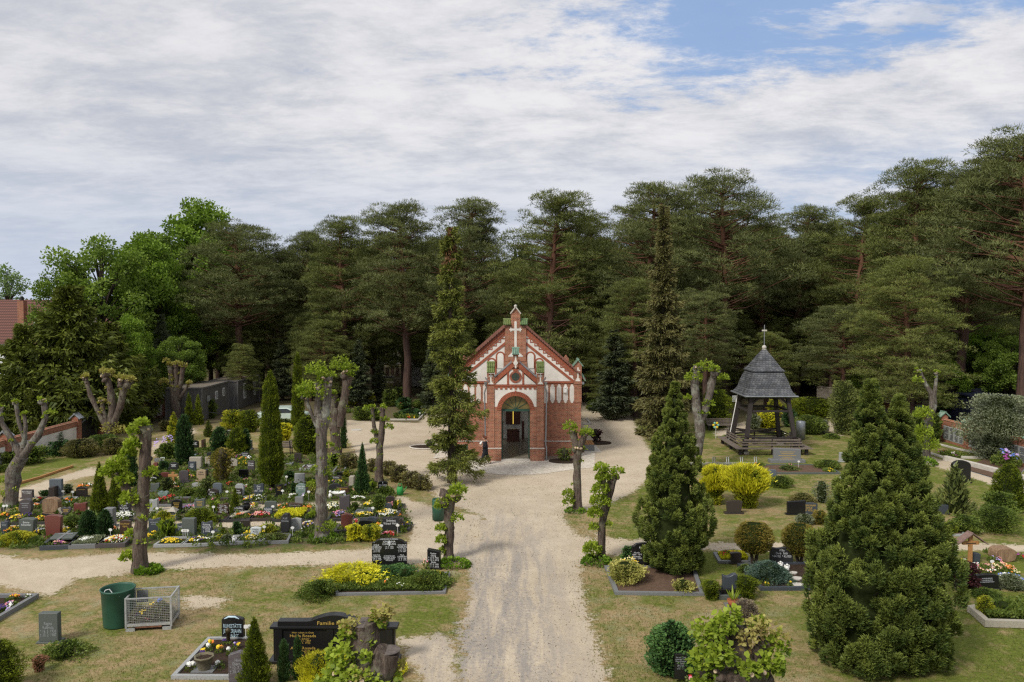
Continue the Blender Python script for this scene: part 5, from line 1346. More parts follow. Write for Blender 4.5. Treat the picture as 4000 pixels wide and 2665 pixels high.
def container(x,y,w_,d_,h_,label,wins):
 t = thing('container',label,'container',(x,y,0))
 m = MB(); m.box(-w_,0,0.05,0,d_,h_); m.build('body',corr,t)
 m = MB(); m.box(-w_ + 0.08,0.08,h_ + 0.002,-0.08,d_ - 0.08,h_ + 0.02); m.build('roof',gravel_roof,t)
 m = MB()
 for a,b in (((-w_,0,h_),(0,0,h_)),((0,0,h_),(0,d_,h_)),((0,0,0.05),(0,0,h_)),((-w_,0,0.05),(-w_,0,h_)),((0,d_,0.05),(0,d_,h_)),((0,d_,h_),(-w_,d_,h_)),((-w_,d_,h_),(-w_,0,h_))): m.bar(a,b,0.13,0.13)
 m.build('frame',mat_plain('grey_frame',(0.12,0.115,0.11),0.6,0.15,6,0.1),t)
 for (y0_,y1_,z0_,z1_,white) in wins:
  m = MB(); m.box(0.0,y0_ - 0.05,z0_ - 0.05,0.03,y1_ + 0.05,z1_ + 0.05); wn = m.build('window',white_paint if white else wood_dark,t)
  m = MB(); m.box(0.03,y0_,z0_,0.034,y1_,z1_); m.build('pane',glass,wn)
container(-25.4,65.0,2.95,6.0,2.7,'front grey container with gravel roof next to the brick wall',[(1.0,1.7,1.5,2.0,False),(3.0,3.4,1.5,2.1,True),(4.7,5.1,1.6,2.2,True)])
container(-25.0,72.3,2.6,6.2,2.6,'rear grey container with two tall white windows behind the first',[(1.68,2.2,0.9,2.2,True),(4.6,5.0,0.9,2.2,True)])
t = thing('handrail','thin black handrail beside the front container steps','railing',(-24.9,63.6,0))
m = MB(); m.tube([(0,0,0),(0,0,1.0),(1.3,0.6,0.75),(1.3,0.6,0)],0.03,6); m.build('rail',black_metal,t)
# ------------------------------------------------------------------ red-roofed white house far left
house = thing('house','white house with a long red tiled roof behind the dark yews at the left edge','house',(-44.5,76,0))
wall_w = mat_plain('white_render',(0.70,0.72,0.74),0.9,0.06,1.5,0.05)
m = MB(); m.box(-14,0,0,8.5,9,6.2); m.build('wall',wall_w,house)
roof_r,kk = new_mat('red_pantiles')
tc = kk.N('ShaderNodeTexCoord'); wv = kk.N('ShaderNodeTexWave',i_Scale=1.2,bands_direction='Z'); kk.L(tc.outputs['Object'],wv.inputs['Vector']); w2 = kk.N('ShaderNodeTexWave',i_Scale=1.5,bands_direction='X'); kk.L(tc.outputs['Object'],w2.inputs['Vector'])
mx = kk.N('ShaderNodeMix',data_type='RGBA'); mx.inputs['A'].default_value = (0.08,0.03,0.022,1); mx.inputs['B'].default_value = (0.19,0.075,0.055,1); kk.L(wv.outputs['Fac'],mx.inputs['Factor'])
m3 = kk.N('ShaderNodeMix',data_type='RGBA',blend_type='MULTIPLY'); m3.inputs['Factor'].default_value = 0.4; kk.L(mx.outputs['Result'],m3.inputs['A']); kk.L(w2.outputs['Color'],m3.inputs['B'])
bs = kk.N('ShaderNodeBsdfPrincipled',i_Roughness=0.8); kk.L(m3.outputs['Result'],bs.inputs['Base Color']); kk.L(bs.outputs[0],kk.out.inputs[0])
m = MB(); m.add([(-14.4,-0.5,5.9),(8.9,-0.5,5.9),(8.9,4.5,10.1),(-14.4,4.5,10.1),(-14.4,9.5,5.9),(8.9,9.5,5.9)],[(0,1,2,3),(3,2,5,4),(0,3,4),(1,5,2),(0,4,5,1)]); rf = m.build('roof',roof_r,house)
m = MB(); m.box(-3.6,1.5,7.2,-3.0,2.1,10.0); ch_ = m.build('chimney',brickX,rf)
m = MB(); m.tube([(-3.3,1.8,10.0),(-3.3,1.8,10.35)],0.16,8); m.build('chimney_pot',black_metal,ch_)
for x in (-1.68,4.0):
 m = MB(); m.bar((x,1.4,7.55),(x,2.2,8.22),0.9,0.1,up=(0,-0.64,0.77)); m.build('roof_window',glass,rf)
for x in (-6,-3.4,-0.8,1.8,4.4):
 for z in (1.1,3.7):
  m = MB(); m.box(x - 0.6,-0.03,z - 0.05,x + 0.6,0.0,z + 1.35); wn = m.build('window',white_paint,house)
  m = MB(); m.box(x - 0.52,-0.04,z + 0.03,x + 0.52,-0.031,z + 1.27); m.build('pane',mat_plain('dark_pane',(0.05,0.06,0.07),0.1,0.3,3,0,spec=0.6),wn)
# ------------------------------------------------------------------ obelisk with wreathed star
ox = (1637 - 2000) * 95 / FP
ob = thing('obelisk','red granite obelisk with a white wreath and red star on a pale pedestal','monument',(ox,95,0))
m = MB(); m.box(-1.3,-1.3,0,1.3,1.3,0.5); m.box(-1.0,-1.0,0.5,1.0,1.0,2.55); m.box(-1.15,-1.15,2.55,1.15,1.15,2.75); m.build('pedestal',stone_light,ob)
m = MB()
vs = []
for hw,z in ((0.62,2.75),(0.40,4.75),(0.18,5.05)): vs += ring(hw,z)
m.add(vs,[(i * 4 + k_,i * 4 + (k_ + 1) % 4,(i + 1) * 4 + (k_ + 1) % 4,(i + 1) * 4 + k_) for i in range(2) for k_ in range(4)] + [(8,9,10,11)]); m.build('shaft',mat_plain('red_granite',(0.24,0.11,0.075),0.6,0.3,8,0.2),ob)
m = MB()
for i in range(10):
 a = rad(-60 + i * 300 / 9 + 0 - 90 + 150 - 0); a = rad(-240 + i * 300 / 9)
 m.blob((0.30 * math.cos(a),-0.56,4.0 + 0.36 * math.sin(a)),(0.12,0.05,0.12),0,6,5)
m.build('wreath',white_paint,ob)
m = MB(); m.prism([((0.24 if i % 2 == 0 else 0.10) * math.sin(i * math.pi / 5),4.0 + (0.24 if i % 2 == 0 else 0.10) * math.cos(i * math.pi / 5)) for i in range(10)],-0.62,-0.50); m.build('star',flat('red_enamel',(0.35,0.02,0.02)),ob)
GW = 'low reddish stones on the far memorial lawn'
for i in range(7):
 p = g('X',640 + i * 62,36 + (i % 2) * 26); m = MB(); m.prism([(-0.28,0),(0.28,0),(0.24,1.2),(-0.24,1.2)],-0.12,0.12); o = m.build('memorial_stone',mat_plain('reddish_stone',(0.30,0.19,0.15),0.8,0.2,6,0.1)); o.location = p
 tag(o,'low reddish memorial stone on the far green lawn','memorial stone',GW)
for (xa,xb,y_,lab) in ((600,1150,-42,'long white rail at the back of the far lawn'),(760,905,78,'pale kerb between the far green lawn and the yellow lawn'),(765,905,148,'pale kerb across the far yellow lawn')):
 a,b = g('X',xa,y_ + 40 if y_ < 0 else y_),g('X',xb,y_ + 40 if y_ < 0 else y_); t = MB()
 if y_ < 0:
  t.bar((a.x,a.y,1.1),(b.x,b.y,1.1),0.12,0.14)
  for i in range(9): q = a.lerp(b,i / 8); t.box(q.x - .06,q.y - .06,0,q.x + .06,q.y + .06,1.1)
  o = t.build('white_rail',white_paint); tag(o,lab,'railing')
 else: t.bar((a.x,a.y,0.1),(b.x,b.y,0.1),0.25,0.2); o = t.build('kerb',stone_light); tag(o,lab,'kerb')
# blue storage hall behind the right wall, low stone wall on the right slope
t = thing('storage_shed','dark blue metal shed behind the right boundary wall','shed',(42,63,0))
blu = mat_plain('dark_blue_sheet',(0.012,0.016,0.04),0.5,0.2,5,0.1)
m = MB(); m.box(-5.6,0,0,-1,5,2.3); m.build('wall',blu,t); m = MB(); m.box(-5.8,-0.3,2.3,-0.8,5.2,2.4); m.build('roof',blu,t)
for (c,x0_,x1_,yb,h_,lab) in (('Q',430,660,590,1.3,'pale rubble stone wall on the slope behind the hedge'),('T',1480,1600,450,1.6,'ivy-grown stone wall left of the bell tower roof')):
 a,b = g(c,x0_,yb),g(c,x1_,yb + 15); m = MB(); m.bar((a.x,a.y,h_ / 2),(b.x,b.y,h_ / 2),0.5,h_); m.bar((a.x,a.y,h_ + 0.05),(b.x,b.y,h_ + 0.05),0.6,0.1)
 o = m.build('stone_wall',mat_plain('rubble_stone',(0.12,0.10,0.08),0.9,0.4,3,0.5,col2=(0.26,0.23,0.19)),bevel=0.02); tag(o,lab,'wall')
t = thing('metal_stack','stack of leaning grey metal poles behind the right wall','metal poles',g('Q',1230,715) + Vector((0.8,2.0,0)))
for i in range(14):
 m = MB(); m.tube([(-1.4 + i * 0.2,0,0),(-1.9 + i * 0.2,0.5,2.4)],0.04,5); m.build('pole',zinc,t)
# ------------------------------------------------------------------ white car between the shrubs
car = thing('parked_car','pale green and white car half hidden behind shrubs beyond the thuja columns','car',(-18.4,63.2,0),rad(0))
body = [(-2.1,0.35),(-2.15,0.75),(-1.95,0.95),(-1.2,1.02),(-0.55,1.42),(0.75,1.44),(1.5,1.05),(2.05,0.92),(2.15,0.6),(2.1,0.35)]
m = MB(); m.prism(body,-0.85,0.85); m.build('body',mat_plain('car_paint',(0.52,0.62,0.56),0.25,0.05,2,0,spec=0.7),car,bevel=0.06)
for y in (-0.86,0.83):
 m = MB(); m.prism([(-1.05,1.02),(-0.5,1.36),(0.68,1.38),(1.3,1.04)],y,y + 0.03); m.build('side_window',mat_plain('dark_pane',(0.05,0.06,0.07),0.1),car)
for x in (-1.35,1.35):
 for y in (-0.87,0.67):
  m = MB(); m.prism([(x + 0.33 * math.cos(a * math.pi / 8),0.33 + 0.33 * math.sin(a * math.pi / 8)) for a in range(16)],y,y + 0.2); wh = m.build('wheel',black_metal,car)
  m = MB(); m.prism([(x + 0.19 * math.cos(a * math.pi / 6),0.33 + 0.19 * math.sin(a * math.pi / 6)) for a in range(12)],y - 0.01,y + 0.21); m.build('rim',steel,wh)
for y in (-0.6,0.4):
 m = MB(); m.box(2.08,y,0.62,2.16,y + 0.25,0.78); m.build('headlight',white_paint,car)
# ------------------------------------------------------------------ benches, racks, bins
def park_bench(loc,rz,label,wood=wood_grey,L_=1.5):
 t = thing('park_bench',label,'bench',loc,rz)
 m = MB()
 for i in range(4): m.box(-L_ / 2,-0.05 + i * 0.12,0.42,L_ / 2,0.05 + i * 0.12,0.455)
 m.build('seat',wood,t)
 m = MB()
 for i in range(4): m.bar((-L_ / 2,0.46 + i * 0.03,0.52 + i * 0.11),(L_ / 2,0.46 + i * 0.03,0.52 + i * 0.11),0.03,0.085)
 m.build('backrest',wood,t)
 for x in (-L_ / 2 + 0.15,L_ / 2 - 0.15):
  m = MB(); m.box(x - 0.03,-0.03,0,x + 0.03,0.03,0.42); m.bar((x,0.40,0),(x,0.56,0.92),0.05,0.05); m.box(x - 0.029,0,0.38,x + 0.029,0.44,0.42); m.build('leg',black_metal,t)
park_bench(g('E',585,728),rad(180),'brown slatted bench seen from behind below the yellow conifer',wood_grey,1.7)
park_bench(g('T',1375,860),rad(0),'pale wooden bench in front of the round green conifer',wood_grey,1.9)
t = thing('concrete_bench','grey block bench with light wooden slats at the right chapel corner','bench',g('K',1572,1298))
m = MB(); m.box(-0.34,0,0,0.34,1.5,0.42); m.build('block',stone('grey'),t,bevel=0.01)
for i in range(4):
 m = MB(); m.box(-0.32 + i * 0.165,-0.02,0.425,-0.18 + i * 0.165,1.52,0.455); m.build('slat',wood_tan,t)
t = thing('bicycle_rack','low galvanised bicycle rack on the grass left of the granite double grave','bicycle rack',g('T',1375,1155))
m = MB(); m.tube([(-2.3,0,0.04),(2.3,0,0.04)],0.02,5); m.tube([(-2.3,0.35,0.04),(2.3,0.35,0.04)],0.02,5); m.build('base_rail',steel,t)
for i in range(6):
 x = -2.1 + i * 0.83; m = MB()
 for dx in (0,0.12): m.tube([(x + dx,0,0.04),(x + dx - 0.03,0.05,0.42),(x + dx + 0.1,0.30,0.42),(x + dx + 0.1,0.35,0.04)],0.018,5)
 m.build('wheel_holder',steel,t)
def lathe(m,prof_,c=(0,0),n=24,mi=0):
 vs = []
 for r_,z in prof_: vs += [(c[0] + r_ * math.cos(2 * math.pi * i / n),c[1] + r_ * math.sin(2 * math.pi * i / n),z) for i in range(n)]
 m.add(vs,[(i * n + k_,i * n + (k_ + 1) % n,(i + 1) * n + (k_ + 1) % n,(i + 1) * n + k_) for i in range(len(prof_) - 1) for k_ in range(n)],mi,True); return m
bin_g = mat_plain('green_plastic',(0.025,0.085,0.055),0.45,0.15,3,0.03)
p = g('F',1052,1085)
t = thing('barrel','large dark green open plastic barrel beside the wire cage','barrel',(p.x - 0.05,p.y + 0.35,0),0)
m = MB(); lathe(m,[(0.0,0.02),(0.40,0.02),(0.41,0.06),(0.455,1.06),(0.48,1.08),(0.485,1.12),(0.455,1.13),(0.44,1.08),(0.39,0.10),(0.0,0.09)],n=36); m.build('body',bin_g,t)
m = MB(); m.tube([(-0.22,-0.40,1.06),(-0.18,-0.36,1.17),(-0.08,-0.33,1.19),(0.02,-0.37,1.10)],0.015,6); m.build('handle',steel,t)
t = thing('litter_bin','small dark green litter bin behind the avenue pollard','bin',g('P',1712,2033))
m = MB(); lathe(m,[(0.0,0.05),(0.26,0.05),(0.27,0.95),(0.24,0.96),(0.22,0.2),(0,0.2)],n=18); m.build('body',bin_g,t)
t = thing('litter_bin','grey cylindrical bin behind the right rear leg of the bell tower','bin',g('L',878,1205))
m = MB(); lathe(m,[(0.0,0.0),(0.32,0.0),(0.32,1.25),(0.28,1.3),(0,1.32)],n=18); m.build('body',zinc,t)
t = thing('watering_can','bright green watering can on the grass by the brown hedge','watering can',g('B',1612,640))
m = MB(); lathe(m,[(0,0),(0.16,0),(0.17,0.34),(0.10,0.42),(0.07,0.42)],n=14); m.build('body',flat('bright_green_plastic',(0.03,0.26,0.06)),t)
m = MB(); m.tube([(0.14,0,0.1),(0.34,0,0.42)],[0.03,0.018],6); m.build('spout',flat('bright_green_plastic',(0,0,0)),t)
m = MB(); m.tube([(-0.12,0,0.36),(-0.08,0,0.56),(0.08,0,0.56),(0.10,0,0.42)],0.018,6); m.build('handle',flat('bright_green_plastic',(0,0,0)),t)
# wire mesh pallet cage full of withered flowers
A_,B_ = g('F',1160,1105),g('F',1597,1080)
ang = math.atan2(B_.y - A_.y,B_.x - A_.x); W_ = 1.24; Dp = 0.86
cage = thing('mesh_cage','galvanised wire mesh pallet cage full of withered flowers','wire cage',A_,ang)
def wires(a,b,h0,h1,nv,nh,name):
 m = MB(); a,b = Vector(a),Vector(b)
 for i in range(1,nv): q = a.lerp(b,i / nv); m.tube([(q.x,q.y,h0),(q.x,q.y,h1)],0.0032,4,cap=False)
 for i in range(1,nh): z = h0 + (h1 - h0) * i / nh; m.tube([(a.x,a.y,z),(b.x,b.y,z)],0.0032,4,cap=False)
 return m.build(name,steel,cage)
for a,b,nv in (((0,0),(W_,0),24),((W_,0),(W_,Dp),16),((0,Dp),(W_,Dp),24),((0,0),(0,Dp),16)):
 wires((*a,0),(*b,0),0.2,0.95,nv,15,'mesh_panel')
 m = MB(); m.bar((*a,0.96),(*b,0.96),0.04,0.035); m.bar((*a,0.19),(*b,0.19),0.05,0.07); m.build('rail',steel,cage)
for x in (0,W_):
 for y in (0,Dp):
  m = MB(); m.box(x - 0.025,y - 0.025,0.1,x + 0.025,y + 0.025,0.985); m.build('post',steel,cage)
  m = MB(); xa = x if x == 0 else x - 0.24; m.box(xa,y - 0.05 if y else -0.03,0.0,xa + 0.24,y + 0.03 if y else 0.05,0.105); m.build('foot',steel,cage)
m = MB(); m.box(0.03,0.03,0.15,W_ - 0.03,Dp - 0.03,0.18); m.box(0.26,-0.02,0.10,W_ - 0.26,0.0,0.17); m.build('floor_plate',mat_plain('rusty_steel',(0.16,0.07,0.04),0.8,0.4,9,0.2),cage)
m = MB(); m.box(0.06,Dp - 0.03,0.55,0.38,Dp - 0.02,0.92); m.build('sign_plate',zinc,cage)
hp = thing('flower_heap','heap of withered flowers and stems inside the wire cage','garden waste',(A_.x + math.cos(ang) * W_ / 2 - math.sin(ang) * Dp / 2,A_.y + math.sin(ang) * W_ / 2 + math.cos(ang) * Dp / 2,0.18),ang)
rs = np.random.RandomState(4); n_ = 3800
q = rs.uniform(-1,1,(n_,2)); hgt = 0.42 * (1 - 0.45 * q[:,0] ** 2 - 0.3 * q[:,1] ** 2) * (1 + 0.25 * np.sin(q[:,0] * 5))
P = np.stack([q[:,0] * 0.58,q[:,1] * 0.38,hgt * rs.uniform(0.3,1.05,n_)],1)
leaf_obj('stems',P,rdir(n_,rs),0.12,0.016,heath_leaf,hp,4,'tri'); leaf_obj('leaves',P[:1800],rdir(1800,rs),0.07,0.04,green_leaf,hp,5,'rh')
m = MB(); m.blob((0,0,0.0),(0.56,0.37,0.36),0,14,10,0.08); m.build('pile',mat_plain('withered_heap',(0.05,0.04,0.025),0.95,0.4,14,0.6),hp)
m = MB()
for (x,y,z,r_,n2,mi) in ((0.02,-0.05,0.45,0.12,8,0),(-0.2,-0.25,0.35,0.1,6,0),(0.2,0.0,0.58,0.07,8,1),(-0.35,-0.32,0.25,0.08,6,2),(-0.38,-0.3,0.12,0.1,7,3),(-0.1,-0.33,0.15,0.1,4,4)):
 blossoms(m,np.array([x,y,z]) + rs.normal(size=(n2,3)) * r_ * 0.5,0.03,mi,rs)
m.build('blossoms',[PETAL['y'],PETAL['b'],PETAL['v'],PETAL['w'],PETAL['p']],hp)
# notice board, lamp pole, wire fence frame left of the chapel door
t = thing('notice_board','dark green framed notice board half hidden by the spruce at the left chapel wall','notice board',g('P',1826,1797))
m = MB(); m.box(-0.02,-0.02,0,0.02,0.02,0.95); m.box(-0.86,-0.02,0,-0.82,0.02,0.95); m.build('post',green_paint,t)
m = MB(); m.box(-0.82,-0.02,0.35,-0.02,0.02,0.95); m.build('board',green_paint,t)
for i,(lab,xy) in enumerate((('round planting pit with a bare bush right of the chapel door',(1388,1378)),('round planting pit left of the spruce',(320,1272)),('round planting pit behind the concrete bench',(1630,1238)))):
 p = g('K',*xy); m = MB(); m.zprism([(1.0 * math.cos(a * math.pi / 14),0.75 * math.sin(a * math.pi / 14)) for a in range(28)],0.0,0.05); o = m.build('planting_pit',soil); o.location = p + Vector((0,0,0.014)); tag(o,lab,'planting pit')
 if i == 1:
  m = MB(); m.tube([(1.05 * math.cos(a * math.pi / 14),0.8 * math.sin(a * math.pi / 14),0.04) for a in range(29)],0.06,5); m.build('rim',stone_light,o)
t = thing('manhole_cover','pale round manhole cover in the sand left of the chapel','manhole cover',g('X',448,722)); m = MB(); m.zprism([(0.42 * math.cos(a * math.pi / 12),0.42 * math.sin(a * math.pi / 12)) for a in range(24)],0.0,0.03); m.build('lid',stone_light,t)
t = thing('lamp_post','thin pale wooden pole behind the left two-headed pollard','pole',g('D',858,560)); m = MB(); m.tube([(0,0,0),(0,0,8.5)],[0.11,0.08],8); m.build('pole',wood_grey,t)
t = thing('notice_sign','small white notice on a post by the bell tower','sign',g('L',238,1010)); m = MB(); m.box(-0.32,-0.02,1.5,0.32,0.02,2.0); m.build('board',white_paint,t); m = MB(); m.box(-0.03,0.02,0,0.03,0.07,1.6); m.build('post',wood_grey,t)
for i in range(5):
 m = MB(); m.box(-0.25,-0.024,1.9 - i * 0.08,0.25 - 0.1 * (i % 2),-0.021,1.92 - i * 0.08); m.build('text_line',letter['b'],t)
# ------------------------------------------------------------------ the walking person
PPOS = g('K',776,1401)
per = thing('person','person in a long black coat and trousers walking left past the chapel door','person',PPOS)
def skinned(name,nodes,edges,mat,parent,sub=2):
 me = bpy.data.meshes.new(name); me.from_pydata([n_[:3] for n_ in nodes],edges,[]); o = bpy.data.objects.new(name,me); COL.objects.link(o)
 sk = o.modifiers.new('skin','SKIN'); ly = me.skin_vertices[0] if me.skin_vertices else None
 if ly is None:
  bm = bmesh.new(); bm.from_mesh(me); bm.verts.layers.skin.verify(); bm.to_mesh(me); bm.free(); ly = me.skin_vertices[0]
 for i,n_ in enumerate(nodes):
  rx,ry = (n_[3],n_[3]) if len(n_) == 4 else (n_[3],n_[4]); ly.data[i].radius = (rx,ry)
 ly.data[0].use_root = True
 sb = o.modifiers.new('sub','SUBSURF'); sb.levels = sub; sb.render_levels = sub
 dg = bpy.context.evaluated_depsgraph_get(); dg.update(); m2 = bpy.data.meshes.new_from_object(o.evaluated_get(dg)); bpy.data.objects.remove(o)
 m2.polygons.foreach_set('use_smooth',[True] * len(m2.polygons)); m2.materials.clear()
 return link_mesh(name,m2,mat,parent)
skin_m = flat('skin',(0.50,0.28,0.20)); cloth = mat_plain('black_cloth',(0.012,0.014,0.020),0.85,0.3,8,0.2); hair_m = mat_plain('auburn_hair',(0.12,0.035,0.015),0.6,0.3,20,0.3)
# walking towards -x, about 1.68 m tall; z up
N_ = [(0,0,0.92,.13),(0,0,1.10,.13),(-0.01,0,1.30,.14),(-0.02,0,1.40,.07),(-0.04,0,1.47,.05),(-0.06,0,1.53,.085),(-0.07,0,1.60,.09),(-0.05,0,1.66,.06),
      (-0.02,-0.19,1.34,.055),(0.03,-0.24,1.10,.045),(-0.22,-0.20,1.13,.036),(-0.30,-0.18,1.15,.028),
      (-0.02,0.19,1.34,.055),(0.04,0.24,1.10,.045),(-0.20,0.18,1.18,.036),(-0.28,0.14,1.20,.028),
      (-0.02,-0.09,0.85,.085),(-0.14,-0.09,0.48,.06),(-0.20,-0.09,0.09,.042),(-0.30,-0.10,0.035,.032),
      (0.02,0.09,0.85,.085),(0.10,0.09,0.48,.06),(0.33,0.09,0.14,.042),(0.26,0.09,0.035,.032)]
E_ = [(0,1),(1,2),(2,3),(3,4),(4,5),(5,6),(6,7),(2,8),(8,9),(9,10),(10,11),(2,12),(12,13),(13,14),(14,15),(0,16),(16,17),(17,18),(18,19),(0,20),(20,21),(21,22),(22,23)]
skinned('body',N_,E_,skin_m,per)
coat = [(0,0,0.90,.17,.19),(0,0,1.12,.155,.18),(-0.01,0,1.30,.165,.2),(-0.02,0,1.39,.10),(-0.02,-0.20,1.34,.085),(0.03,-0.25,1.10,.065),(-0.19,-0.21,1.12,.05),(-0.02,0.20,1.34,.085),(0.04,0.25,1.10,.065),(-0.17,0.19,1.17,.05),(0.0,0,0.62,.19,.2)]
skinned('coat',coat,[(0,1),(1,2),(2,3),(2,4),(4,5),(5,6),(2,7),(7,8),(8,9),(0,10)],cloth,per)
skinned('trousers',[(0,0,0.92,.14),(-0.03,-0.09,0.80,.12),(-0.14,-0.09,0.48,.10),(-0.19,-0.09,0.14,.085),(0.03,0.09,0.80,.12),(0.12,0.09,0.48,.10),(0.30,0.09,0.18,.08)],[(0,1),(1,2),(2,3),(0,4),(4,5),(5,6)],cloth,per)
skinned('shoe',[(-0.19,-0.09,0.05,.05,.045),(-0.27,-0.10,0.04,.045),(-0.34,-0.10,0.035,.035)],[(0,1),(1,2)],black_metal,per,1)
skinned('shoe',[(0.34,0.09,0.13,.045),(0.28,0.09,0.06,.045),(0.23,0.09,0.035,.035)],[(0,1),(1,2)],black_metal,per,1)
skinned('hair',[(-0.03,0,1.66,.09),(0.02,0,1.60,.10),(0.03,0,1.52,.085),(-0.10,0,1.68,.05)],[(0,1),(1,2),(0,3)],hair_m,per)
for (hy,hz,wy) in ((-0.18,1.15,-1),(0.13,1.20,1)):
 for f in range(4):
  L_ = (0.085,0.095,0.09,0.075)[f]
  skinned('finger',[(-0.31,hy + wy * 0.0 - 0.03 + f * 0.02,hz + 0.012,.010),(-0.31 - L_ * 0.6,hy - 0.03 + f * 0.02,hz + 0.015,.009),(-0.31 - L_ * 0.85,hy - 0.03 + f * 0.02,hz - 0.015,.007)],[(0,1),(1,2)],skin_m,per,1)
 skinned('thumb',[(-0.28,hy - wy * 0.03,hz + 0.02,.011),(-0.32,hy - wy * 0.05,hz + 0.045,.009),(-0.35,hy - wy * 0.045,hz + 0.05,.008)],[(0,1),(1,2)],skin_m,per,1)
m = MB(); m.blob((-0.155,0,1.575),(0.018,0.014,0.02),0,8,6); m.build('nose',skin_m,per)
for y in (-0.032,0.032): m = MB(); m.blob((-0.143,y,1.60),(0.010,0.012,0.009),0,8,6); m.build('eye',white_paint,per)
m = MB(); m.blob((-0.143,0,1.53),(0.008,0.024,0.006),0,8,6); m.build('mouth',flat('lips',(0.35,0.10,0.09)),per)
t = thing('white_flower','bright white bouquet held in front of the person in black','bouquet',PPOS + Vector((-0.27,-0.03,1.24)))
m = MB(); m.blob((0,0,0.02),0.075,0,9,7,0.15); m.blob((0.05,0.0,0.09),0.06,0,9,7,0.15); m.build('petals',white_paint,t)
m = MB(); m.tube([(-0.03,-0.12,-0.08),(-0.01,0.0,0.02)],0.018,6); m.tube([(-0.03,0.13,-0.05),(-0.01,0.0,0.02)],0.012,6); m.build('stem',flat('stem_green',(0.05,0.12,0.03)),t)
# ------------------------------------------------------------------ headstones
def outline(kind,w_,h,rn):
 a = w_ / 2
 if kind == 'rect': return [(-a,0),(a,0),(a,h),(-a,h)]
 if kind == 'slant': return [(-a,0),(a,0),(a,h * 0.90),(-a,h)]
 if kind == 'slantr': return [(-a,0),(a,0),(a,h),(-a,h * 0.90)]
 if kind == 'gable': return [(-a,0),(a,0),(a * 1.0,h * 0.90),(0,h),(-a,h * 0.90)]
 if kind == 'taper': return [(-a * 0.82,0),(a * 0.82,0),(a,h * 0.93),(a * .5,h * 0.99),(0,h),(-a * .5,h * 0.99),(-a,h * 0.93)]
 if kind == 'arch': return [(-a,0),(a,0)] + [(a * math.cos(rad(t)),h - a * 0.55 + a * 0.55 * math.sin(rad(t))) for t in range(0,181,15)]
 if kind == 'low_arch': return [(-a,0),(a,0)] + [(a * math.cos(rad(t)),h * 0.86 + h * 0.14 * math.sin(rad(t))) for t in range(0,181,15)]
 if kind == 'wave': return [(-a,0),(a,0)] + [(a - w_ * i / 12,h * (0.93 + 0.06 * math.sin(i / 12 * 6.0 + 0.6))) for i in range(13)]
 if kind == 'shoulder': return [(-a,0),(a,0),(a,h * 0.86),(a * 0.86,h * 0.87),(a * 0.78,h * 0.92)] + [(a * 0.74 * math.cos(rad(t)),h * 0.93 + h * 0.07 * math.sin(rad(t))) for t in range(0,181,20)] + [(-a * 0.78,h * 0.92),(-a * 0.86,h * 0.87),(-a,h * 0.86)]
 if kind == 'rough':
  p = []
  for i in range(18):
   t = -math.pi / 2 + 2 * math.pi * (i + 0.5) / 18; c_,s_ = math.cos(t),math.sin(t); q = (abs(c_) ** 3.2 + abs(s_) ** 3.2) ** (-1 / 3.2) * rn.uniform(0.93,1.04)
   p.append((c_ * q * a,max(0,h / 2 + s_ * q * h / 2)))
  return p
 if kind == 'heart':
  p = []
  for i in range(28):
   t = 2 * math.pi * i / 28; x = 16 * math.sin(t) ** 3; y = 13 * math.cos(t) - 5 * math.cos(2 * t) - 2 * math.cos(3 * t) - math.cos(4 * t)
   p.append((x / 17 * a,h * (y + 17) / 30))
  return p[::-1]
 return [(-a,0),(a,0),(a,h),(-a,h)]
def text_mesh(txt,size,mat,parent,x,y,z,align='CENTER',name='inscription',wmax=None):
 cu = bpy.data.curves.new('t','FONT'); cu.body = txt; cu.size = size; cu.align_x = align; cu.extrude = 0.0015; cu.space_line = 0.92; cu.resolution_u = 2
 o = bpy.data.objects.new('t',cu); COL.objects.link(o)
 me = bpy.data.meshes.new_from_object(o.evaluated_get(bpy.context.evaluated_depsgraph_get())); bpy.data.objects.remove(o); bpy.data.curves.remove(cu)
 me.materials.clear()
 if not len(me.vertices): return None
 me.transform(Matrix.Rotation(math.pi / 2,4,'X'))
 xs = [v.co.x for v in me.vertices]; wd = max(xs) - min(xs)
 if wmax and wd > wmax: me.transform(Matrix.Diagonal((wmax / wd,1,1,1)))
 n_ = link_mesh(name,me,mat,parent); n_.location = (x,y,z); return n_
def cross_mesh(parent,x,y,z,h,mat,t=0.012):
 m = MB(); m.box(x - t,y - 0.004,z,x + t,y,z + h); m.box(x - h * 0.28,y - 0.0045,z + h * 0.62,x + h * 0.28,y,z + h * 0.62 + 2 * t); return m.build('engraved_cross',mat,parent)
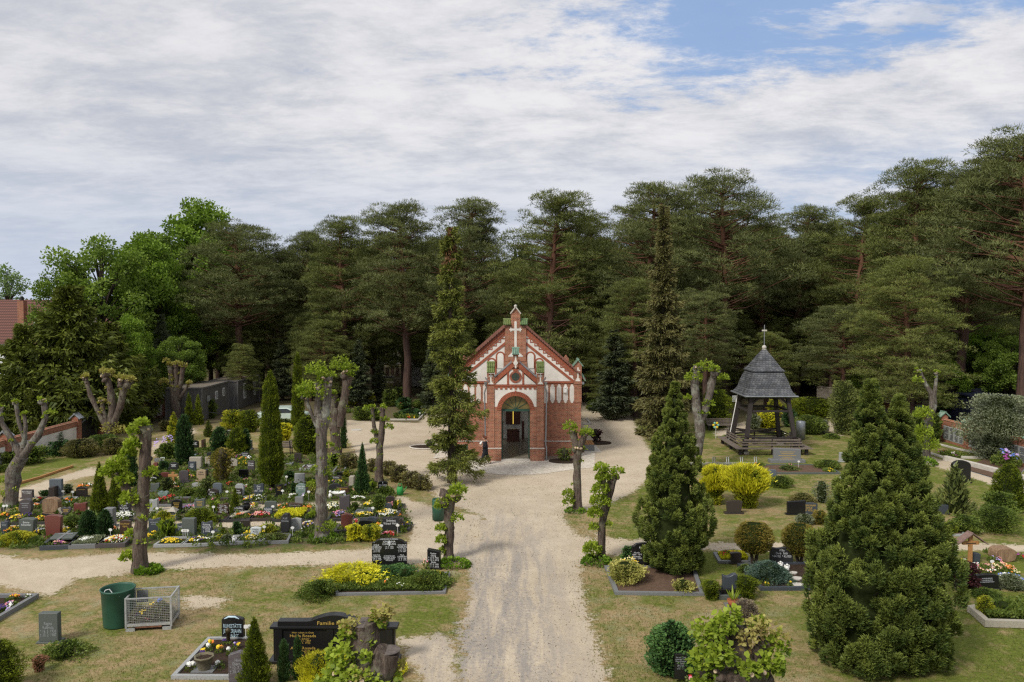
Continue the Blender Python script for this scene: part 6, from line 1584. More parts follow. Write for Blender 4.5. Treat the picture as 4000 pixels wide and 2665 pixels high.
def headstone(c,x,y,w_,h,kind,col,label,txt=None,ink='w',th=0.14,yaw=None,plinth=True,cross=False,tilt=0.0,size=None,group=None,tz=0.80,name='headstone',lines=False,cat='headstone'):
 """w_, h in reading units; stands where (x, y) meets the ground"""
 p = g(c,x,y); k_ = mpp(c,p.y); W_ = w_ * k_
 top = atD(c,x,y - h,p.y).z; H = max(0.18,top)
 rn = random.Random(int(x * 7 + y))
 yaw = rn.uniform(-0.06,0.06) if yaw is None else yaw
 t = thing(name,label,cat,(p.x,p.y + 0.05,0),yaw,group)
 mt = stone(col)
 pl = 0.07 if (plinth and H > 0.4) else 0.0
 if pl:
  m = MB(); m.box(-W_ / 2 - 0.06,-0.04,0,W_ / 2 + 0.06,th + 0.08,pl); m.build('plinth',mt,t,bevel=0.008)
 m = MB(); m.prism(outline(kind,W_,H - pl,rn),0,th); sl_ = m.build('slab',mt,t,bevel=0.012)
 sl_.location.z = pl; sl_.rotation_euler.x = -tilt
 if txt:
  lines_ = txt.split('\n'); s_ = size or min(W_ * 0.2,(H - pl) * 0.72 / max(3,len(lines_)))
  z0 = (H - pl) * tz - s_ * 0.5
  text_mesh(txt,s_,letter[ink],sl_,0,-0.003,z0,wmax=W_ * 0.84)
 if lines:                                            # engraving too small to read from the air
  m = MB(); n_ = 3 if lines is True else lines
  for i in range(n_):
   wl = W_ * rn.uniform(0.22,0.34) * (1.0 if i % 2 == 0 else 0.75); z = (H - pl) * (0.72 - i * 0.13)
   u_ = -wl
   while u_ < wl:
    q = rn.uniform(0.02,0.05) * (W_ / 0.6); m.box(u_,-0.004,z - 0.014,min(wl,u_ + q),0.0,z + 0.014); u_ += q + 0.012
  m.build('engraving',letter[ink],sl_)
 if cross: cross_mesh(sl_,0 if cross is True else cross * W_,-0.002,(H - pl) * 0.74,(H - pl) * 0.2,letter[ink])
 return t
HS = headstone
# --- left rows (front row first)
HS('C',55,1045,115,190,'wave','slate','blue-grey headstone cut by the left photo edge, front row',lines=2,ink='s')
HS('C',395,1080,235,262,'taper','greengrey','thick grey-green headstone with white script, left end of the front row','Emma\nSchottler',th=0.3,size=0.11)
HS('C',800,1115,262,352,'taper','red','big plain red-brown headstone seen from behind, front left',th=0.2)
HS('C',1910,1090,165,250,'low_arch','brown','dark brown headstone with gold writing left of the big pollard trunk','Buschhuter\nAgnes','g',size=0.11)
HS('C',1655,955,140,295,'rect','grey','tall plain grey stele between dark juniper and big pollard',th=0.3)
HS('A',165,1272,145,208,'wave','slate','slate headstone just right of the big pollard trunk',lines=2,ink='s')
HS('A',500,1308,140,176,'gable','slate','dark slate headstone with white script in front of a plain grey one','Ruhestätte\nFölki',size=0.13)
HS('A',600,1312,165,240,'rect','greengrey','plain grey-green block headstone on a rough foot',th=0.25)
HS('A',834,1312,135,208,'wave','slate','blue slate headstone with white script beside the plain grey block','Pohling\nGerhard\n* 1928\n† 1998',size=0.10)
HS('A',1460,1300,135,120,'gable','white','small whitish-blue headstone with black script on a white-kerbed grave','Krampe\nMonika\n1951 - 2009','b',size=0.10)
HS('A',1326,1205,118,112,'rect','umber','dark low headstone seen from behind near the dark ball shrub',th=0.16)
HS('A',952,1235,112,36,'slant','slate','low slate slab leaning almost flat behind the blue slate headstone',tilt=0.9,plinth=False)
HS('B',45,1188,125,285,'rough','dark','rough dark boulder headstone behind the small white name tag','Kell\nEmilie','s',th=0.28,size=0.12)
HS('B',196,1146,140,186,'gable','light','light grey veined headstone beside the rough dark boulder',th=0.14)
HS('B',880,1118,146,216,'gable','red','tall red headstone with dark edge seen from behind',th=0.2)
HS('B',1142,1125,190,130,'low_arch','black','wide black headstone behind the golden-green bush',th=0.16)
HS('B',1226,1082,122,135,'low_arch','bluegrey','blue-grey headstone behind the wide black one',th=0.14)
HS('B',1486,1162,240,214,'wave','dark','wide dark green-grey headstone with white script and engraved flower','Greifenberg\nWaltraud  Werner',th=0.2,size=0.13)
HS('B',1616,1108,56,140,'rect','umber','small dark brown headstone at the right end of the front row',th=0.25)
# --- second and third rows
HS('C',405,512,175,140,'rect','mauve','dark rectangular headstone with white text on the upper left row','Bernd Kienel\n* 1.1.1950',size=0.09)
HS('C',843,470,186,258,'rect','bluegrey','tallest plain blue-grey slab on the upper left',th=0.2)
HS('C',780,492,96,168,'slantr','umber','narrow dark stele with a shiny slanted top before the tall slab',th=0.35)
HS('C',1240,490,160,160,'low_arch','umber','dark brown headstone with orange and white flowers behind it',lines=1,ink='g')
HS('C',376,768,190,252,'rough','mauve','rough-topped dark grey headstone left of the striped boulder',lines=3,ink='s',th=0.22)
HS('C',755,752,255,250,'rough','tan','striped brown boulder headstone with a wood-like grain',th=0.35)
HS('C',880,600,110,112,'rough','umber','small dark headstone peeking out behind the striped boulder',th=0.2)
HS('C',925,762,110,118,'heart','beige','pale heart-shaped headstone half behind the dark heart',plinth=False,th=0.1)
HS('C',1000,770,160,135,'heart','mauve','dark heart-shaped headstone with gold writing',lines=3,ink='g',plinth=False,th=0.12)
HS('C',1216,742,192,172,'wave','red','wide red-brown headstone with a wavy top beside the thujas',th=0.18)
HS('C',1895,742,200,212,'wave','dark','dark headstone with several lines of white script left of the big pollard','Geliebt\nCurt\nKramer\nund Rose',size=0.12)
HS('C',20,745,46,96,'low_arch','umber','dark headstone at the left photo edge behind yellow flowers')
HS('C',1436,1140,180,92,'rough','slate','grey slate slab leaning back between two dark junipers',tilt=0.7,plinth=False,th=0.1)
HS('A',155,975,102,155,'wave','light','light grey rounded headstone right of the big pollard, middle row',th=0.2)
HS('A',450,1002,132,176,'arch','black','black round-topped headstone with gold writing behind a leafy rose',lines=4,ink='g')
HS('A',745,967,132,152,'wave','greengrey','dark green headstone with gold writing beside the bright fern',lines=4,ink='g')
HS('A',1058,875,106,68,'rect','umber','small brown headstone seen from behind above the brown script one')
HS('A',1045,1030,132,156,'wave','brown','brown headstone with two white names beside the small thuja','Hans Pilz\n1921 - 1997\nHeidi Pilz\n1926 - 2014',size=0.10)
HS('A',1240,1030,150,124,'wave','dark','dark curved headstone with bold white name right of the small thuja','Schulze\nHeinz 1\nTraud+l',size=0.13,th=0.2)
HS('A',1650,950,150,100,'low_arch','greengrey','dark green low headstone seen from behind above the orange lilies')
HS('A',1617,1040,112,116,'gable','slate','slate headstone with white script and engraved flower behind red begonias','Ruhestätte\nWolke',size=0.10,tilt=0.15)
HS('B',175,868,195,112,'gable','brown','wide low brown headstone behind the yellow carpet grave','Christian Ilse\nNaumann','s',size=0.10)
HS('B',232,772,110,100,'rect','grey','grey-green slab headstone in front of the marble one')
HS('B',257,672,140,186,'rough','marble','white and green marbled headstone with white script','Petke Alve\nGerda',size=0.11)
HS('B',356,682,66,178,'rect','umber','narrow dark headstone right beside the marbled one')
HS('B',722,612,172,122,'arch','dark','dark blue headstone with curved top behind the white flower bowl')
HS('B',826,648,176,116,'wave','brown','brown headstone with gold name behind the white flower bowl','H. Naumann\nJoachim','g',size=0.10)
HS('B',736,466,122,82,'wave','mauve','blue-mauve headstone with white script above yellow pansies','Bianka\nJunke',size=0.12)
HS('B',946,546,66,148,'rect','beige','narrow beige and black stele seen edge-on left of the pointed juniper',th=0.4)
HS('B',1375,582,130,122,'shoulder','black','black headstone with a white cross below the slim two-stemmed pollard','BALNAT\nFRANZ',cross=True,tz=0.58,size=0.12)
HS('B',853,862,140,214,'wave','mauve','tall dark mauve headstone seen from behind beside cream flowers',th=0.2)
HS('B',1475,795,120,134,'arch','umber','brown-black rounded headstone near the right end of the field')
HS('B',1440,882,112,122,'rough','slate','rough slate headstone below the brown-black rounded one')
HS('B',1166,882,112,70,'rect','greengrey','low dark green lectern-shaped headstone among green plants',tilt=0.5)
HS('B',240,478,136,126,'rect','light','light speckled headstone with grey lettering left of the tall pollard',lines=4,ink='s')
HS('B',398,462,90,60,'wave','slate','blue headstone half hidden by the tall pollard trunk',lines=1)
HS('B',372,306,92,84,'gable','mauve','mauve headstone tilted back on a small kerbed grave',lines=2,tilt=0.3)
HS('B',217,206,96,132,'shoulder','umber','dark shouldered headstone standing on open lawn')
HS('B',778,384,100,38,'rect','black','low black block on a bare kerbed grave left of the juniper')
HS('A',1500,797,126,176,'wave','slate','dark slate headstone with engraved cherub and horseshoe','Gerd\nEick\n1951 - 2010',size=0.12)
HS('A',1762,792,84,166,'wave','black','black headstone with gold writing right of the tall thuja trunk',lines=3,ink='g')
HS('A',1254,800,120,172,'rough','light','rough pale boulder headstone behind the dark plate',th=0.2)
HS('A',1236,806,96,122,'rect','umber','dark plate headstone fixed before the pale boulder','Ernst\nWengast','w',size=0.11,th=0.08)
HS('A',912,802,140,116,'arch','umber','dark round-topped headstone with a white cross on its left','Klaus\nPutsche',cross=-0.32,size=0.13,tz=0.6)
HS('A',970,757,115,140,'low_arch','bluegrey','plain blue-grey headstone behind the round-topped one with cross')
HS('A',272,818,140,100,'heart','marble','wavy green-grey heart headstone above the red carnations',plinth=False,th=0.2)
HS('A',175,728,112,112,'wave','greengrey','dark green-grey headstone with a carved rectangle, left of the ball shrub')
HS('A',700,702,110,88,'low_arch','light','pale grey headstone half covered by green shrubs')
HS('A',765,592,120,146,'low_arch','sand','sandstone-coloured headstone with dark lettering','Hilde\nHahne','b',size=0.12)
HS('A',826,552,46,112,'arch','dark','dark headstone edge showing behind the sandstone one')
HS('A',543,606,116,150,'low_arch','mauve','plain mauve-brown headstone right of the wooden cross')
HS('A',300,572,106,92,'low_arch','red','low reddish-brown headstone left of the wooden cross')
HS('A',195,592,96,112,'rough','black','black rough headstone right of the big pollard trunk, upper row')
HS('A',1304,548,120,104,'rect','black','black headstone block with an engraved tree')
HS('A',1258,587,72,34,'rough','slate','small dark stone with a white arc among grass tufts',plinth=False)
HS('A',1160,447,136,140,'shoulder','beige','beige-grey shouldered headstone seen from behind')
HS('A',1402,474,86,142,'rect','mauve','mauve headstone with white script under a white figure','Christa\nSchulze',size=0.12)
HS('A',1325,312,102,94,'arch','dark','dark round-topped headstone with white script behind yellow pansies','Catleen\nHinze',size=0.12)
HS('A',1112,308,122,60,'low_arch','dark','wide low dark headstone behind the tiny golden thuja',lines=1)
HS('A',690,432,148,146,'rect','beige','plain beige block headstone behind the dark blue one',th=0.25)
HS('A',648,466,96,124,'rect','slate','dark blue headstone with white script before the beige block',lines=4)
HS('A',846,402,62,120,'rect','beige','beige block headstone half hidden by the reddish maple')
HS('A',415,466,110,116,'arch','dark','dark rounded headstone with white script below the dark cypress',lines=3)
HS('A',344,458,58,46,'rect','white','small white frame with a rose picture left of the rounded headstone',plinth=False,th=0.05)
HS('A',180,472,62,122,'rough','red','reddish headstone half hidden by the big pollard trunk')
HS('A',205,345,96,56,'rough','dark','dark slanted headstone shaped like an open book page',tilt=0.4,plinth=False)
HS('A',262,338,64,54,'rect','white','white slanted page of the book-shaped gravestone',tilt=0.4,plinth=False,th=0.06)
HS('A',680,282,90,48,'rect','dark','low dark headstone with a bright blue picture',lines=2,ink='c',plinth=False)
HS('A',687,182,90,112,'arch','black','black rounded headstone with white script beside the dark cypress top',lines=3)
HS('A',786,186,34,122,'rect','brown','narrow brown headstone seen edge-on',th=0.4)
HS('A',866,278,56,56,'arch','dark','small dark rounded headstone left of the reddish maple')
HS('A',1765,330,66,122,'arch','dark','dark headstone right of the tall thuja, upper row',lines=1)
HS('A',1392,190,34,118,'rect','grey','grey headstone edge beside the dark round conifers',th=0.3)
HS('E',195,585,66,42,'arch','dark','dark headstone top above the hedge of golden shrubs',lines=1)
HS('B',95,258,84,18,'rect','grey','flat dark grave slab on the lawn left of the dark shouldered stone',plinth=False,th=0.5)
HS('E',1118,978,28,48,'rect','black','tiny black stone beside the beige stele')
# --- foreground
HS('F',437,1222,178,282,'rect','greengrey','lone grey headstone on the lawn at the lower left','Regina\nKoßmala\n* 16. 5. 1930\n† 23. 2. 1987','s',th=0.20,size=0.115,tz=0.66)
t = HS('F',2133,1190,206,216,'low_arch','black','black headstone with outlined white capitals and a feather','RUHESTÄTTE\nJENNERJAHN\nKIRNAST','c',th=0.14,size=0.155,tz=0.62)
m = MB(); m.tube([(-0.22,-0.01,0.62),(-0.1,-0.012,0.68),(0.08,-0.012,0.68),(0.2,-0.01,0.62)],[0.01,0.03,0.03,0.008],6); m.build('feather_emblem',letter['c'],t)
p = Vector(((913 - 2000) * 19.3 / FP,19.3,0))
t = thing('headstone','mauve veined headstone with white script cut by the bottom photo edge','headstone',p)
m = MB(); m.prism(outline('gable',0.52,0.86,R),0,0.16); sl_ = m.build('slab',mat_plain('veined_mauve_granite',(0.055,0.05,0.055),0.35,0.3,6,0.05,col2=(0.16,0.14,0.15),stretch=(1,1,4)),t,bevel=0.01)
text_mesh('Horst\nEberhard\n* 12. 7. 1938\n† 20. 4. 2010',0.105,letter['s'],sl_,0,-0.003,0.62,wmax=0.44)
t = HS('G',1460,515,326,262,'shoulder','black','large black shouldered headstone with a white cross and many names',th=0.16,size=0.1,cross=True)
sl_ = [ch for ch in t.children if ch.name.startswith('slab')][0]; kq = mpp('G',g('G',1460,515).y)
for (txt,s_,x,z,wm) in (('HIER RUHEN IN FRIEDEN',0.06,0,0.94,0.62),('JOHANNA\nLÜNEBURG',0.095,0,0.84,0.52),('* 4. 7. 1936\n† 5. 7. 1950',0.065,0,0.67,0.40),('EMILIE\nLÜNEBURG',0.075,-0.46,0.72,0.36),('GEB. RADDATZ\n* 14. 5. 1878\n† 20. 3. 1953',0.055,-0.46,0.59,0.34),
       ('MARTHA\nLÜNEBURG\n* 28. 3. 1906\n† 24. 12. 1997',0.065,-0.46,0.36,0.36),('WILHELM\nLÜNEBURG',0.075,0.46,0.72,0.36),('* 4. 9. 1876\n† 15. 5. 1920\n† 7. 4. 1947',0.055,0.46,0.59,0.34),
       ('PAUL\nLÜNEBURG\n* 4. 6. 1904\n† 2. 7. 1973',0.065,0.46,0.36,0.36),('DU WARST SO JUNG\nUND STARBST ZU FRÜH\nVERGESSEN WERDEN\nWIR DICH NIE',0.058,0,0.33,0.44)):
 text_mesh(txt,s_,letter['w'],sl_,x,-0.003,z,wmax=wm)
HS('G',1866,532,120,182,'slant','black','black slim headstone with white script beside the avenue pollard','Fischer\nGeorg\n* 13. 4. 1932\n† 12. 5. 2013\nGisela\n* 27. 9. 1935\n† 21. 7. 2016',size=0.085,tz=0.80,yaw=-0.15,th=0.2)
t = HS('R',750,508,236,216,'shoulder','black','black shouldered headstone with gothic lettering right of the avenue',th=0.14,cross=True)
sl_ = [ch for ch in t.children if ch.name.startswith('slab')][0]
for (txt,s_,x,z,wm) in (('Ruhestätte',0.10,0,0.60,0.4),('Ast',0.13,0,0.50,0.3),('Martha\n1890 - 1973\nElisabeth\n1926 - 2000',0.075,-0.28,0.42,0.34),('Ernst\n1884 - 1962\nWalter\n1916 - 1994',0.075,0.26,0.42,0.34)): text_mesh(txt,s_,letter['w'],sl_,x,-0.003,z,wmax=wm)
HS('R',1595,484,106,102,'taper','umber','small dark headstone between yellow carpet flowers',th=0.2)
HS('R',2012,496,210,176,'wave','dark','dark blue-grey headstone between two mushroom-shaped topiaries','Wilke\nGerda   Erich\n* 4.4.1921  * 4.5.1920',size=0.12,th=0.14)
t = HS('R',1540,800,134,222,'wave','slate','dark blue granite headstone on a stepped base between two junipers',th=0.2)
m = MB(); m.box(-0.40,-0.16,0,0.40,0.36,0.16); m.build('base_step',stone('greengrey'),t,bevel=0.01); m = MB(); m.box(-0.30,-0.08,0.16,0.30,0.29,0.32); m.build('base_block',stone('black'),t,bevel=0.01)
HS('S',2022,728,235,148,'low_arch','black','wide black low-arched headstone in front of the maroon shrub',lines=3,ink='s',th=0.16,yaw=0.1)
HS('S',1918,478,92,92,'taper','slate','grey curved headstone behind the roofed wooden cross',th=0.2)
HS('S',2196,468,200,124,'rough','tan','long pink-brown boulder gravestone at the right',th=0.5,plinth=False)
t = HS('T',1963,1140,238,128,'slant','grey','wide grey granite double headstone with gold text below the bell tower',lines=5,ink='g',th=0.22)
m = MB(); m.box(-1.05,-0.15,0,1.05,0.4,0.2); m.build('base_block',stone('grey'),t,bevel=0.01)
HS('T',1772,1338,192,138,'wave','bluegrey','light blue-grey headstone behind the two golden conifers',th=0.16)
HS('T',1500,1590,146,118,'taper','umber','dark headstone under the golden conifers',th=0.18)
HS('Q',252,1600,160,128,'slantr','black','black slanted headstone left of the one with gold lettering')
HS('Q',357,1600,162,108,'low_arch','slate','slate headstone with gold lettering near the pale green ball shrub','IN MEMORIAM\nFAMILIE\nERNST MÖLLER','g',size=0.12)
HS('Q',1700,1320,160,198,'arch','black','tall black headstone seen from behind beside the right wall path',th=0.25)
HS('Q',645,1135,34,84,'rect','light','slim light grey stele at the left edge of the huge cypress')
HS('Q',1530,1590,112,78,'rect','slate','low blue-grey headstone right of the huge cypress')
HS('T',2076,905,44,66,'rect','dark','small dark headstone right behind the bell tower leg',plinth=False)
HS('Q',212,960,40,90,'rect','mauve','small mauve headstone with carved text behind the tower bench',lines=4)
HS('T',1465,905,66,44,'gable','grey','small grey headstone left of the tower bench')
# large family wall grave at the bottom
fam = thing('family_gravestone','wide polished black family wall gravestone with gold lettering, partly behind the nearest pollard','gravestone',(-4.68,20.6,0))
blk = stone('black'); m = MB(); m.box(-1.72,-0.10,0,1.72,0.38,0.10); m.build('base_block',blk,fam,bevel=0.01)
m = MB(); m.box(-1.60,0.0,0.10,1.60,0.24,1.12); m.build('slab',blk,fam,bevel=0.01)
m = MB(); m.box(-1.68,-0.06,1.12,1.68,0.30,1.20); m.build('cornice',blk,fam,bevel=0.01)
m = MB(); m.prism([(-1.48,1.20),(1.42,1.20),(1.42,1.36),(0.72,1.36)] + [(0.62 - 1.24 * i / 10,1.37 + 0.19 * math.sin(math.pi * i / 10)) for i in range(11)] + [(-0.72,1.36),(-1.48,1.36)],-0.02,0.24); m.build('crown',blk,fam,bevel=0.008)
for x in (-1.45,-0.10,0.10,1.45): m = MB(); m.box(x - 0.09,-0.045,0.10,x + 0.09,0.0,1.119); m.build('pilaster',blk,fam,bevel=0.006)
text_mesh('Familie Rosada',0.165,letter['g'],fam,0.05,-0.025,1.25,wmax=1.15)
for (txt,s_,z) in (('Hier ruhen in Gott',0.075,0.96),('Hulda Rosada',0.125,0.84),('geb. Scheer\n* 15. 11. 1887\n† 30. 1. 1925',0.075,0.76),('Anna Rosada',0.125,0.44),('geb. Ziedrich\n* 4. 6. 1914\n† 11. 4. 2008',0.075,0.36)):
 text_mesh(txt,s_,letter['g'],fam,-0.82,-0.004,z,wmax=0.95)
fam.scale = (1,1,0.82)
# wooden crosses
def wood_cross(c,x,y,h,w_,label,roof=False):
 p = g(c,x,y); k_ = mpp(c,p.y); H = atD(c,x,y - h,p.y).z; W_ = w_ * k_; t = thing('wooden_cross',label,'grave cross',p,0.03)
 m = MB(); m.box(-0.07,-0.04,0,0.07,0.04,H if not roof else H * 0.9); m.build('post',wood_tan,t,bevel=0.006)
 m = MB(); zc = H * 0.62; m.box(-W_ / 2,-0.045,zc,W_ / 2,0.035,zc + 0.13); m.build('crossbar',wood_tan,t,bevel=0.006)
 if roof:
  rw = mat_plain('reddish_weathered_board',(0.20,0.13,0.11),0.8,0.3,10,0.3)
  for s in (-1,1):
   m = MB(); m.bar((s * W_ * 0.92,0,H * 0.66),(s * -0.02,0,H * 1.0),0.36,0.03,up=(s,0,1)); m.build('roof_board',rw,t)
  m = MB(); m.box(-W_ * 0.3,-0.05,zc + 0.04,W_ * 0.3,-0.045,zc + 0.07); m.build('engraving',letter['b'],t)
 return t
wood_cross('A',415,628,158,122,'light wooden grave cross among the headstones on the left')
wood_cross('S',1856,485,300,155,'wooden grave cross with a small pitched roof at the right',True)
# ------------------------------------------------------------------ kerbed graves
def plot(c,q,label,col='grey',w_=0.09,h=0.12,fill=soil,group=None,name='grave_plot',sides='0123'):
 P_ = [g(c,*p) for p in q]; ctr = sum(P_,Vector()) / 4; t = thing(name,label,'grave',(ctr.x,ctr.y,0),0,group)
 L_ = [p - ctr for p in P_]; m = MB()
 for i in range(4):
  if str(i) not in sides: continue
  a,b = L_[i],L_[(i + 1) % 4]; e = (b - a).normalized(); off = w_ / 2 if i % 2 == 0 else -w_ / 2
  a2,b2 = a - e * off,b + e * off
  m.bar((a2.x,a2.y,h / 2 + (0.002 if i % 2 else 0)),(b2.x,b2.y,h / 2 + (0.002 if i % 2 else 0)),w_,h)
 m.build('kerb',stone(col) if isinstance(col,str) else col,t)
 m = MB(); m.add([(p.x,p.y,0.055) for p in L_],[(0,1,2,3)]); o = m.build('soil',fill,t)
 if o.data.polygons[0].normal.z < 0: o.data.flip_normals()
 return t
plot('C',[(640,1292),(1070,1272),(1215,1135),(790,1150)],'dark-kerbed grave with a tilted cover slab, front left','slate',0.12,0.16)
plot('C',[(1080,1272),(1480,1257),(1630,1125),(1228,1135)],'grey-kerbed grave full of pale groundcover, second of the front row','grey',0.12,0.16)
plot('C',[(1492,1257),(1900,1242),(2040,1115),(1645,1125)],'brown-kerbed grave with white and red flowers left of the big pollard','mauve',0.12,0.16)
plot('A',[(180,1432),(515,1426),(640,1335),(330,1335)],'white-kerbed grave right of the big pollard trunk','light')
plot('A',[(528,1426),(868,1416),(958,1335),(655,1335)],'white-kerbed grave with pansies below the blue slate headstone','light')
plot('A',[(882,1408),(1200,1396),(1290,1312),(972,1322)],'white-kerbed grave with a grey-green cushion plant','light')
plot('A',[(1214,1392),(1550,1386),(1630,1300),(1302,1300)],'white-kerbed grave of the whitish-blue headstone','light')
plot('B',[(-330,1310),(80,1300),(125,1200),(-210,1210)],'thin-kerbed grave overgrown with flat green juniper','grey')
plot('A',[(880,1112),(1090,1106),(1180,1012),(955,1012)],'dark-kerbed grave of the brown two-name headstone','dark')
plot('A',[(1100,1108),(1388,1102),(1450,1022),(1200,1022)],'dark-kerbed grave with orange flowers and a flat marble plate','dark')
plot('A',[(1400,1098),(1688,1092),(1740,1002),(1460,1010)],'dark-kerbed grave with red begonias','umber')
plot('E',[(525,1252),(738,1252),(790,1178),(560,1182)],'dark-kerbed grave covered by a yellow flower carpet','dark')
plot('E',[(748,1252),(856,1250),(892,1180),(800,1180)],'dark-kerbed grave with a bright green cushion left of the tall pollard','dark')
plot('B',[(630,1004),(952,994),(1000,892),(700,902)],'dark-kerbed grave with violet and pink flowers right of the tall pollard','dark')
plot('B',[(964,990),(1280,980),(1310,888),(1012,892)],'dark-kerbed grave with low cover slab and greenery','slate')
plot('B',[(1290,984),(1575,968),(1612,884),(1322,888)],'stone-kerbed grave full of white and yellow flowers, right end','mauve')
plot('B',[(1575,862),(1642,850),(1672,792),(1600,800)],'small dark-kerbed corner grave at the right end','dark')
plot('B',[(1600,1142),(1728,1136),(1768,1045),(1648,1052)],'dark-kerbed grave with brown and yellow pansies, right front corner','dark')
plot('B',[(730,1160),(860,1155),(880,1075),(780,1080)],'small brown-kerbed grave in front of the tall red headstone','mauve')
plot('C',[(60,915),(500,905),(640,765),(170,770)],'long dark-kerbed grave with violet and yellow pansies, left','dark')
plot('C',[(515,905),(690,900),(930,790),(640,770)],'dark-kerbed grave with orange pansies behind the red-brown headstone','dark')
plot('A',[(205,915),(680,908),(735,815),(250,822)],'dark-kerbed double grave with red carnations','grey')
plot('A',[(1312,882),(1578,874),(1610,805),(1345,808)],'brown-kerbed grave packed with white, yellow and violet pansies','mauve')
plot('A',[(360,702),(500,698),(545,632),(400,634)],'dark-kerbed grave in front of the wooden cross','dark')
plot('C',[(1730,850),(2040,845),(2080,760),(1760,765)],'dark-kerbed grave full of white flowers left of the big pollard','dark')
plot('C',[(460,600),(620,600),(700,520),(540,520)],'small dark grave with orange flowers left of the striped boulder','dark')
plot('C',[(920,585),(1110,590),(1180,510),(1020,510)],'white-kerbed grave with greenery behind the hearts','light')
plot('B',[(250,312),(420,300),(470,250),(320,252)],'pale bare grave behind the tilted mauve headstone','light',fill=soil_red)
plot('B',[(700,350),(840,348),(880,270),(760,272)],'bare raked grave with stone kerb below the brown hedge','grey',fill=soil_red)
plot('B',[(820,545),(945,545),(960,485),(870,485)],'dry grave with dark kerb beside the narrow stele','dark',fill=soil_red)
plot('F',[(1600,1532),(2110,1536),(2345,1178),(1925,1186)],'white-kerbed grave with pansies and an octagonal planter, front','light',0.11,0.10)
plot('F',[(-700,1070),(-120,1070),(330,800),(-110,800)],'grey-kerbed grave with mixed bouquets at the left photo edge','grey',0.13,0.16)
plot('G',[(985,768),(1965,752),(2008,575),(900,590)],'wide grave of the large black headstone, half its kerb overgrown','grey',0.10,0.08)
plot('R',[(492,758),(1275,768),(1190,520),(398,522)],'broad raked grave with cream shrubs right of the avenue','grey',0.14,0.10,fill=soil_red)
plot('R',[(1825,722),(2500,715),(2380,485),(1618,505)],'dark-kerbed grave with a spreading blue juniper and flat stones','slate',0.12,0.12)
plot('R',[(1440,472),(1722,472),(1665,388),(1395,396)],'grey-kerbed grave with a yellow flower carpet','grey',0.12,0.1)
plot('R',[(1560,985),(1800,985),(1730,850),(1495,855)],'narrow grave with faded heather and an orange pot','grey',0.1,0.06)
plot('T',[(1705,1238),(2420,1238),(2290,1165),(1660,1168)],'bare grave with dark kerb below the granite double headstone','greengrey',0.1,0.1,fill=soil_red)
plot('S',[(2010,1050),(2700,1070),(2700,770),(1868,925)],'overgrown grave with mossy concrete kerb at the right photo edge','beige',0.16,0.2)
plot('S',[(1580,222),(1800,222),(1760,125),(1560,120)],'small gravel grave with a ball shrub right of the huge cypress','light',0.1,0.08,fill=soil_red)
plot('Q',[(1690,1190),(2150,1330),(2250,1180),(1900,1110)],'bare gravel bed behind the thick kerb on the right','light',0.06,0.02,fill=soil_red)
# flat slabs lying on graves
def slab_on(c,q,label,col,z=0.14,txt=False,cross=False):
 P_ = [g(c,*p) for p in q]; ctr = sum(P_,Vector()) / 4; m = MB(); m.zprism([(p.x - ctr.x,p.y - ctr.y) for p in P_],0,0.07); o = m.build('cover_slab',stone(col),None,bevel=0.008); o.location = (ctr.x,ctr.y,z); o.rotation_euler = (0.12,0,0)
 if cross:
  m = MB(); m.box(-0.05,-0.45,0.071,0.05,0.45,0.085); m.box(-0.3,0.1,0.071,0.3,0.2,0.086); m.build('raised_cross',stone('grey'),o)
 return tag(o,label,'grave slab')
slab_on('C',[(760,1205),(1110,1195),(1205,1130),(850,1140)],'grey-green cover slab with a raised cross, front left grave','greengrey',0.2,cross=True)
slab_on('B',[(975,935),(1180,925),(1290,890),(1030,892)],'flat dark slate plate on the grave with greenery','slate',0.12)
slab_on('A',[(1110,1085),(1290,1050),(1400,1020),(1220,1025)],'beige triangular marble plate beside the orange flowers','beige',0.10)
for (c,x,y,s_,lab) in (('R',2165,695,.26,'pale flat stepping stone nearest the huge cypress'),('R',2145,632,.2,'pale flat stepping stone behind the nearest one'),('R',2115,580,.15,'small pale stepping stone beside the blue juniper')):
 p = g(c,x,y); m = MB(); m.zprism([(s_ * math.cos(a) * (1 + .2 * math.sin(3 * a)),s_ * .8 * math.sin(a)) for a in [i * 0.7 for i in range(9)]],0.06,0.10); o = m.build('stepping_stone',stone_light); o.location = p; tag(o,lab,'stepping stone')
# small round name tags on sticks
TAGS = [('C',62,745,'left of the pair beside the yellow flowers at the left edge'),('C',104,742,'right of the pair beside the yellow flowers at the left edge'),('C',970,510,'behind the striped boulder'),('C',1118,520,'above the wide red-brown headstone'),('C',1696,1125,'above the white and red flowers'),
  ('A',210,1045,'on the path right of the big pollard'),('A',444,1090,'in front of the stone lantern'),('A',930,1025,'below the bright fern'),('A',540,1340,'left of three at the dark slate headstone'),('A',568,1340,'middle of three at the dark slate headstone'),('A',596,1340,'right of three at the dark slate headstone'),
  ('A',922,1358,'beside the pansy grave'),('A',1577,1290,'right of the whitish-blue headstone'),('A',1687,1020,'right of the slate headstone with begonias'),('A',1102,822,'above the small brown headstone'),('B',68,490,'left of the light speckled headstone'),('B',14,690,'near the black gold-lettered headstone'),
  ('B',370,705,'right of the marbled headstone'),('B',150,1215,'right of the rough dark boulder'),('B',1242,935,'on the greenery grave'),('B',1358,1185,'left foot of the wide dark green-grey headstone'),('B',1580,1180,'right foot of the wide dark green-grey headstone'),
  ('F',2260,1180,'left of the pair beside the black capitals headstone'),('F',2292,1178,'right of the pair beside the black capitals headstone'),('T',2060,1185,'on the bare granite grave'),('S',2058,555,'among pink flowers at the right'),('X',1222,570,'at the red flower bed')]
tagproto = None
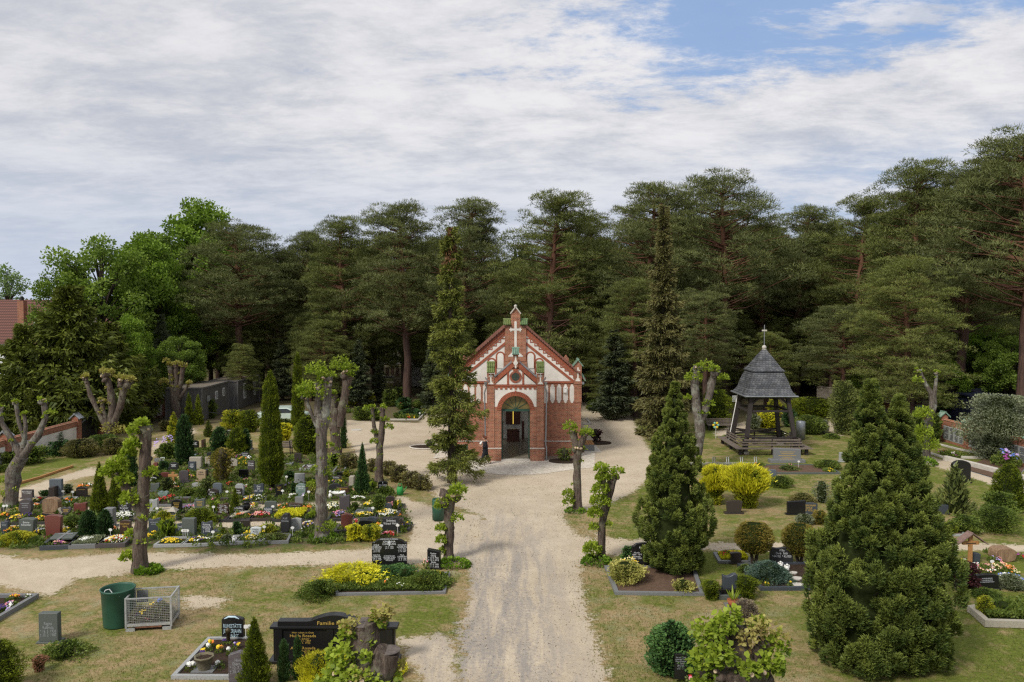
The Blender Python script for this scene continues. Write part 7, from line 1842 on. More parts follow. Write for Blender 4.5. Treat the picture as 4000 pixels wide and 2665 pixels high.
for (c,x,y,lab) in TAGS:
 p = g(c,x,y)
 if tagproto is None:
  tagproto = thing('name_tag','x','name tag',p,0,'small white round name tags on sticks')
  m = MB(); m.tube([(0,0,0),(0,0,0.34)],0.008,5); m.build('stick',white_paint,tagproto)
  m = MB(); m.prism([(0.075 * math.cos(a * math.pi / 8),0.39 + 0.055 * math.sin(a * math.pi / 8)) for a in range(16)],-0.012,-0.004); m.build('disc',white_paint,tagproto); o = tagproto
 else: o = copy_tree(tagproto)
 o.location = p; o['label'] = 'white stick tag ' + lab
# ------------------------------------------------------------------ pollards
pollard('D',(85,1300),None,[([(85,1310),(110,1150),(120,1000),(190,860)],[58,62,68,60],0),([(190,860),(110,720),(10,560),(8,430)],[38,30,24,18],26),([(190,860),(215,700),(165,560),(135,380)],[30,24,18,17],30),
 ([(190,870),(330,680),(400,520),(375,360)],[40,32,28,24],42),([(215,700),(225,600),(210,480)],[22,18,15],26)],'left-edge pollard lime with four crooked arms',[(20,1200,40,120),(30,1080,30,60),(450,480,36,40)],(60,1310,90,40,250),bark_lime_pale,seed=101,headn=90)
pollard('D',(950,760),None,[([(950,760),(955,680),(975,560)],[46,42,42],0),([(955,640),(870,480),(790,320),(745,160)],[34,26,22,20],30),([(975,570),(985,400),(960,260),(930,140)],[36,34,32,34],56),([(990,580),(1050,430),(1080,280),(1100,180)],[34,30,34,34],72),([(945,590),(900,450),(890,370)],[24,20,18],34)],
 'two-headed pollard lime with brownish tops by the boundary gate',[(990,620,60,110),(1050,640,45,60)],None,bark_lime,seed=102,headleaf=bud_leaf,headn=300)
pollard('D',(1545,570),None,[([(1545,570),(1540,450),(1530,330)],[44,42,46],0),([(1520,340),(1500,200),(1490,60)],[24,24,26],32),([(1535,330),(1545,180),(1545,50)],[26,24,24],34),([(1550,330),(1590,180),(1600,60)],[24,22,22],30),([(1565,360),(1620,280),(1650,215)],[18,15,13],20)],
 'pollard lime with a fist of upright stumps before the front container',[(1440,210,26,60),(1460,20,18,30)],None,seed=103,headleaf=bud_leaf,headn=160)
pollard('D',(1245,1870),27.9,[([(1228,1890),(1222,1600),(1250,1300),(1265,1000),(1275,760),(1270,590)],[74,66,60,56,54,58],76),([(1205,1330),(1130,1170),(1050,1060),(1005,985)],[34,34,36,44],60)],
 'big foreground pollard lime left with one side arm',[(1170,760,50,170),(1130,830,40,120),(1040,940,60,170),(950,1000,45,100),(1100,1060,50,130),(1160,1230,60,160),(1320,1000,40,110),(1150,1540,30,60),(1120,1740,36,90),(1200,640,50,80)],(1275,1890,110,60,420),bark_lime,seed=104,headn=260,leafL=0.13)
pollard('E',(895,1385),None,[([(895,1390),(890,1250),(892,1050),(895,850),(890,600),(880,420)],[66,52,50,47,45,42],0),([(900,620),(925,400),(940,250),(930,150)],[40,38,38,40],66),([(868,440),(870,320),(885,210)],[34,32,34],56),([(855,520),(800,380),(765,290)],[20,16,15],40)],
 'tallest middle pollard lime with a pale lichen streak',[(850,850,26,50),(925,880,26,50),(820,970,26,80),(850,270,70,200),(780,240,55,160),(960,670,20,30),(860,100,60,150),(840,1190,26,60),(930,1290,50,110)],(900,1400,112,52,620),bark_lime_pale,seed=105,headn=320)
pollard('E',(1000,740),None,[([(1005,745),(1000,640),(995,480),(1010,380)],[50,42,42,38],0),([(1030,520),(1060,330),(1090,180),(1090,100)],[34,36,38,46],60),([(985,480),(985,330),(980,260)],[34,36,34],40)],
 'second pollard lime leaning out behind the tallest one',[(1050,60,60,150),(1130,90,40,60)],None,bark_lime,seed=106,headn=340)
pollard('E',(1335,945),None,[([(1332,950),(1335,800),(1340,680),(1355,560)],[36,31,29,30],0),([(1355,570),(1362,460),(1360,375)],[26,24,24],26),([(1322,650),(1295,520),(1282,375)],[18,17,15],17)],
 'slim two-stemmed pollard lime before the open sand square',[(1410,530,24,50),(1240,385,18,40),(1300,640,22,50),(1300,565,16,30),(1385,470,20,40)],None,bark_lime,seed=107,headn=110)
pollard('G',(2010,445),None,[([(2008,450),(2010,300),(2012,150),(2010,0),(2015,-170)],[52,50,54,50,66],118)],
 'avenue pollard lime left of the path in front of the spruce',[(1940,150,36,130),(1950,260,40,160),(1960,360,30,100),(2085,60,40,60),(1950,-60,50,130),(2100,-200,60,130)],(2050,520,150,70,520),bark_lime,seed=108,headn=420)
pollard('T',(130,1560),None,[([(130,1565),(125,1400),(120,1200),(125,1060),(130,980)],[42,36,38,36,56],66),([(130,1010),(90,900),(80,860)],[40,36,30],34),([(140,1000),(185,900),(195,875)],[36,30,28],34)],
 'avenue pollard lime in front of the right chapel wall',[(45,1410,34,120),(50,1480,40,120),(60,830,46,130),(200,880,46,130),(130,1130,14,20)],(110,1580,90,40,300),bark_lime,seed=109,headn=110)
pollard('V',(940,750),None,[([(942,755),(942,600),(952,450),(985,330),(1010,230),(1030,180)],[32,28,28,34,30,24],36),([(975,330),(955,230),(950,160)],[26,22,20],28)],
 'leaning avenue pollard lime wrapped in leaves right of the path',[(950,200,34,170),(935,280,42,240),(930,360,46,280),(900,440,36,220),(940,140,34,120),(1050,160,30,80),(890,530,22,70),(880,680,44,300),(990,510,14,30)],(915,790,100,60,520),bark_lime,seed=110,headn=90)
pollard('T',(1185,1190),None,[([(1170,1200),(1175,1080),(1200,900),(1190,760)],[44,40,46,50],0),([(1185,780),(1165,620),(1150,450),(1175,300)],[46,42,40,36],54),([(1215,760),(1265,600),(1300,450),(1325,320)],[36,36,38,34],52)],
 'tall forked pollard lime between the spruce and the bell tower',[(1140,400,55,150),(1240,320,60,120),(1390,400,36,80),(1270,620,36,70),(1200,700,30,50),(1240,700,20,40),(1090,570,24,50)],None,bark_lime_pale,seed=111,headn=150)
pollard('Q',(1385,1118),None,[([(1385,1120),(1390,950),(1410,780),(1445,640),(1440,540)],[38,30,32,32,34],0),([(1440,560),(1380,450),(1325,330)],[28,20,15],32),([(1450,560),(1470,440),(1475,345)],[22,16,13],24)],
 'slim right pollard lime with a crooked two-armed top before the inscribed wall',[(1330,880,66,300),(1350,720,60,220),(1360,990,80,320),(1310,420,30,40)],(1390,1165,105,70,500),bark_lime_pale,seed=112,headn=90)
# the two nearest stumps, seen from above
def near_pollard(x,y,label,stumps,seed,H0=2.0,r0=0.52):
 rn = random.Random(seed); rs = np.random.RandomState(seed)
 t = thing('pollard_lime',label,'tree',(x,y,0),0,'pollarded lime trees lining the paths')
 m = MB(); m.tube([(0,0,-0.05),(0,0,0.4),(0.03,0,1.2),(0,0,H0)],[0.52,0.42,0.44,r0],18,jit=0.07,rnd=rn)
 for (sx,sy,z0,z1,r_,lx) in stumps:
  m.tube([(sx * 0.5,sy * 0.5,H0 - 0.35),(sx * 0.9,sy * 0.9,z0),(sx,sy,(z0 + z1) / 2),(sx + lx,sy,z1)],[r_ * 1.2,r_ * 1.12,r_,r_ * 0.95],14,jit=0.06,rnd=rn)
 for i in range(26):
  a = rn.uniform(0,6.28); m.blob((math.cos(a) * r0 * 0.88,math.sin(a) * r0 * 0.88,H0 - rn.uniform(0.0,0.8)),rn.uniform(0.08,0.18),0,7,5,0.3,rn)
 m.build('trunk',bark_lime,t)
 cw = mat_plain('cut_wood',(0.42,0.32,0.22),0.8,0.2,6,0.2); dk = mat_plain('weathered_cut',(0.12,0.10,0.09),0.85,0.4,8,0.4)
 for (sx,sy,z0,z1,r_,lx) in stumps:
  m = MB(); m.zprism([(sx + lx + r_ * 0.93 * math.cos(a * 0.45),sy + r_ * 0.93 * math.sin(a * 0.45)) for a in range(14)],z1,z1 + 0.012); m.build('stump_cut',dk,t)
 for i in range(9):
  a = rn.uniform(3.4,6.1); z = H0 - rn.uniform(-0.1,0.7); c_ = Vector((math.cos(a) * (r0 + 0.05),math.sin(a) * (r0 + 0.05),z)); d_ = Vector((math.cos(a),math.sin(a),0.45)).normalized()
  m = MB(); m.tube([c_ - d_ * 0.1,c_ + d_ * 0.05],[0.06,0.05],9); m.build('branch_stub',bark_lime,t); m = MB(); m.tube([c_ + d_ * 0.05,c_ + d_ * 0.056],[0.045,0.045],9); m.build('pruning_cut',cw,t)
 return t,rn,rs
def leaf_bunch(t,spots,seed,L,mat=lime_leaf,name='leaves'):
 rs = np.random.RandomState(seed); P,D,T = [],[],[]
 for (x,y,z,r_,n_) in spots:
  n_ = int(n_ * 2.1)
  a = rdir(n_,rs); a[:,2] = a[:,2] * 0.6 + 0.2; a[:,1] = a[:,1] - 0.25; a = nrm(a)
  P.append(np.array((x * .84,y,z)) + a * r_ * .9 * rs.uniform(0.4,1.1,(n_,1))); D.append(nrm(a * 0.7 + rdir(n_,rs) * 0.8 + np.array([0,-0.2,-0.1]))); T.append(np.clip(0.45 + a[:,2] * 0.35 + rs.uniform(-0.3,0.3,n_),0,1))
 P,D,T = np.concatenate(P),np.concatenate(D),np.concatenate(T); n_ = len(P)
 # heart-shaped leaf: six-sided outline facing up and towards the light
 Ls = L * rs.uniform(0.55,1.2,(n_,1)); s = nrm(np.cross(D,nrm(rdir(n_,rs) * 0.6 + np.array([0,-0.4,0.9])))); nn = np.cross(s,D)
 q = [P,P + D * Ls * 0.12 + s * Ls * 0.42,P + D * Ls * 0.5 + s * Ls * 0.46 + nn * Ls * 0.08,P + D * Ls * 1.0,P + D * Ls * 0.5 - s * Ls * 0.46 + nn * Ls * 0.08,P + D * Ls * 0.12 - s * Ls * 0.42]
 V_ = np.stack(q,1).reshape(-1,3); return np_mesh(name,V_,np.arange(6 * n_).reshape(n_,6),mat,t,np.repeat(T,6))
t,rn,rs = near_pollard(-3.05,16.1,'nearest pollard stump left, two cut tops, in front of the black family stone',[(-0.02,0.25,2.2,2.78,0.30,-0.05),(0.46,-0.12,2.0,2.36,0.27,0.06)],201,1.95,0.60)
leaf_bunch(t,[(-0.55,-0.1,2.25,0.34,90),(-0.75,-0.1,1.75,0.34,110),(-0.45,-0.35,1.9,0.32,90),(-0.85,0,1.4,0.25,60),(0.25,-0.5,1.85,0.26,70),(0.5,-0.5,1.65,0.26,70),(0.75,-0.1,1.8,0.18,30),(0.1,0.1,2.45,0.18,25),(-0.4,0.1,2.65,0.2,40),(0.32,0.35,2.85,0.22,40),(0.1,-0.3,2.3,0.14,20),(0.2,-0.55,1.2,0.25,50),(-0.2,-0.55,2.0,0.2,40)],5,0.10)
leaf_bunch(t,[(0.4,0.3,2.95,0.25,60),(-0.35,0.15,2.75,0.25,50),(0.85,0.0,2.0,0.15,30),(-0.1,-0.5,1.9,0.3,60)],15,0.09,bud_leaf,'young_leaves')
t,rn,rs = near_pollard(4.70,16.3,'nearest pollard stump right, crowned with big lime leaves',[(0.12,0.35,2.1,2.62,0.26,0.05),(0.55,0.15,1.9,2.35,0.2,0.1),(-0.3,0.2,2.0,2.5,0.2,-0.05)],202,1.95,0.66)
leaf_bunch(t,[(-0.75,0.0,2.55,0.36,110),(-0.85,-0.1,2.0,0.34,130),(-0.80,-0.2,1.5,0.34,120),(-0.7,-0.2,1.05,0.3,90),(-0.35,0.0,2.75,0.3,70),(-0.1,0.2,2.85,0.22,40),(0.1,-0.5,2.05,0.26,60),(0.7,-0.3,2.1,0.28,60),(0.95,0.0,2.35,0.3,50),(0.55,0.2,2.65,0.22,40),(-0.55,-0.4,2.3,0.3,80),(1.0,-0.1,1.9,0.15,16)],6,0.115)
leaf_bunch(t,[(0.5,0.1,2.7,0.3,60),(0.2,-0.1,2.5,0.25,40),(1.0,0.0,2.5,0.25,40)],16,0.09,bud_leaf,'young_leaves')
# ------------------------------------------------------------------ small conifers, shrubs and hedges
SH = shrub
SH('thuja','tallest column thuja in the grave field with a bare foot','conifer','E',490,1035,100,935,thuja_leaf,'column',rough=0.07,lf=7,up=1.1,dens=1.3,stem=0.075)
SH('thuja','dark green column thuja behind the tallest one','conifer','E',705,560,54,600,thuja_leaf,'column',rough=0.05,lf=7,up=1.1,dens=1.2)
SH('thuja','slim dark cypress column behind the leaning pollard','conifer','E',1058,690,28,300,dark_leaf,'column',up=1.2)
SH('thuja','left golden-green thuja of the pair beside the left path','conifer','D',842,1370,88,455,thuja_leaf,'cone',up=1.1,rough=0.06)
SH('thuja','right golden-green thuja of the pair beside the left path','conifer','D',985,1365,80,400,thuja_leaf,'cone',up=1.1,rough=0.06)
SH('thuja','golden thuja tip behind the big pollard arm','conifer','D',1028,1010,48,225,thuja_leaf,'cone',up=1.1,rough=0.06)
SH('thuja','dark cypress column behind the big pollard trunk','conifer','D',1130,1130,62,390,dark_leaf,'column',up=1.2)
SH('thuja','small pointed thuja between the two script headstones','conifer','A',1185,1030,82,345,thuja_leaf,'cone',up=1.1)
SH('thuja','tiny brown-green thuja before the round-topped headstone','conifer','A',965,840,32,92,thuja_leaf,'cone',up=1.1)
SH('thuja','tiny golden thuja before the wide low dark headstone','conifer','A',1112,320,22,80,gold_leaf,'column',up=1.1)
SH('thuja','tiny golden thuja beside the shouldered beige headstone','conifer','A',1233,395,18,90,gold_leaf,'column',up=1.1)
SH('thuja','left container-side thuja of three','conifer','D',1640,590,52,285,thuja_leaf,'cone',up=1.1)
SH('thuja','right container-side thuja of three','conifer','D',1722,585,46,265,thuja_leaf,'cone',up=1.1)
SH('shrub','dull green clipped bush against the front container','shrub','D',1830,530,54,165,green_leaf,'ball',core=core_dark)
SH('conifer_shrub','feathery golden conifer left of the dark cypress','conifer','D',1500,740,68,265,gold_leaf,'cone',rough=0.25)
SH('conifer_shrub','dark blue-green oval cypress beside the rhododendron','conifer','D',1590,940,82,440,dark_leaf,'egg',core=core_dark,up=1.2,rough=0.07)
SH('conifer_shrub','small spruce on the dry grass above the grave field','conifer','D',1812,690,45,150,yew_leaf,'cone',rough=0.25)
SH('rhododendron','rhododendron with lilac flower heads','shrub','D',1440,880,85,125,green_leaf,'ball',kind='rh',core=core_dark)
flowers('D',1438,845,72,30,'ll','lilac flower heads covering the rhododendron',60,1.15,leaf=False,r=0.065,name='flower_cluster')
SH('conifer_shrub','left dark round conifer of three in the middle of the field','conifer','E',95,730,72,200,dark_leaf,'egg',up=1.1,core=core_dark)
SH('conifer_shrub','middle yellow-green round conifer of three in the middle of the field','conifer','E',225,750,72,215,thuja_leaf,'egg',up=1.1)
SH('conifer_shrub','right dark round conifer of three in the middle of the field','conifer','E',300,725,45,180,dark_leaf,'egg',up=1.1,core=core_dark)
SH('hedge_bush','left half of the broad golden-green hedge below the containers','hedge','E',195,570,80,165,gold_leaf,'ball',core=core_mid)
SH('hedge_bush','right half of the broad golden-green hedge below the containers','hedge','E',320,572,80,165,thuja_leaf,'ball')
SH('shrub','grey-green shrub in front of the pale car','shrub','E',595,560,62,90,jun_leaf,'ball',core=core_dark)
SH('conifer_shrub','bright yellow feathery conifer behind the slatted bench','conifer','E',598,650,64,150,yellow_leaf,'fan',rough=0.25,core=core_mid)
SH('conifer_shrub','dense green cone conifer right of the slatted bench','conifer','E',762,742,108,300,dark_leaf if False else thuja_leaf,'egg',core=core_dark,rough=0.1)
SH('juniper','pointed dark juniper right of the narrow stele','conifer','E',1200,1050,66,395,dark_leaf,'cone',up=1.2,rough=0.18,core=core_dark)
SH('hedge','clipped hedge block behind the sand square, left','hedge','X',490,612,105,165,green_leaf,'ball',core=core_dark,up=0.7)
SH('hedge','second clipped hedge block behind the slim pollard','hedge','X',660,612,90,150,green_leaf,'ball',core=core_dark)
for (x,y,w_,h,mt,lab) in ((850,440,90,210,green_leaf,'left round clipped bush of the pair below the far lawn'),(960,400,65,200,green_leaf,'right round clipped bush of the pair below the far lawn'),(1020,480,90,150,dark_leaf,'dark bush in front of the two round clipped ones'),(590,440,68,190,gold_leaf,'yellow-green cone bush left of the far lawn'),
                               (1100,560,150,75,dark_leaf,'long low dark hedge behind the red flower bed'),(1270,470,150,110,green_leaf,'long hedge strip below the obelisk'),(700,280,62,210,dark_leaf,'very dark pyramid bush beside the far lawn'),(950,575,60,60,green_leaf,'small green bush at the left end of the red flower bed'),
                               (400,420,70,55,gold_leaf,'yellow flowering shrub at the shady edge'),(340,330,90,200,dark_leaf,'dark bush at the shady edge behind the leaning pollard')):
 SH('shrub',lab,'shrub','X',x,y,w_,h,mt,'ball',core=core_dark)
flowers('X',1080,585,120,18,'ry','red and yellow bedding flowers behind the pale kerb',60,0.3)
flowers('X',980,482,25,8,'r','bright red flowers above the long dark hedge',14,0.7)
flowers('X',350,505,34,14,'bw','blue and white flowers at the left edge of the sand square',30,0.2)
for i,(x,y,w_,h,lab) in enumerate(((60 + 770,1290,100,170,'brownish scraggy hedge piece right of the slim pollard'),(950,1370,110,200,'brownish scraggy hedge piece behind the green watering can'),(1100,1440,120,190,'brownish scraggy hedge piece in the middle of the bend'),(1230,1470,110,180,'brownish scraggy hedge piece below the spruce boughs'),
                                         (330,1200,110,170,'brownish hedge piece left of the pointed juniper'),(640,1240,60,160,'brownish hedge piece between the juniper and the slim pollard'))):
 SH('hedge',lab,'hedge','X',x,y,w_,h,brown_leaf,'ball',core=mat_plain('hedge_twigs',(0.06,0.05,0.03),1,0.4,8,0.5),rough=0.25,dens=0.8,kind='rh',group='brownish hedge round the sand square')
SH('shrub','bright green broad-leaved shrub behind the tallest pollard','shrub','B',700,260,70,170,lime_leaf,'ball',kind='rh',leaf=0.22,dens=0.5)
SH('shrub','bright hosta clump beside the black cross headstone','perennial','B',1240,580,50,120,lime_leaf,'mound',kind='rh',leaf=0.25,dens=0.5)
SH('shrub','small golden shrub above the narrow stele','shrub','B',870,440,50,130,gold_leaf,'egg')
SH('shrub','leaning variegated shrub left of the tall pollard','shrub','B',400,690,46,190,cream_leaf,'ball',kind='rh')
SH('shrub','dark ball shrub left of the marbled headstone','shrub','B',95,450,65,130,dark_leaf,'ball',core=core_dark)
SH('juniper','dark narrow juniper beside the marbled headstone','conifer','B',150,630,36,180,dark_leaf,'column',core=core_dark)
SH('shrub','clipped grey-green ball shrub beside the wooden cross','shrub','A',312,725,80,170,jun_leaf,'ball',core=core_dark,rough=0.05)
SH('shrub','dark round shrub left of the rounded dark headstone','shrub','A',272,470,64,130,dark_leaf,'ball',core=core_dark)
mp_ = SH('japanese_maple','reddish-green feathery maple in the middle of the field','shrub','A',1000,620,150,440,rust_leaf,'fan',rough=0.35,dens=0.45,kind='rh',core=mat_plain('maple_twigs',(0.06,0.05,0.03),1,0.4,8,0.5))
SH('shrub','loose grey-green shrub before the reddish maple','shrub','A',820,740,110,170,jun_leaf,'ball',rough=0.3,dens=0.7)
SH('shrub','bright green leafy shrub left of the fluffy one','shrub','A',590,800,90,110,green_leaf,'ball',kind='rh')
SH('shrub','fluffy light green mound','shrub','A',740,820,70,130,green_leaf,'ball',rough=0.05)
SH('shrub','wide clipped dark yellow-green mound before the front path','shrub','A',690,1175,205,205,thuja_leaf,'mound',rough=0.08)
SH('fern','bright yellow-green fern beside the gold-lettered green headstone','fern','A',910,985,85,120,lime_leaf,'fan',rough=0.3,leaf=0.2,up=1.3)
SH('fern','large bright fern clump right of the big pollard','fern','A',300,1330,130,230,lime_leaf,'fan',rough=0.3,leaf=0.22,up=1.3)
SH('shrub','yellow-green feathery bush behind the fern clump','shrub','A',250,1120,130,130,gold_leaf,'mound',rough=0.25)
SH('shrub','dark green ball shrub left of the small white headstone','shrub','A',1210,1285,62,170,dark_leaf,'ball',core=core_dark)
SH('thuja','small golden cone beside the dark ball shrub','conifer','A',1040,1280,44,90,thuja_leaf,'cone')
SH('cushion_plant','grey-green round cushion on the white-kerbed grave','shrub','A',1072,1392,95,105,silver_leaf,'mound',rough=0.05)
SH('shrub','yellow-green small bush left of the grey-green cushion','shrub','A',1000,1370,45,90,gold_leaf,'ball')
SH('shrub','light green cushion beside the yellow carpet grave','shrub','E',800,1245,50,55,green_leaf,'mound',rough=0.05)
SH('shrub','low green juniper spread on the thin-kerbed grave','shrub','B',-120,1280,170,80,jun_leaf,'mound',rough=0.2)
SH('shrub','golden green bush left of the low juniper','shrub','B',-215,1190,110,120,gold_leaf,'ball',rough=0.2)
SH('shrub','left, yellower half of the golden bush before the wide black headstone','shrub','B',985,1285,118,215,yellow_leaf,'ball',kind='rh',rough=0.15)
SH('shrub','right, greener half of the golden bush before the wide black headstone','shrub','B',1190,1285,130,210,gold_leaf,'ball',kind='rh',rough=0.15)
SH('shrub','green shrub mass left of the brown-black rounded headstone','shrub','B',1320,880,90,220,green_leaf,'ball',rough=0.25)
SH('shrub','dark green shrub below the black cross headstone','shrub','B',1400,660,105,110,green_leaf,'ball',kind='rh')
SH('shrub','green shrub right of the tall mauve headstone','shrub','B',985,860,62,110,green_leaf,'ball')
SH('thuja','small dark thuja beside the rough slate headstone','conifer','B',1546,880,34,160,thuja_leaf,'column')
SH('juniper','left dark round juniper of the pair in the front row','conifer','C',1300,1130,145,430,dark_leaf,'egg',core=core_dark,rough=0.08,up=1.1)
SH('juniper','right dark round juniper of the pair in the front row','conifer','C',1565,1120,128,430,dark_leaf,'egg',core=core_dark,rough=0.08,up=1.1)
SH('dwarf_pine','little mushroom-shaped green tree right of the big red-brown headstone','conifer','C',1055,1010,125,215,green_leaf,'ball',stem=0.35,core=core_mid)
SH('shrub','low yellow-green hedge at the left photo edge','hedge','C',120,1230,260,170,gold_leaf,'mound',rough=0.2)
SH('shrub','green groundcover right of the yellow-green hedge','shrub','C',480,1200,130,90,green_leaf,'mound',rough=0.2)
SH('shrub','small dark boxwood before the tall blue-grey slab','shrub','C',660,475,75,90,dark_leaf,'ball',core=core_dark)
SH('shrub','spindly pale shrub right of the tall blue-grey slab','shrub','C',1010,430,80,140,silver_leaf,'ball',rough=0.3,dens=0.5)
SH('shrub','low brown-green shrub behind the slab with orange flowers','shrub','C',1130,470,60,70,brown_leaf,'ball')
for (c,x,y,w_,h,mt,lab) in (('D',700,590,110,130,green_leaf,'leafy bush behind the left boundary wall'),('D',1170,470,100,90,green_leaf,'pale green bush above the plank gate'),('D',540,620,90,130,green_leaf,'green bush over the left boundary wall'),('D',440,800,80,160,dark_leaf,'dark shrub hanging over the left wall'),
                                  ('D',650,880,150,150,brown_leaf,'thin shrub under the left boundary wall'),('D',850,820,150,130,green_leaf,'wild green shrubs below the black gate'),('D',960,850,90,140,brown_leaf,'twiggy bush left of the grave field'),('D',1430,640,50,90,brown_leaf,'dry shrub below the boundary wall'),
                                  ('D',20,1000,90,60,green_leaf,'weeds at the foot of the left-edge pollard'),('D',1240,560,60,80,green_leaf,'low bush below the plank gate'),('T',430,765,95,130,silver_leaf,'grey-green round shrub by the back path right of the chapel'),('T',300,690,90,90,green_leaf,'low green shrub by the back path'),
                                  ('T',1360,840,125,330,thuja_leaf,'round bright green conifer behind the pale bench'),('T',1290,850,45,90,green_leaf,'small leafy bush left of the pale bench'),('T',1680,850,60,130,silver_leaf,'grey-green bush seen through the bell tower'),('T',1810,840,110,140,yellow_leaf,'yellow conifer seen through the bell tower'),
                                  ('T',1860,750,60,160,gold_leaf,'tall golden conifer behind the bell tower'),('T',1990,830,60,160,dark_leaf,'dark bush right behind the bell tower'),('T',1445,935,40,40,green_leaf,'small plant beside the tower bench'),
                                  ('Q',450,755,200,165,thuja_leaf,'long clipped green hedge right of the bell tower'),('Q',320,500,150,100,dark_leaf,'dark hedge on the slope right of the tower roof'),('Q',390,900,130,160,green_leaf,'mixed green shrubs below the long hedge'),('Q',480,890,65,130,silver_leaf,'grey-green shrub below the long hedge'),
                                  ('Q',345,845,48,45,yellow_leaf,'yellow shrub spot among the mixed shrubs'),('Q',580,930,70,40,green_leaf,'low green cushion beside the back path'),('Q',690,900,110,470,jun_leaf,'tall grey-green cypress left behind the huge one'),('Q',1320,960,62,240,green_leaf,'leafy shrub left of the right pollard foot'),
                                  ('Q',1475,970,62,260,green_leaf,'leafy climbing shrub right of the right pollard'),('Q',1235,900,60,130,dark_leaf,'dark shrub behind the huge cypress top'),('Q',1170,545,40,190,dark_leaf,'dark pointed bush behind the huge cypress'),('T',1930,1365,105,90,green_leaf,'green shrub right of the light blue-grey headstone'),
                                  ('Q',560,1205,110,70,green_leaf,'low green shrubs at the right end of the granite grave'),('T',1995,1215,95,40,jun_leaf,'flat juniper on the bare granite grave')):
 SH('shrub',lab,'shrub',c,x,y,w_,h,mt,'ball' if h > 60 else 'mound',core=core_dark if mt in (dark_leaf,brown_leaf) else core_mid,rough=0.2)
for (x,y,hw,h,lab) in ((1345,1520,112,325,'left golden conifer of the pair right of the avenue'),(1640,1560,165,365,'right golden conifer of the pair right of the avenue')):
 t = SH('conifer_shrub',lab,'conifer','T',x,y,hw,h,gold_leaf,'fan',rough=0.24,leaf=0.13,up=0.8)
 k_ = mpp('T',g('T',x,y).y); rs = np.random.RandomState(x); n_ = 9000; R0,H0 = hw * k_,h * k_
 P,out,lu,tt = shell(PROF['fan'],H0 * 1.04,R0 * 1.06,n_,rs,0.42,3.5 / R0,0.25,2.0); ok = (tt > 0.42) & (lu > -0.35); P,out = P[ok],out[ok]
 leaf_obj('golden_tips',P,nrm(out * .8 + np.array([0,0,1.0]) + rdir(len(P),rs) * .5),0.17,0.06,yellow_leaf,t,x,'tri')
SH('topiary_juniper','left mushroom-shaped topiary with bare stems','topiary','R',1795,545,178,410,rust_leaf,'ball',stem=0.34,rough=0.04,core=core_mid)
SH('topiary_juniper','right mushroom-shaped topiary behind the huge cypress','topiary','R',2215,520,165,375,rust_leaf,'ball',stem=0.25,rough=0.04,core=core_mid)
SH('juniper','small spreading juniper left of the stepped headstone','conifer','R',1375,832,95,180,thuja_leaf,'fan',rough=0.2)
SH('juniper','larger spreading juniper right of the stepped headstone','conifer','R',1705,835,122,220,thuja_leaf,'fan',rough=0.2)
SH('heather','faded grey-pink heather mound','shrub','R',1700,1005,135,165,heath_leaf,'mound',up=1.2,core=mat_plain('heather_twigs',(0.06,0.045,0.035),1,0.4,9,0.5))
SH('euonymus','big cream and yellow variegated shrub on the raked grave','shrub','R',590,690,160,190,cream_leaf,'ball',kind='rh',rough=0.3)
flowers('R',600,580,120,40,'yc','yellow young shoots on the cream variegated shrub',110,0.55,mat=yellow_leaf,name='young_shoots')
SH('euonymus','small cream variegated shrub at the front kerb','shrub','R',1115,762,100,110,cream_leaf,'ball',kind='rh',rough=0.3,dens=0.5)
SH('ivy_bush','dark ivy ball left of the gothic-lettered headstone','shrub','R',595,490,48,165,ivy_leaf,'ball',kind='rh',core=core_dark)
SH('juniper','spreading blue-green juniper on the dark-kerbed grave','conifer','R',1950,680,200,175,blue_leaf,'mound',rough=0.25)
SH('shrub','green groundcover at the corner of the dark-kerbed grave','shrub','R',1690,570,75,70,green_leaf,'mound')
SH('ball_shrub','pale green clipped ball beside the slate gold-lettered headstone','shrub','S',360,132,84,92,silver_leaf,'ball',rough=0.04)
SH('shrub','rusty shrub behind the pale green ball','shrub','S',500,130,65,130,rust_leaf,'ball',rough=0.3)
SH('ball_shrub','small clipped green ball on the gravel grave','shrub','S',1700,208,66,95,thuja_leaf,'ball',rough=0.05)
SH('shrub','dull heather shrub behind the black slanted headstone','shrub','Q',330,1500,110,80,brown_leaf,'mound')
SH('shrub','sparse leafy shrub left of the huge cypress','shrub','Q',490,1500,75,190,silver_leaf,'ball',rough=0.4,dens=0.4)
SH('young_pine','soft grey-green young pine right of the huge cypress','conifer','Q',1700,1600,165,430,jun_leaf,'cone',rough=0.35,leaf=0.28,up=1.3,dens=0.7)
SH('shrub','green conifer bush at the right photo edge','conifer','Q',2170,1590,150,420,thuja_leaf,'egg',rough=0.12)
SH('shrub','bright leafy shrub in front of the right-edge conifer','shrub','Q',2080,1660,120,240,green_leaf,'ball',kind='rh',rough=0.25)
SH('shrub','green wild shrubs behind the thin right path','shrub','S',1870,210,120,150,green_leaf,'ball',kind='rh',rough=0.3)
SH('shrub','green wild shrubs nearest the right photo edge','shrub','S',2180,215,180,230,green_leaf,'ball',rough=0.3)
SH('silver_shrub','big silvery-green shrub before the right boundary wall','shrub','Q',2140,1150,265,580,silver_leaf,'ball',rough=0.42,dens=0.8,core=core_mid,kind='rh')
flowers('Q',2080,1170,110,26,'mlb','purple rhododendron blossoms at the foot of the silvery shrub',70,0.9,name='flower_cluster',r=0.1)
SH('maroon_shrub','dark maroon-leaved shrub beside the wide black headstone','shrub','S',1840,745,105,270,maroon_leaf,'ball',kind='rh',rough=0.25,core=core_dark)
SH('shrub','grey-leaved shrub left of the maroon one','shrub','S',1790,740,50,150,silver_leaf,'ball')
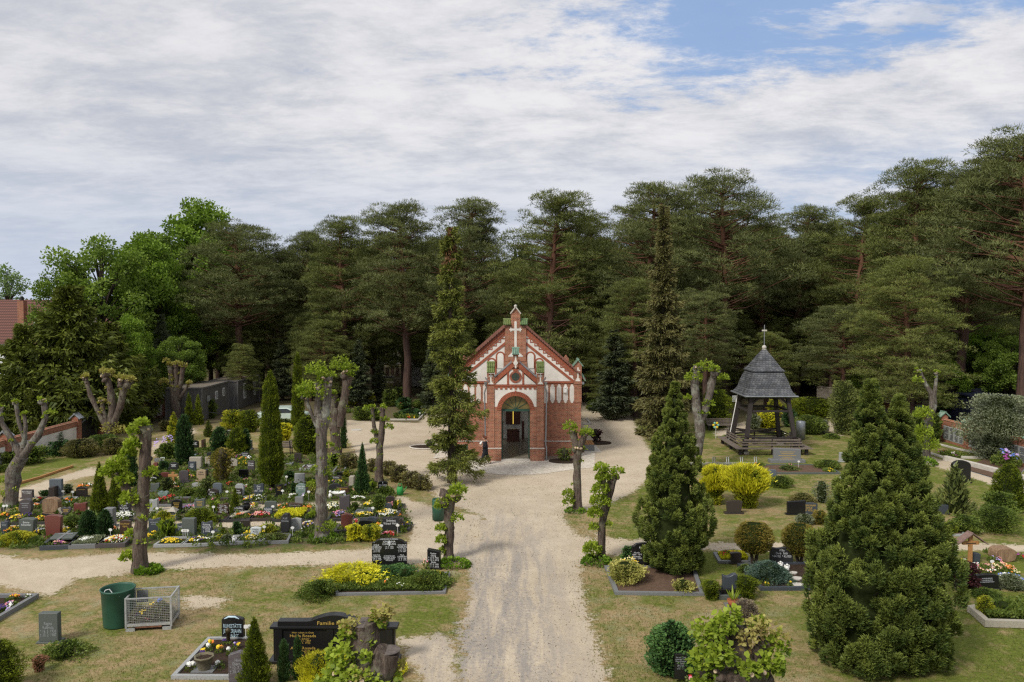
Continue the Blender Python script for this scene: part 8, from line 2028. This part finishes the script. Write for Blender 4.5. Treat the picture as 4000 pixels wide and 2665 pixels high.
SH('shrub','yellow-green cone shrub on the overgrown grave','shrub','S',2030,990,80,200,gold_leaf,'egg',core=core_mid)
SH('grass_clump','bright grassy clump on the overgrown grave','perennial','S',2200,985,110,140,green_leaf,'fan',leaf=0.35,up=1.6)
SH('shrub','low green mass on the right overgrown grave','shrub','S',2060,810,150,60,green_leaf,'mound')
SH('shrub','blue-flowering forget-me-not mound at the right edge','shrub','S',2290,730,130,130,silver_leaf,'mound',rough=0.2)
# foreground left
SH('golden_juniper','spreading bright yellow juniper left of the large black headstone','conifer','G',1060,700,280,150,yellow_leaf,'mound',rough=0.34,leaf=0.13,up=0.5,core=mat_plain('yellow_green_bed',(.2,.2,.02),1,.3,9,.4))
SH('shrub','green rose bush at the left corner of the wide grave','shrub','G',800,815,165,150,green_leaf,'mound',kind='rh',rough=0.5,dens=0.8)
SH('ground_ivy','ivy carpet right behind the wide grave','ground plant','G',1430,650,230,80,ivy_leaf,'mound',kind='rh',rough=0.2)
SH('dwarf_pine','small dark pine tuft in the middle of the wide grave','conifer','G',1600,650,60,120,dark_leaf,'fan',leaf=0.12,up=1.2)
SH('ground_ivy','green leaf carpet at the right end of the wide grave','ground plant','G',1800,720,200,120,green_leaf,'mound',kind='rh',rough=0.2)
SH('shrub','olive dwarf conifer before the slim black headstone','conifer','G',1780,720,80,110,yew_leaf,'ball')
SH('shrub','yellow-green dwarf conifer before the slim black headstone','conifer','G',1870,640,60,90,gold_leaf,'fan')
flowers('G',1400,620,55,22,'yvy','yellow and violet pansies before the large black headstone',60,0.2)
flowers('G',1760,605,55,20,'yv','yellow pansies before the slim black headstone',34,0.2)
flowers('G',1570,705,55,18,'w','white flowers at the front of the wide grave',40,0.15)
flowers('G',1905,660,60,45,'w','scattered white flowers at the right end of the wide grave',24,0.18)
flowers('G',1435,680,30,14,'oc','orange-tipped heather on the wide grave',20,0.2)
flowers('G',1795,540,36,16,'ps','pink bouquet left of the slim black headstone',16,0.35)
flowers('F',1940,1262,40,18,'yo','yellow pansies at the back left of the front grave',16,0.2,r=0.05)
flowers('F',1915,1300,32,16,'w','white pansies at the back left of the front grave',12,0.2,r=0.05)
flowers('F',1860,1350,42,26,'yv','yellow and violet pansies beside the octagonal planter',22,0.2,r=0.05)
flowers('F',2025,1310,36,20,'yo','yellow pansies in the middle of the front grave',16,0.2,r=0.05)
flowers('F',2075,1235,50,16,'v','dark violet pansies in front of the black capitals headstone',20,0.15,r=0.05)
flowers('F',2160,1285,40,22,'lyv','lilac and orange pansies on the right of the front grave',20,0.2,r=0.05)
flowers('F',2020,1455,42,24,'w','white pansies left of the veined mauve headstone',18,0.2,r=0.05)
flowers('F',1755,1465,48,24,'w','white pansies at the front left corner of the front grave',18,0.2,r=0.05)
flowers('F',2110,1330,30,14,'w','white pansies behind the veined mauve headstone',10,0.2,r=0.05)
p = g('F',1880,1470); t = thing('planter','octagonal concrete planter with dark soil on the front grave','planter',p)
m = MB(); lathe(m,[(0.15,0.0),(0.16,0.04),(0.235,0.30),(0.26,0.31),(0.26,0.34),(0.215,0.34),(0.21,0.28),(0.0,0.28)],n=8)
o = m.build('bowl',mat_plain('moss_concrete',(0.16,0.14,0.09),0.9,0.3,9,0.3),t); o.location.z = 0.08
m = MB(); m.zprism([(0.2 * math.cos(a * .785),0.2 * math.sin(a * .785)) for a in range(8)],0.28 + 0.08,0.37); m.build('soil',soil,t); m = MB(); m.box(-0.28,-0.2,0.0,0.28,0.2,0.08); m.build('foot_slab',stone('grey'),t)
t = thing('grave_lantern','dark bronze grave lamp before the black capitals headstone','grave lamp',g('F',2100,1225)); m = MB(); lathe(m,[(0.0,0),(0.07,0),(0.055,0.05),(0.055,0.34),(0.08,0.36),(0.075,0.46),(0,0.5)],n=12); m.build('lamp_body',mat_plain('bronze',(0.07,0.055,0.03),0.4,0.3,9,0.1,metal=0.6),t)
t = thing('stone_lantern','small grey stone lantern in the middle of the field','lantern',g('A',412,1085)); m = MB(); m.box(-.14,-.14,0,.14,.14,.12); m.box(-.09,-.09,.12,.09,.09,.42); m.build('lantern_body',stone('grey'),t); m = MB(); m.add([(-.2,-.2,.42),(.2,-.2,.42),(.2,.2,.42),(-.2,.2,.42),(0,0,.62)],[(0,1,4),(1,2,4),(2,3,4),(3,0,4),(3,2,1,0)]); m.build('lantern_roof',stone('beige'),t)
t = thing('urn','black bulbous stone vase right of the bold-named headstone','vase',g('A',1350,1005)); m = MB(); lathe(m,[(0,0),(.16,0),(.1,.08),(.07,.2),(.16,.3),(.17,.42),(.1,.5),(.18,.56),(0,.56)],n=14); m.build('vase_body',stone('black'),t)
t = thing('flower_bowl','white bowl of yellow flowers held by white figures','flower bowl',g('B',770,690)); m = MB(); lathe(m,[(0,.1),(.1,.1),(.3,.3),(.33,.33),(.27,.3),(0,.2)],n=16); m.build('bowl',white_paint,t)
for x in (-.38,.3): m = MB(); m.blob((x,0,.14),(.1,.08,.14)); m.blob((x,-.02,.34),.07); m.build('figure',white_paint,t)
flowers('B',770,668,40,10,'yo','yellow flowers in the white bowl',22,0.42)
for (c,x,y,s_,lab) in (('R',1998,520,.17,'left white angel figure before the dark blue-grey headstone'),('R',2058,545,.17,'right white angel figure before the dark blue-grey headstone'),('A',1380,330,.22,'white figure on the mauve script headstone'),('A',1187,1375,.18,'small white animal figure beside the grey-green cushion'),('Q',662,1320,.3,'white figure left of the huge cypress')):
 t = thing('figurine',lab,'figurine',g(c,x,y)); m = MB(); lathe(m,[(0,0),(.5 * s_,0),(.45 * s_,.6 * s_),(.25 * s_,1.1 * s_),(0,1.2 * s_)],n=10); m.blob((0,0,1.35 * s_),.25 * s_); m.build('figure_body',white_paint,t)
 for s in (-1,1): m = MB(); m.blob((s * .4 * s_,.15 * s_,.95 * s_),(.25 * s_,.06 * s_,.4 * s_),0,8,6); m.build('wing',white_paint,t)
t = thing('flower_pot','terracotta pot with long leaves on the narrow heather grave','flower pot',g('R',1565,865)); m = MB(); lathe(m,[(0,0),(.14,0),(.2,.2),(.17,.2),(0,.16)],n=14); m.build('pot',mat_plain('terracotta',(.32,.10,.04),.8,.2,8,.1),t)
rs = np.random.RandomState(8); a = rs.uniform(0,6.28,26); leaf_obj('leaves',np.stack([np.cos(a) * .04,np.sin(a) * .04,np.full(26,.18)],1),nrm(np.stack([np.cos(a) * .6,np.sin(a) * .6,np.ones(26)],1)),0.42,0.06,lime_leaf,t,3,'rh')
t = thing('pinwheel','colourful pinwheel flower on a stick left of the bell tower','pinwheel',g('T',1335,925)); m = MB(); m.tube([(0,0,0),(0,0,.9)],.015,5); m.build('stick',white_paint,t)
for i in range(6): m = MB(); a = i * 1.047; m.blob((.17 * math.cos(a),0,.95 + .17 * math.sin(a)),(.09,.03,.09),0,7,5); m.build('blade',PETAL['y'] if i % 2 else flat('mint',(.2,.5,.35)),t)
# near shrubs along the bottom edge
SH('thuja','near dark thuja tip in front of the black family stone, left','conifer',None,0,0,0,0,thuja_leaf,'cone',loc=(-6.35,19.3),height=1.75,radius=0.42,leaf=0.06,up=1.2)
SH('thuja','small dark thuja column before the black family stone','conifer',None,0,0,0,0,dark_leaf,'column',loc=(-5.72,19.6),height=1.08,radius=0.17,leaf=0.05,up=1.2)
SH('thuja','second small dark thuja column before the black family stone','conifer',None,0,0,0,0,dark_leaf,'column',loc=(-5.40,19.7),height=1.12,radius=0.15,leaf=0.05,up=1.2)
SH('golden_shrub','yellow feathery shrub at the foot of the black family stone','shrub',None,0,0,0,0,yellow_leaf,'fan',loc=(-4.8,19.5),height=0.72,radius=0.62,leaf=0.06,rough=0.35,up=1.4)
SH('golden_shrub','small yellow shrub right of the nearest left pollard','shrub',None,0,0,0,0,yellow_leaf,'ball',loc=(-2.95,19.9),height=0.3,radius=0.25,leaf=0.06)
SH('thuja','golden-brown thuja bush at the lower left corner of the photo','conifer',None,0,0,0,0,thuja_leaf,'egg',loc=(-12.45,19.0),height=1.3,radius=0.5,leaf=0.06,rough=0.3)
SH('shrub','leafy green shrub before the lone grey headstone','shrub',None,0,0,0,0,green_leaf,'mound',loc=(-12.0,21.0),height=0.42,radius=0.5,leaf=0.07,kind='rh',rough=0.5,dens=0.6)
SH('shrub','small reddish shrub beside the lower left thuja','shrub',None,0,0,0,0,mat_leaf('coral_leaves',(.16,.08,.05),(.38,.2,.13),.2),'fan',loc=(-12.15,20.1),height=0.42,radius=0.2,leaf=0.07,rough=0.3)
iv = SH('ivy_bush','ivy-covered headstone mound with a black text plate, bottom right','shrub',None,0,0,0,0,ivy_leaf,'egg',loc=(4.12,20.1),height=1.30,radius=0.62,leaf=0.085,kind='rh',core=core_dark,rough=0.06)
iv.rotation_euler.z = 0
ip = thing('headstone','small black text plate set into the ivy mound','headstone',(4.20,19.45,0)); m = MB(); m.box(-0.15,0,0.1,0.15,0.08,0.74); m.build('slab',stone('black'),ip,bevel=0.006)
text_mesh('Hier ruht in Gott\nmeine liebe Mutter\nOma u. Schwester\nAnna Ziedrich\ngeb. Scholz\n* 5. 8. 1864\n† 18. 2. 1944',0.052,letter['s'],ip,0,-0.003,0.64,wmax=0.27)
flowers('R',1170,1600,60,30,'rp','red and pink flowers at the foot of the ivy mound',18,0.25)
for (x,y,w_,h,lab) in ((60,960,100,130,'leafy bush against the left end of the boundary wall'),(250,930,90,150,'twiggy bush in front of the left boundary wall'),(480,860,110,120,'dark bush overhanging the plaster wall field'),(330,700,110,110,'green bush looking over the left boundary wall')):
 SH('shrub',lab,'shrub','D',x,y,w_,h,dark_leaf if x == 480 else green_leaf,'ball',kind='rh',rough=0.5,dens=0.7,core=core_dark)
# ------------------------------------------------------------------ flowers on the grave field
FL = [('C',60,800,70,26,'yo','yellow primulas at the left photo edge'),('C',270,835,130,30,'yv','yellow and violet pansies on the long dark-kerbed grave'),('C',420,800,60,24,'v','violet pansies on the long dark-kerbed grave'),('C',615,850,75,24,'oy','orange pansies behind the red-brown headstone'),
      ('C',215,720,40,18,'yc','pale yellow tulips left of the rough-topped headstone'),('C',425,480,42,14,'y','yellow flowers before the upper left dark headstone'),('C',570,560,80,30,'wry','white and red flowers left of the striped boulder'),('C',560,650,60,18,'ow','orange flowers beside the striped boulder'),
      ('C',1300,340,90,24,'owo','orange and white chrysanthemums above the dark brown headstone'),('C',1060,570,90,18,'o','orange flowers on the white-kerbed grave behind the hearts'),('C',190,1020,90,34,'yo','yellow and orange flowers left of the thick grey-green headstone'),('C',590,1050,60,34,'vyw','violet and yellow pansies right of the thick headstone'),
      ('C',985,1050,50,44,'y','yellow primulas under the little mushroom tree'),('C',1065,620,40,12,'b','blue flowers above the dark heart'),('C',1880,800,150,40,'w','white flowers filling the grave left of the big pollard'),('C',1750,1010,60,30,'so','orange tulips beside the gold-lettered brown headstone'),
      ('C',1990,1060,50,24,'p','pink flowers at the gold-lettered brown headstone'),('C',1800,1170,190,50,'wwyr','white, red and yellow flowers on the brown-kerbed grave'),('C',900,1235,130,16,'sm','low pinkish plants on the front left grave'),('C',1350,1190,170,40,'w','pale groundcover flowers on the second front grave'),
      ('A',125,1320,46,60,'y','tall yellow flowers right of the big pollard'),('A',340,1290,52,34,'oyy','orange and yellow pansies before the dark slate headstone'),('A',450,1270,52,34,'lwy','lilac, white and yellow pansies before the dark slate headstone'),('A',380,1395,150,26,'yy','small yellow flowers along the white-kerbed grave'),
      ('A',740,1370,120,26,'wvy','white, violet and yellow pansies under the blue slate headstone'),('A',1365,1290,40,26,'y','yellow flowers left of the small white headstone'),('A',1560,1290,34,24,'y','yellow flowers right of the small white headstone'),('A',1420,1350,110,26,'yc','yellow pansies on the small white headstone grave'),
      ('A',590,965,70,30,'mlp','mauve flowers beside the round black headstone'),('A',270,850,60,22,'r','red carnations under the heart headstone'),('A',400,815,60,18,'r','red flowers right of the heart headstone'),('A',1300,1060,100,20,'os','orange flowers on the marble plate grave'),
      ('A',1560,1040,120,34,'rps','red and pink begonias before the slate headstone'),('A',1430,935,50,34,'yrw','yellow and red roses right of the black vase'),('A',1455,830,115,32,'wyvw','white, yellow and violet pansies on the brown-kerbed grave'),('A',1650,745,34,22,'m','magenta bush flowers right of the tall thuja trunk'),
      ('A',1330,875,30,14,'yo','yellow flowers left of the pansy grave'),('A',1360,690,40,20,'pw','pink flowers above the pansy grave'),('A',1140,645,40,14,'r','red flowers at the foot of the reddish maple'),('A',1325,605,34,14,'p','pink peony beside the small dark stone'),
      ('A',640,560,44,24,'yp','yellow and pink flowers left of the sandstone headstone'),('A',470,590,32,20,'yc','yellow flowers between wooden cross and mauve headstone'),('A',420,650,60,18,'yw','yellow and white flowers before the wooden cross'),('A',610,490,20,12,'r','red flower left of the sandstone headstone'),
      ('A',1310,330,60,18,'yo','yellow pansies before the round-topped script headstone'),('A',1310,385,60,18,'y','yellow flowers below the round-topped script headstone'),('A',1240,300,30,14,'m','magenta flowers left of the round-topped script headstone'),('A',160,600,60,14,'w','white flowers under the black rough headstone'),
      ('A',930,860,32,18,'p','pink flowers above the bright fern'),('A',420,710,80,14,'so','reddish low plants below the wooden cross grave'),('E',600,1155,40,20,'o','orange lilies left of the wide low brown headstone'),('E',775,1160,44,22,'o','orange lilies right of the wide low brown headstone'),
      ('B',135,695,45,34,'w','white pansies below the marbled headstone, left'),('B',310,690,36,24,'wl','white and lilac pansies below the marbled headstone, right'),('B',675,585,38,24,'r','crimson flowers left of the white bowl'),('B',730,490,100,14,'yv','yellow and violet pansies below the blue-mauve headstone'),
      ('B',690,820,80,44,'cw','cream flowers left of the tall mauve headstone'),('B',790,930,110,34,'plv','pink and violet pansies right of the tall pollard'),('B',1110,945,140,26,'yc','small yellow flowers on the greenery grave'),('B',1430,915,140,36,'wcyw','white and yellow flowers filling the right end grave'),
      ('B',1590,790,32,26,'y','yellow flowers on the corner grave'),('B',1480,815,46,32,'ps','dried pink roses on the rough slate headstone'),('B',340,1090,85,50,'ywlv','mixed pansies right of the light grey headstone'),('B',1690,1090,62,40,'vyv','brown and yellow pansies on the right front corner grave'),
      ('B',1020,1030,32,34,'pr','deep pink flowers right of the tall red headstone'),('B',1320,1090,42,34,'yo','yellow flowers left of the wide dark green-grey headstone'),('B',1460,1215,110,22,'pr','pink flowers before the wide dark green-grey headstone'),('B',1608,975,28,12,'o','orange-red flowers above the small dark brown headstone'),
      ('B',975,615,30,14,'s','salmon flowers left of the pointed juniper foot'),('B',115,1115,12,24,'y','yellow flowers beside the rough dark boulder'),('B',80,530,34,16,'l','lilac cushion flowers left of the dark narrow juniper'),('B',1030,720,110,14,'w','white flowers in the groundcover below the juniper'),
      ('B',1190,790,60,30,'cy','cream-yellow flowering plant right of the mauve headstone'),('F',90,900,80,36,'pwl','pink and white bouquets on the left-edge grave'),('F',120,830,60,26,'oy','orange bouquet at the back of the left-edge grave'),('F',262,822,26,14,'w','white flowers in a dark vase on the left-edge grave'),('F',10,930,50,40,'v','dark violet flowers on the left-edge grave'),
      ('R',1510,415,80,20,'ry','red and pink flowers above the small dark headstone'),('R',1850,660,36,16,'l','violet flowers at the front of the dark-kerbed grave'),('R',1872,698,14,8,'y','single yellow pansy at the dark kerb, left'),('R',2088,698,14,8,'y','single yellow pansy at the dark kerb, right'),
      ('T',1720,1170,40,10,'yo','yellow flowers at the left corner of the granite grave'),('T',1985,1180,22,12,'ps','pale bouquet on the granite grave'),('Q',455,1172,32,12,'y','yellow flowers right of the granite grave'),('Q',535,1222,44,14,'y','yellow flowers at the right corner of the granite grave'),
      ('Q',1620,1075,90,24,'rwmo','red, white and orange bouquets behind the thick kerb'),('Q',1960,1100,60,14,'wc','white flowers left of the purple blossoms'),('S',1775,480,40,20,'yw','yellow and white bouquet left of the roofed cross'),('S',1980,545,110,36,'pws','pink flowers before the roofed cross'),('S',2180,545,90,50,'osc','orange and cream flowers right of the pink ones'),
      ('S',2090,470,60,26,'pl','mauve flowers left of the long boulder'),('S',2320,440,40,24,'mr','magenta flowers at the right edge'),('S',2048,390,56,18,'y','yellow flowers behind the grey curved headstone'),('S',1668,370,16,10,'r','red rose right of the huge cypress'),('S',2240,640,100,40,'bw','tiny blue flowers at the right edge'),
      ('T',1850,895,80,8,'wy','white and yellow flowers behind the bell tower'),('Q',95,915,40,8,'l','lilac flowers behind the tower bench'),('T',250,590,60,10,'mr','small flowers on the graves behind the chapel')]
for (c,x,y,a,b,cols,lab) in FL: flowers(c,x,y,a,b,cols,lab,int(max(14,a * b / 30)) if c in 'FRSTQ' else int(max(20,a * b / 22)),0.2)
# carpets
def carpet(c,q,mat,label,n,L,z=0.16):
 P_ = [g(c,*p) for p in q]; ctr = sum(P_,Vector()) / 4; t = thing('flower_carpet',label,'flowers',(ctr.x,ctr.y,0)); rs = np.random.RandomState(n)
 u_,v_ = rs.uniform(0,1,n),rs.uniform(0,1,n); A0,B0,C0,D0 = [np.array(p - ctr) for p in P_]
 P = (A0 * ((1 - u_) * (1 - v_))[:,None] + B0 * (u_ * (1 - v_))[:,None] + C0 * (u_ * v_)[:,None] + D0 * ((1 - u_) * v_)[:,None]); P[:,2] = z * rs.uniform(0.6,1.0,n) + 0.03 * lump(P,6)
 leaf_obj('blossoms',P,nrm(rdir(n,rs) + np.array([0,-.3,.8])),L,L * 0.8,mat,t,n,'rh')
 m = MB(); m.zprism([(p.x - ctr.x,p.y - ctr.y) for p in P_],0.06,0.06 + z * 0.3); m.build('leaf_bed',core_mid if mat is not yellow_leaf else mat_plain('yellow_green_bed',(.2,.2,.02),1,.3,9,.4),t)
carpet('E',[(535,1238),(738,1240),(778,1190),(572,1190)],yellow_leaf,'dense bright yellow carpet on a kerbed grave',5200,0.09,0.24)
carpet('G',[(1010,745),(1960,735),(2000,590),(920,600)],green_leaf,'low green cover filling the wide grave of the large black headstone',7000,0.085,0.15)
carpet('S',[(2040,1020),(2690,1040),(2690,790),(1900,925)],green_leaf,'wild green cover on the overgrown grave at the right edge',6000,0.09,0.3)
carpet('C',[(1100,1262),(1470,1247),(1620,1140),(1240,1148)],silver_leaf,'pale groundcover on the second front grave',2600,0.08,0.2)
carpet('R',[(1450,460),(1700,460),(1650,400),(1425,400)],yellow_leaf,'yellow carpet around the small dark headstone on the right',3000,0.07)
# ------------------------------------------------------------------ low growth nobody could count
def inside(x,y,polys):
 r_ = np.zeros(x.shape,bool)
 for P_ in polys: r_ |= sdist(x,y,P_) < -0.05
 return r_
rs = np.random.RandomState(500)
SP = np.array(SOILP[0]); xa,xb,ya,yb = SP[:,0].min(),SP[:,0].max(),SP[:,1].min(),SP[:,1].max()
nc = 2600; cx_,cy_ = rs.uniform(xa,xb,nc),rs.uniform(ya,yb,nc); ok = inside(cx_,cy_,SOILP) & ~inside(cx_,cy_,SAND); cx_,cy_ = cx_[ok],cy_[ok]
P,T = [],[]
for x,y in zip(cx_,cy_):
 k_ = rs.randint(8,30); r_ = rs.uniform(0.08,0.30); hh = rs.uniform(0.06,0.30); a,q = rs.uniform(0,6.28,k_),rs.uniform(0,1,k_) ** .6
 P.append(np.stack([x + np.cos(a) * q * r_,y + np.sin(a) * q * r_,hh * (1 - q * q * .7) * rs.uniform(.3,1,k_)],1)); T.append(np.full(k_,rs.uniform(0.0,0.9)) + rs.uniform(-.1,.1,k_))
P,T = np.concatenate(P),np.concatenate(T); n_ = len(P)
o = leaf_obj('ground_cover',P,nrm(rdir(n_,rs) * .7 + np.array([0,-.1,.8])),0.15,0.075,green_leaf,None,6,'rh',np.clip(T,0,1)); tag(o,'low mixed green ground cover between the graves on the left','ground cover',kind='stuff')
def grass(name,n,box,cond,L,W_,mat,label,seed):
 rs = np.random.RandomState(seed); x,y = rs.uniform(box[0],box[1],n),box[2] + (box[3] - box[2]) * rs.uniform(0,1,n) ** 1.5
 pn = lump(np.stack([x,y,x * 0],1),1.1) + 0.6 * lump(np.stack([x,y,x * 0],1),3.1,2) + rs.normal(size=n) * .25
 ok = cond(x,y,pn); x,y = x[ok],y[ok]
 D_ = nrm(rdir(len(x),rs) * .55 + np.array([0,0,1])); o = leaf_obj(name,np.stack([x,y,np.full(len(x),0.0)],1),D_,L,W_,mat,None,seed); return tag(o,label,'grass',kind='stuff')
def off_path(x,y): return ~inside(x,y,SAND) & ~inside(x,y,SOILP)
grass('grass_tufts',150000,(-16,17,17,44),lambda x,y,p: off_path(x,y) & (p > 0.15),0.055,0.014,grass_leaf,'short green grass blades on the lawns',71)
grass('dry_grass',90000,(-16,17,17,40),lambda x,y,p: off_path(x,y) & (p < 0.2),0.045,0.012,dry_leaf,'short dry straw-coloured grass on the lawns',72)
def edge(x,y,p):
 d = np.full(x.shape,9.0)
 for P_ in SAND: d = np.minimum(d,np.abs(sdist(x,y,P_)))
 return (d < 0.45) & (p > -0.1)
grass('edge_weeds',26000,(-15,16,18,46),edge,0.05,0.02,grass_leaf,'tiny weeds and leaf litter along the path edges',73)
# pebbles and dark crumbs scattered on the sand
rs = np.random.RandomState(90); n_ = 16000; x,y = rs.uniform(-14,14,n_),17 + 30 * rs.uniform(0,1,n_) ** 1.4; ok = inside(x,y,SAND); x,y = x[ok],y[ok]
D_ = nrm(rdir(len(x),rs) * np.array([1,1,.2])); o = leaf_obj('gravel',np.stack([x,y,np.full(len(x),.012)],1),D_,0.035,0.03,mat_leaf('grit',(.07,.055,.045),(.45,.38,.30),0.0),None,9,'rh'); tag(o,'loose grit and crumbs on the sandy avenue','gravel',kind='stuff')
# shrubs in the planting pits
for (x,y,w_,h,lab) in ((1385,1385,58,105,'thin bush in the pit right of the chapel door'),(1628,1235,50,100,'bare twiggy bush behind the concrete bench'),(355,1275,45,60,'little green bush in the pit left of the spruce')):
 SH('shrub',lab,'shrub','K',x,y,w_,h,green_leaf if x != 1628 else maroon_leaf,'fan',rough=0.4,dens=0.35,core=mat_plain('thin_twigs',(0.05,0.045,0.03),1,.3,8,.3),kind='rh')
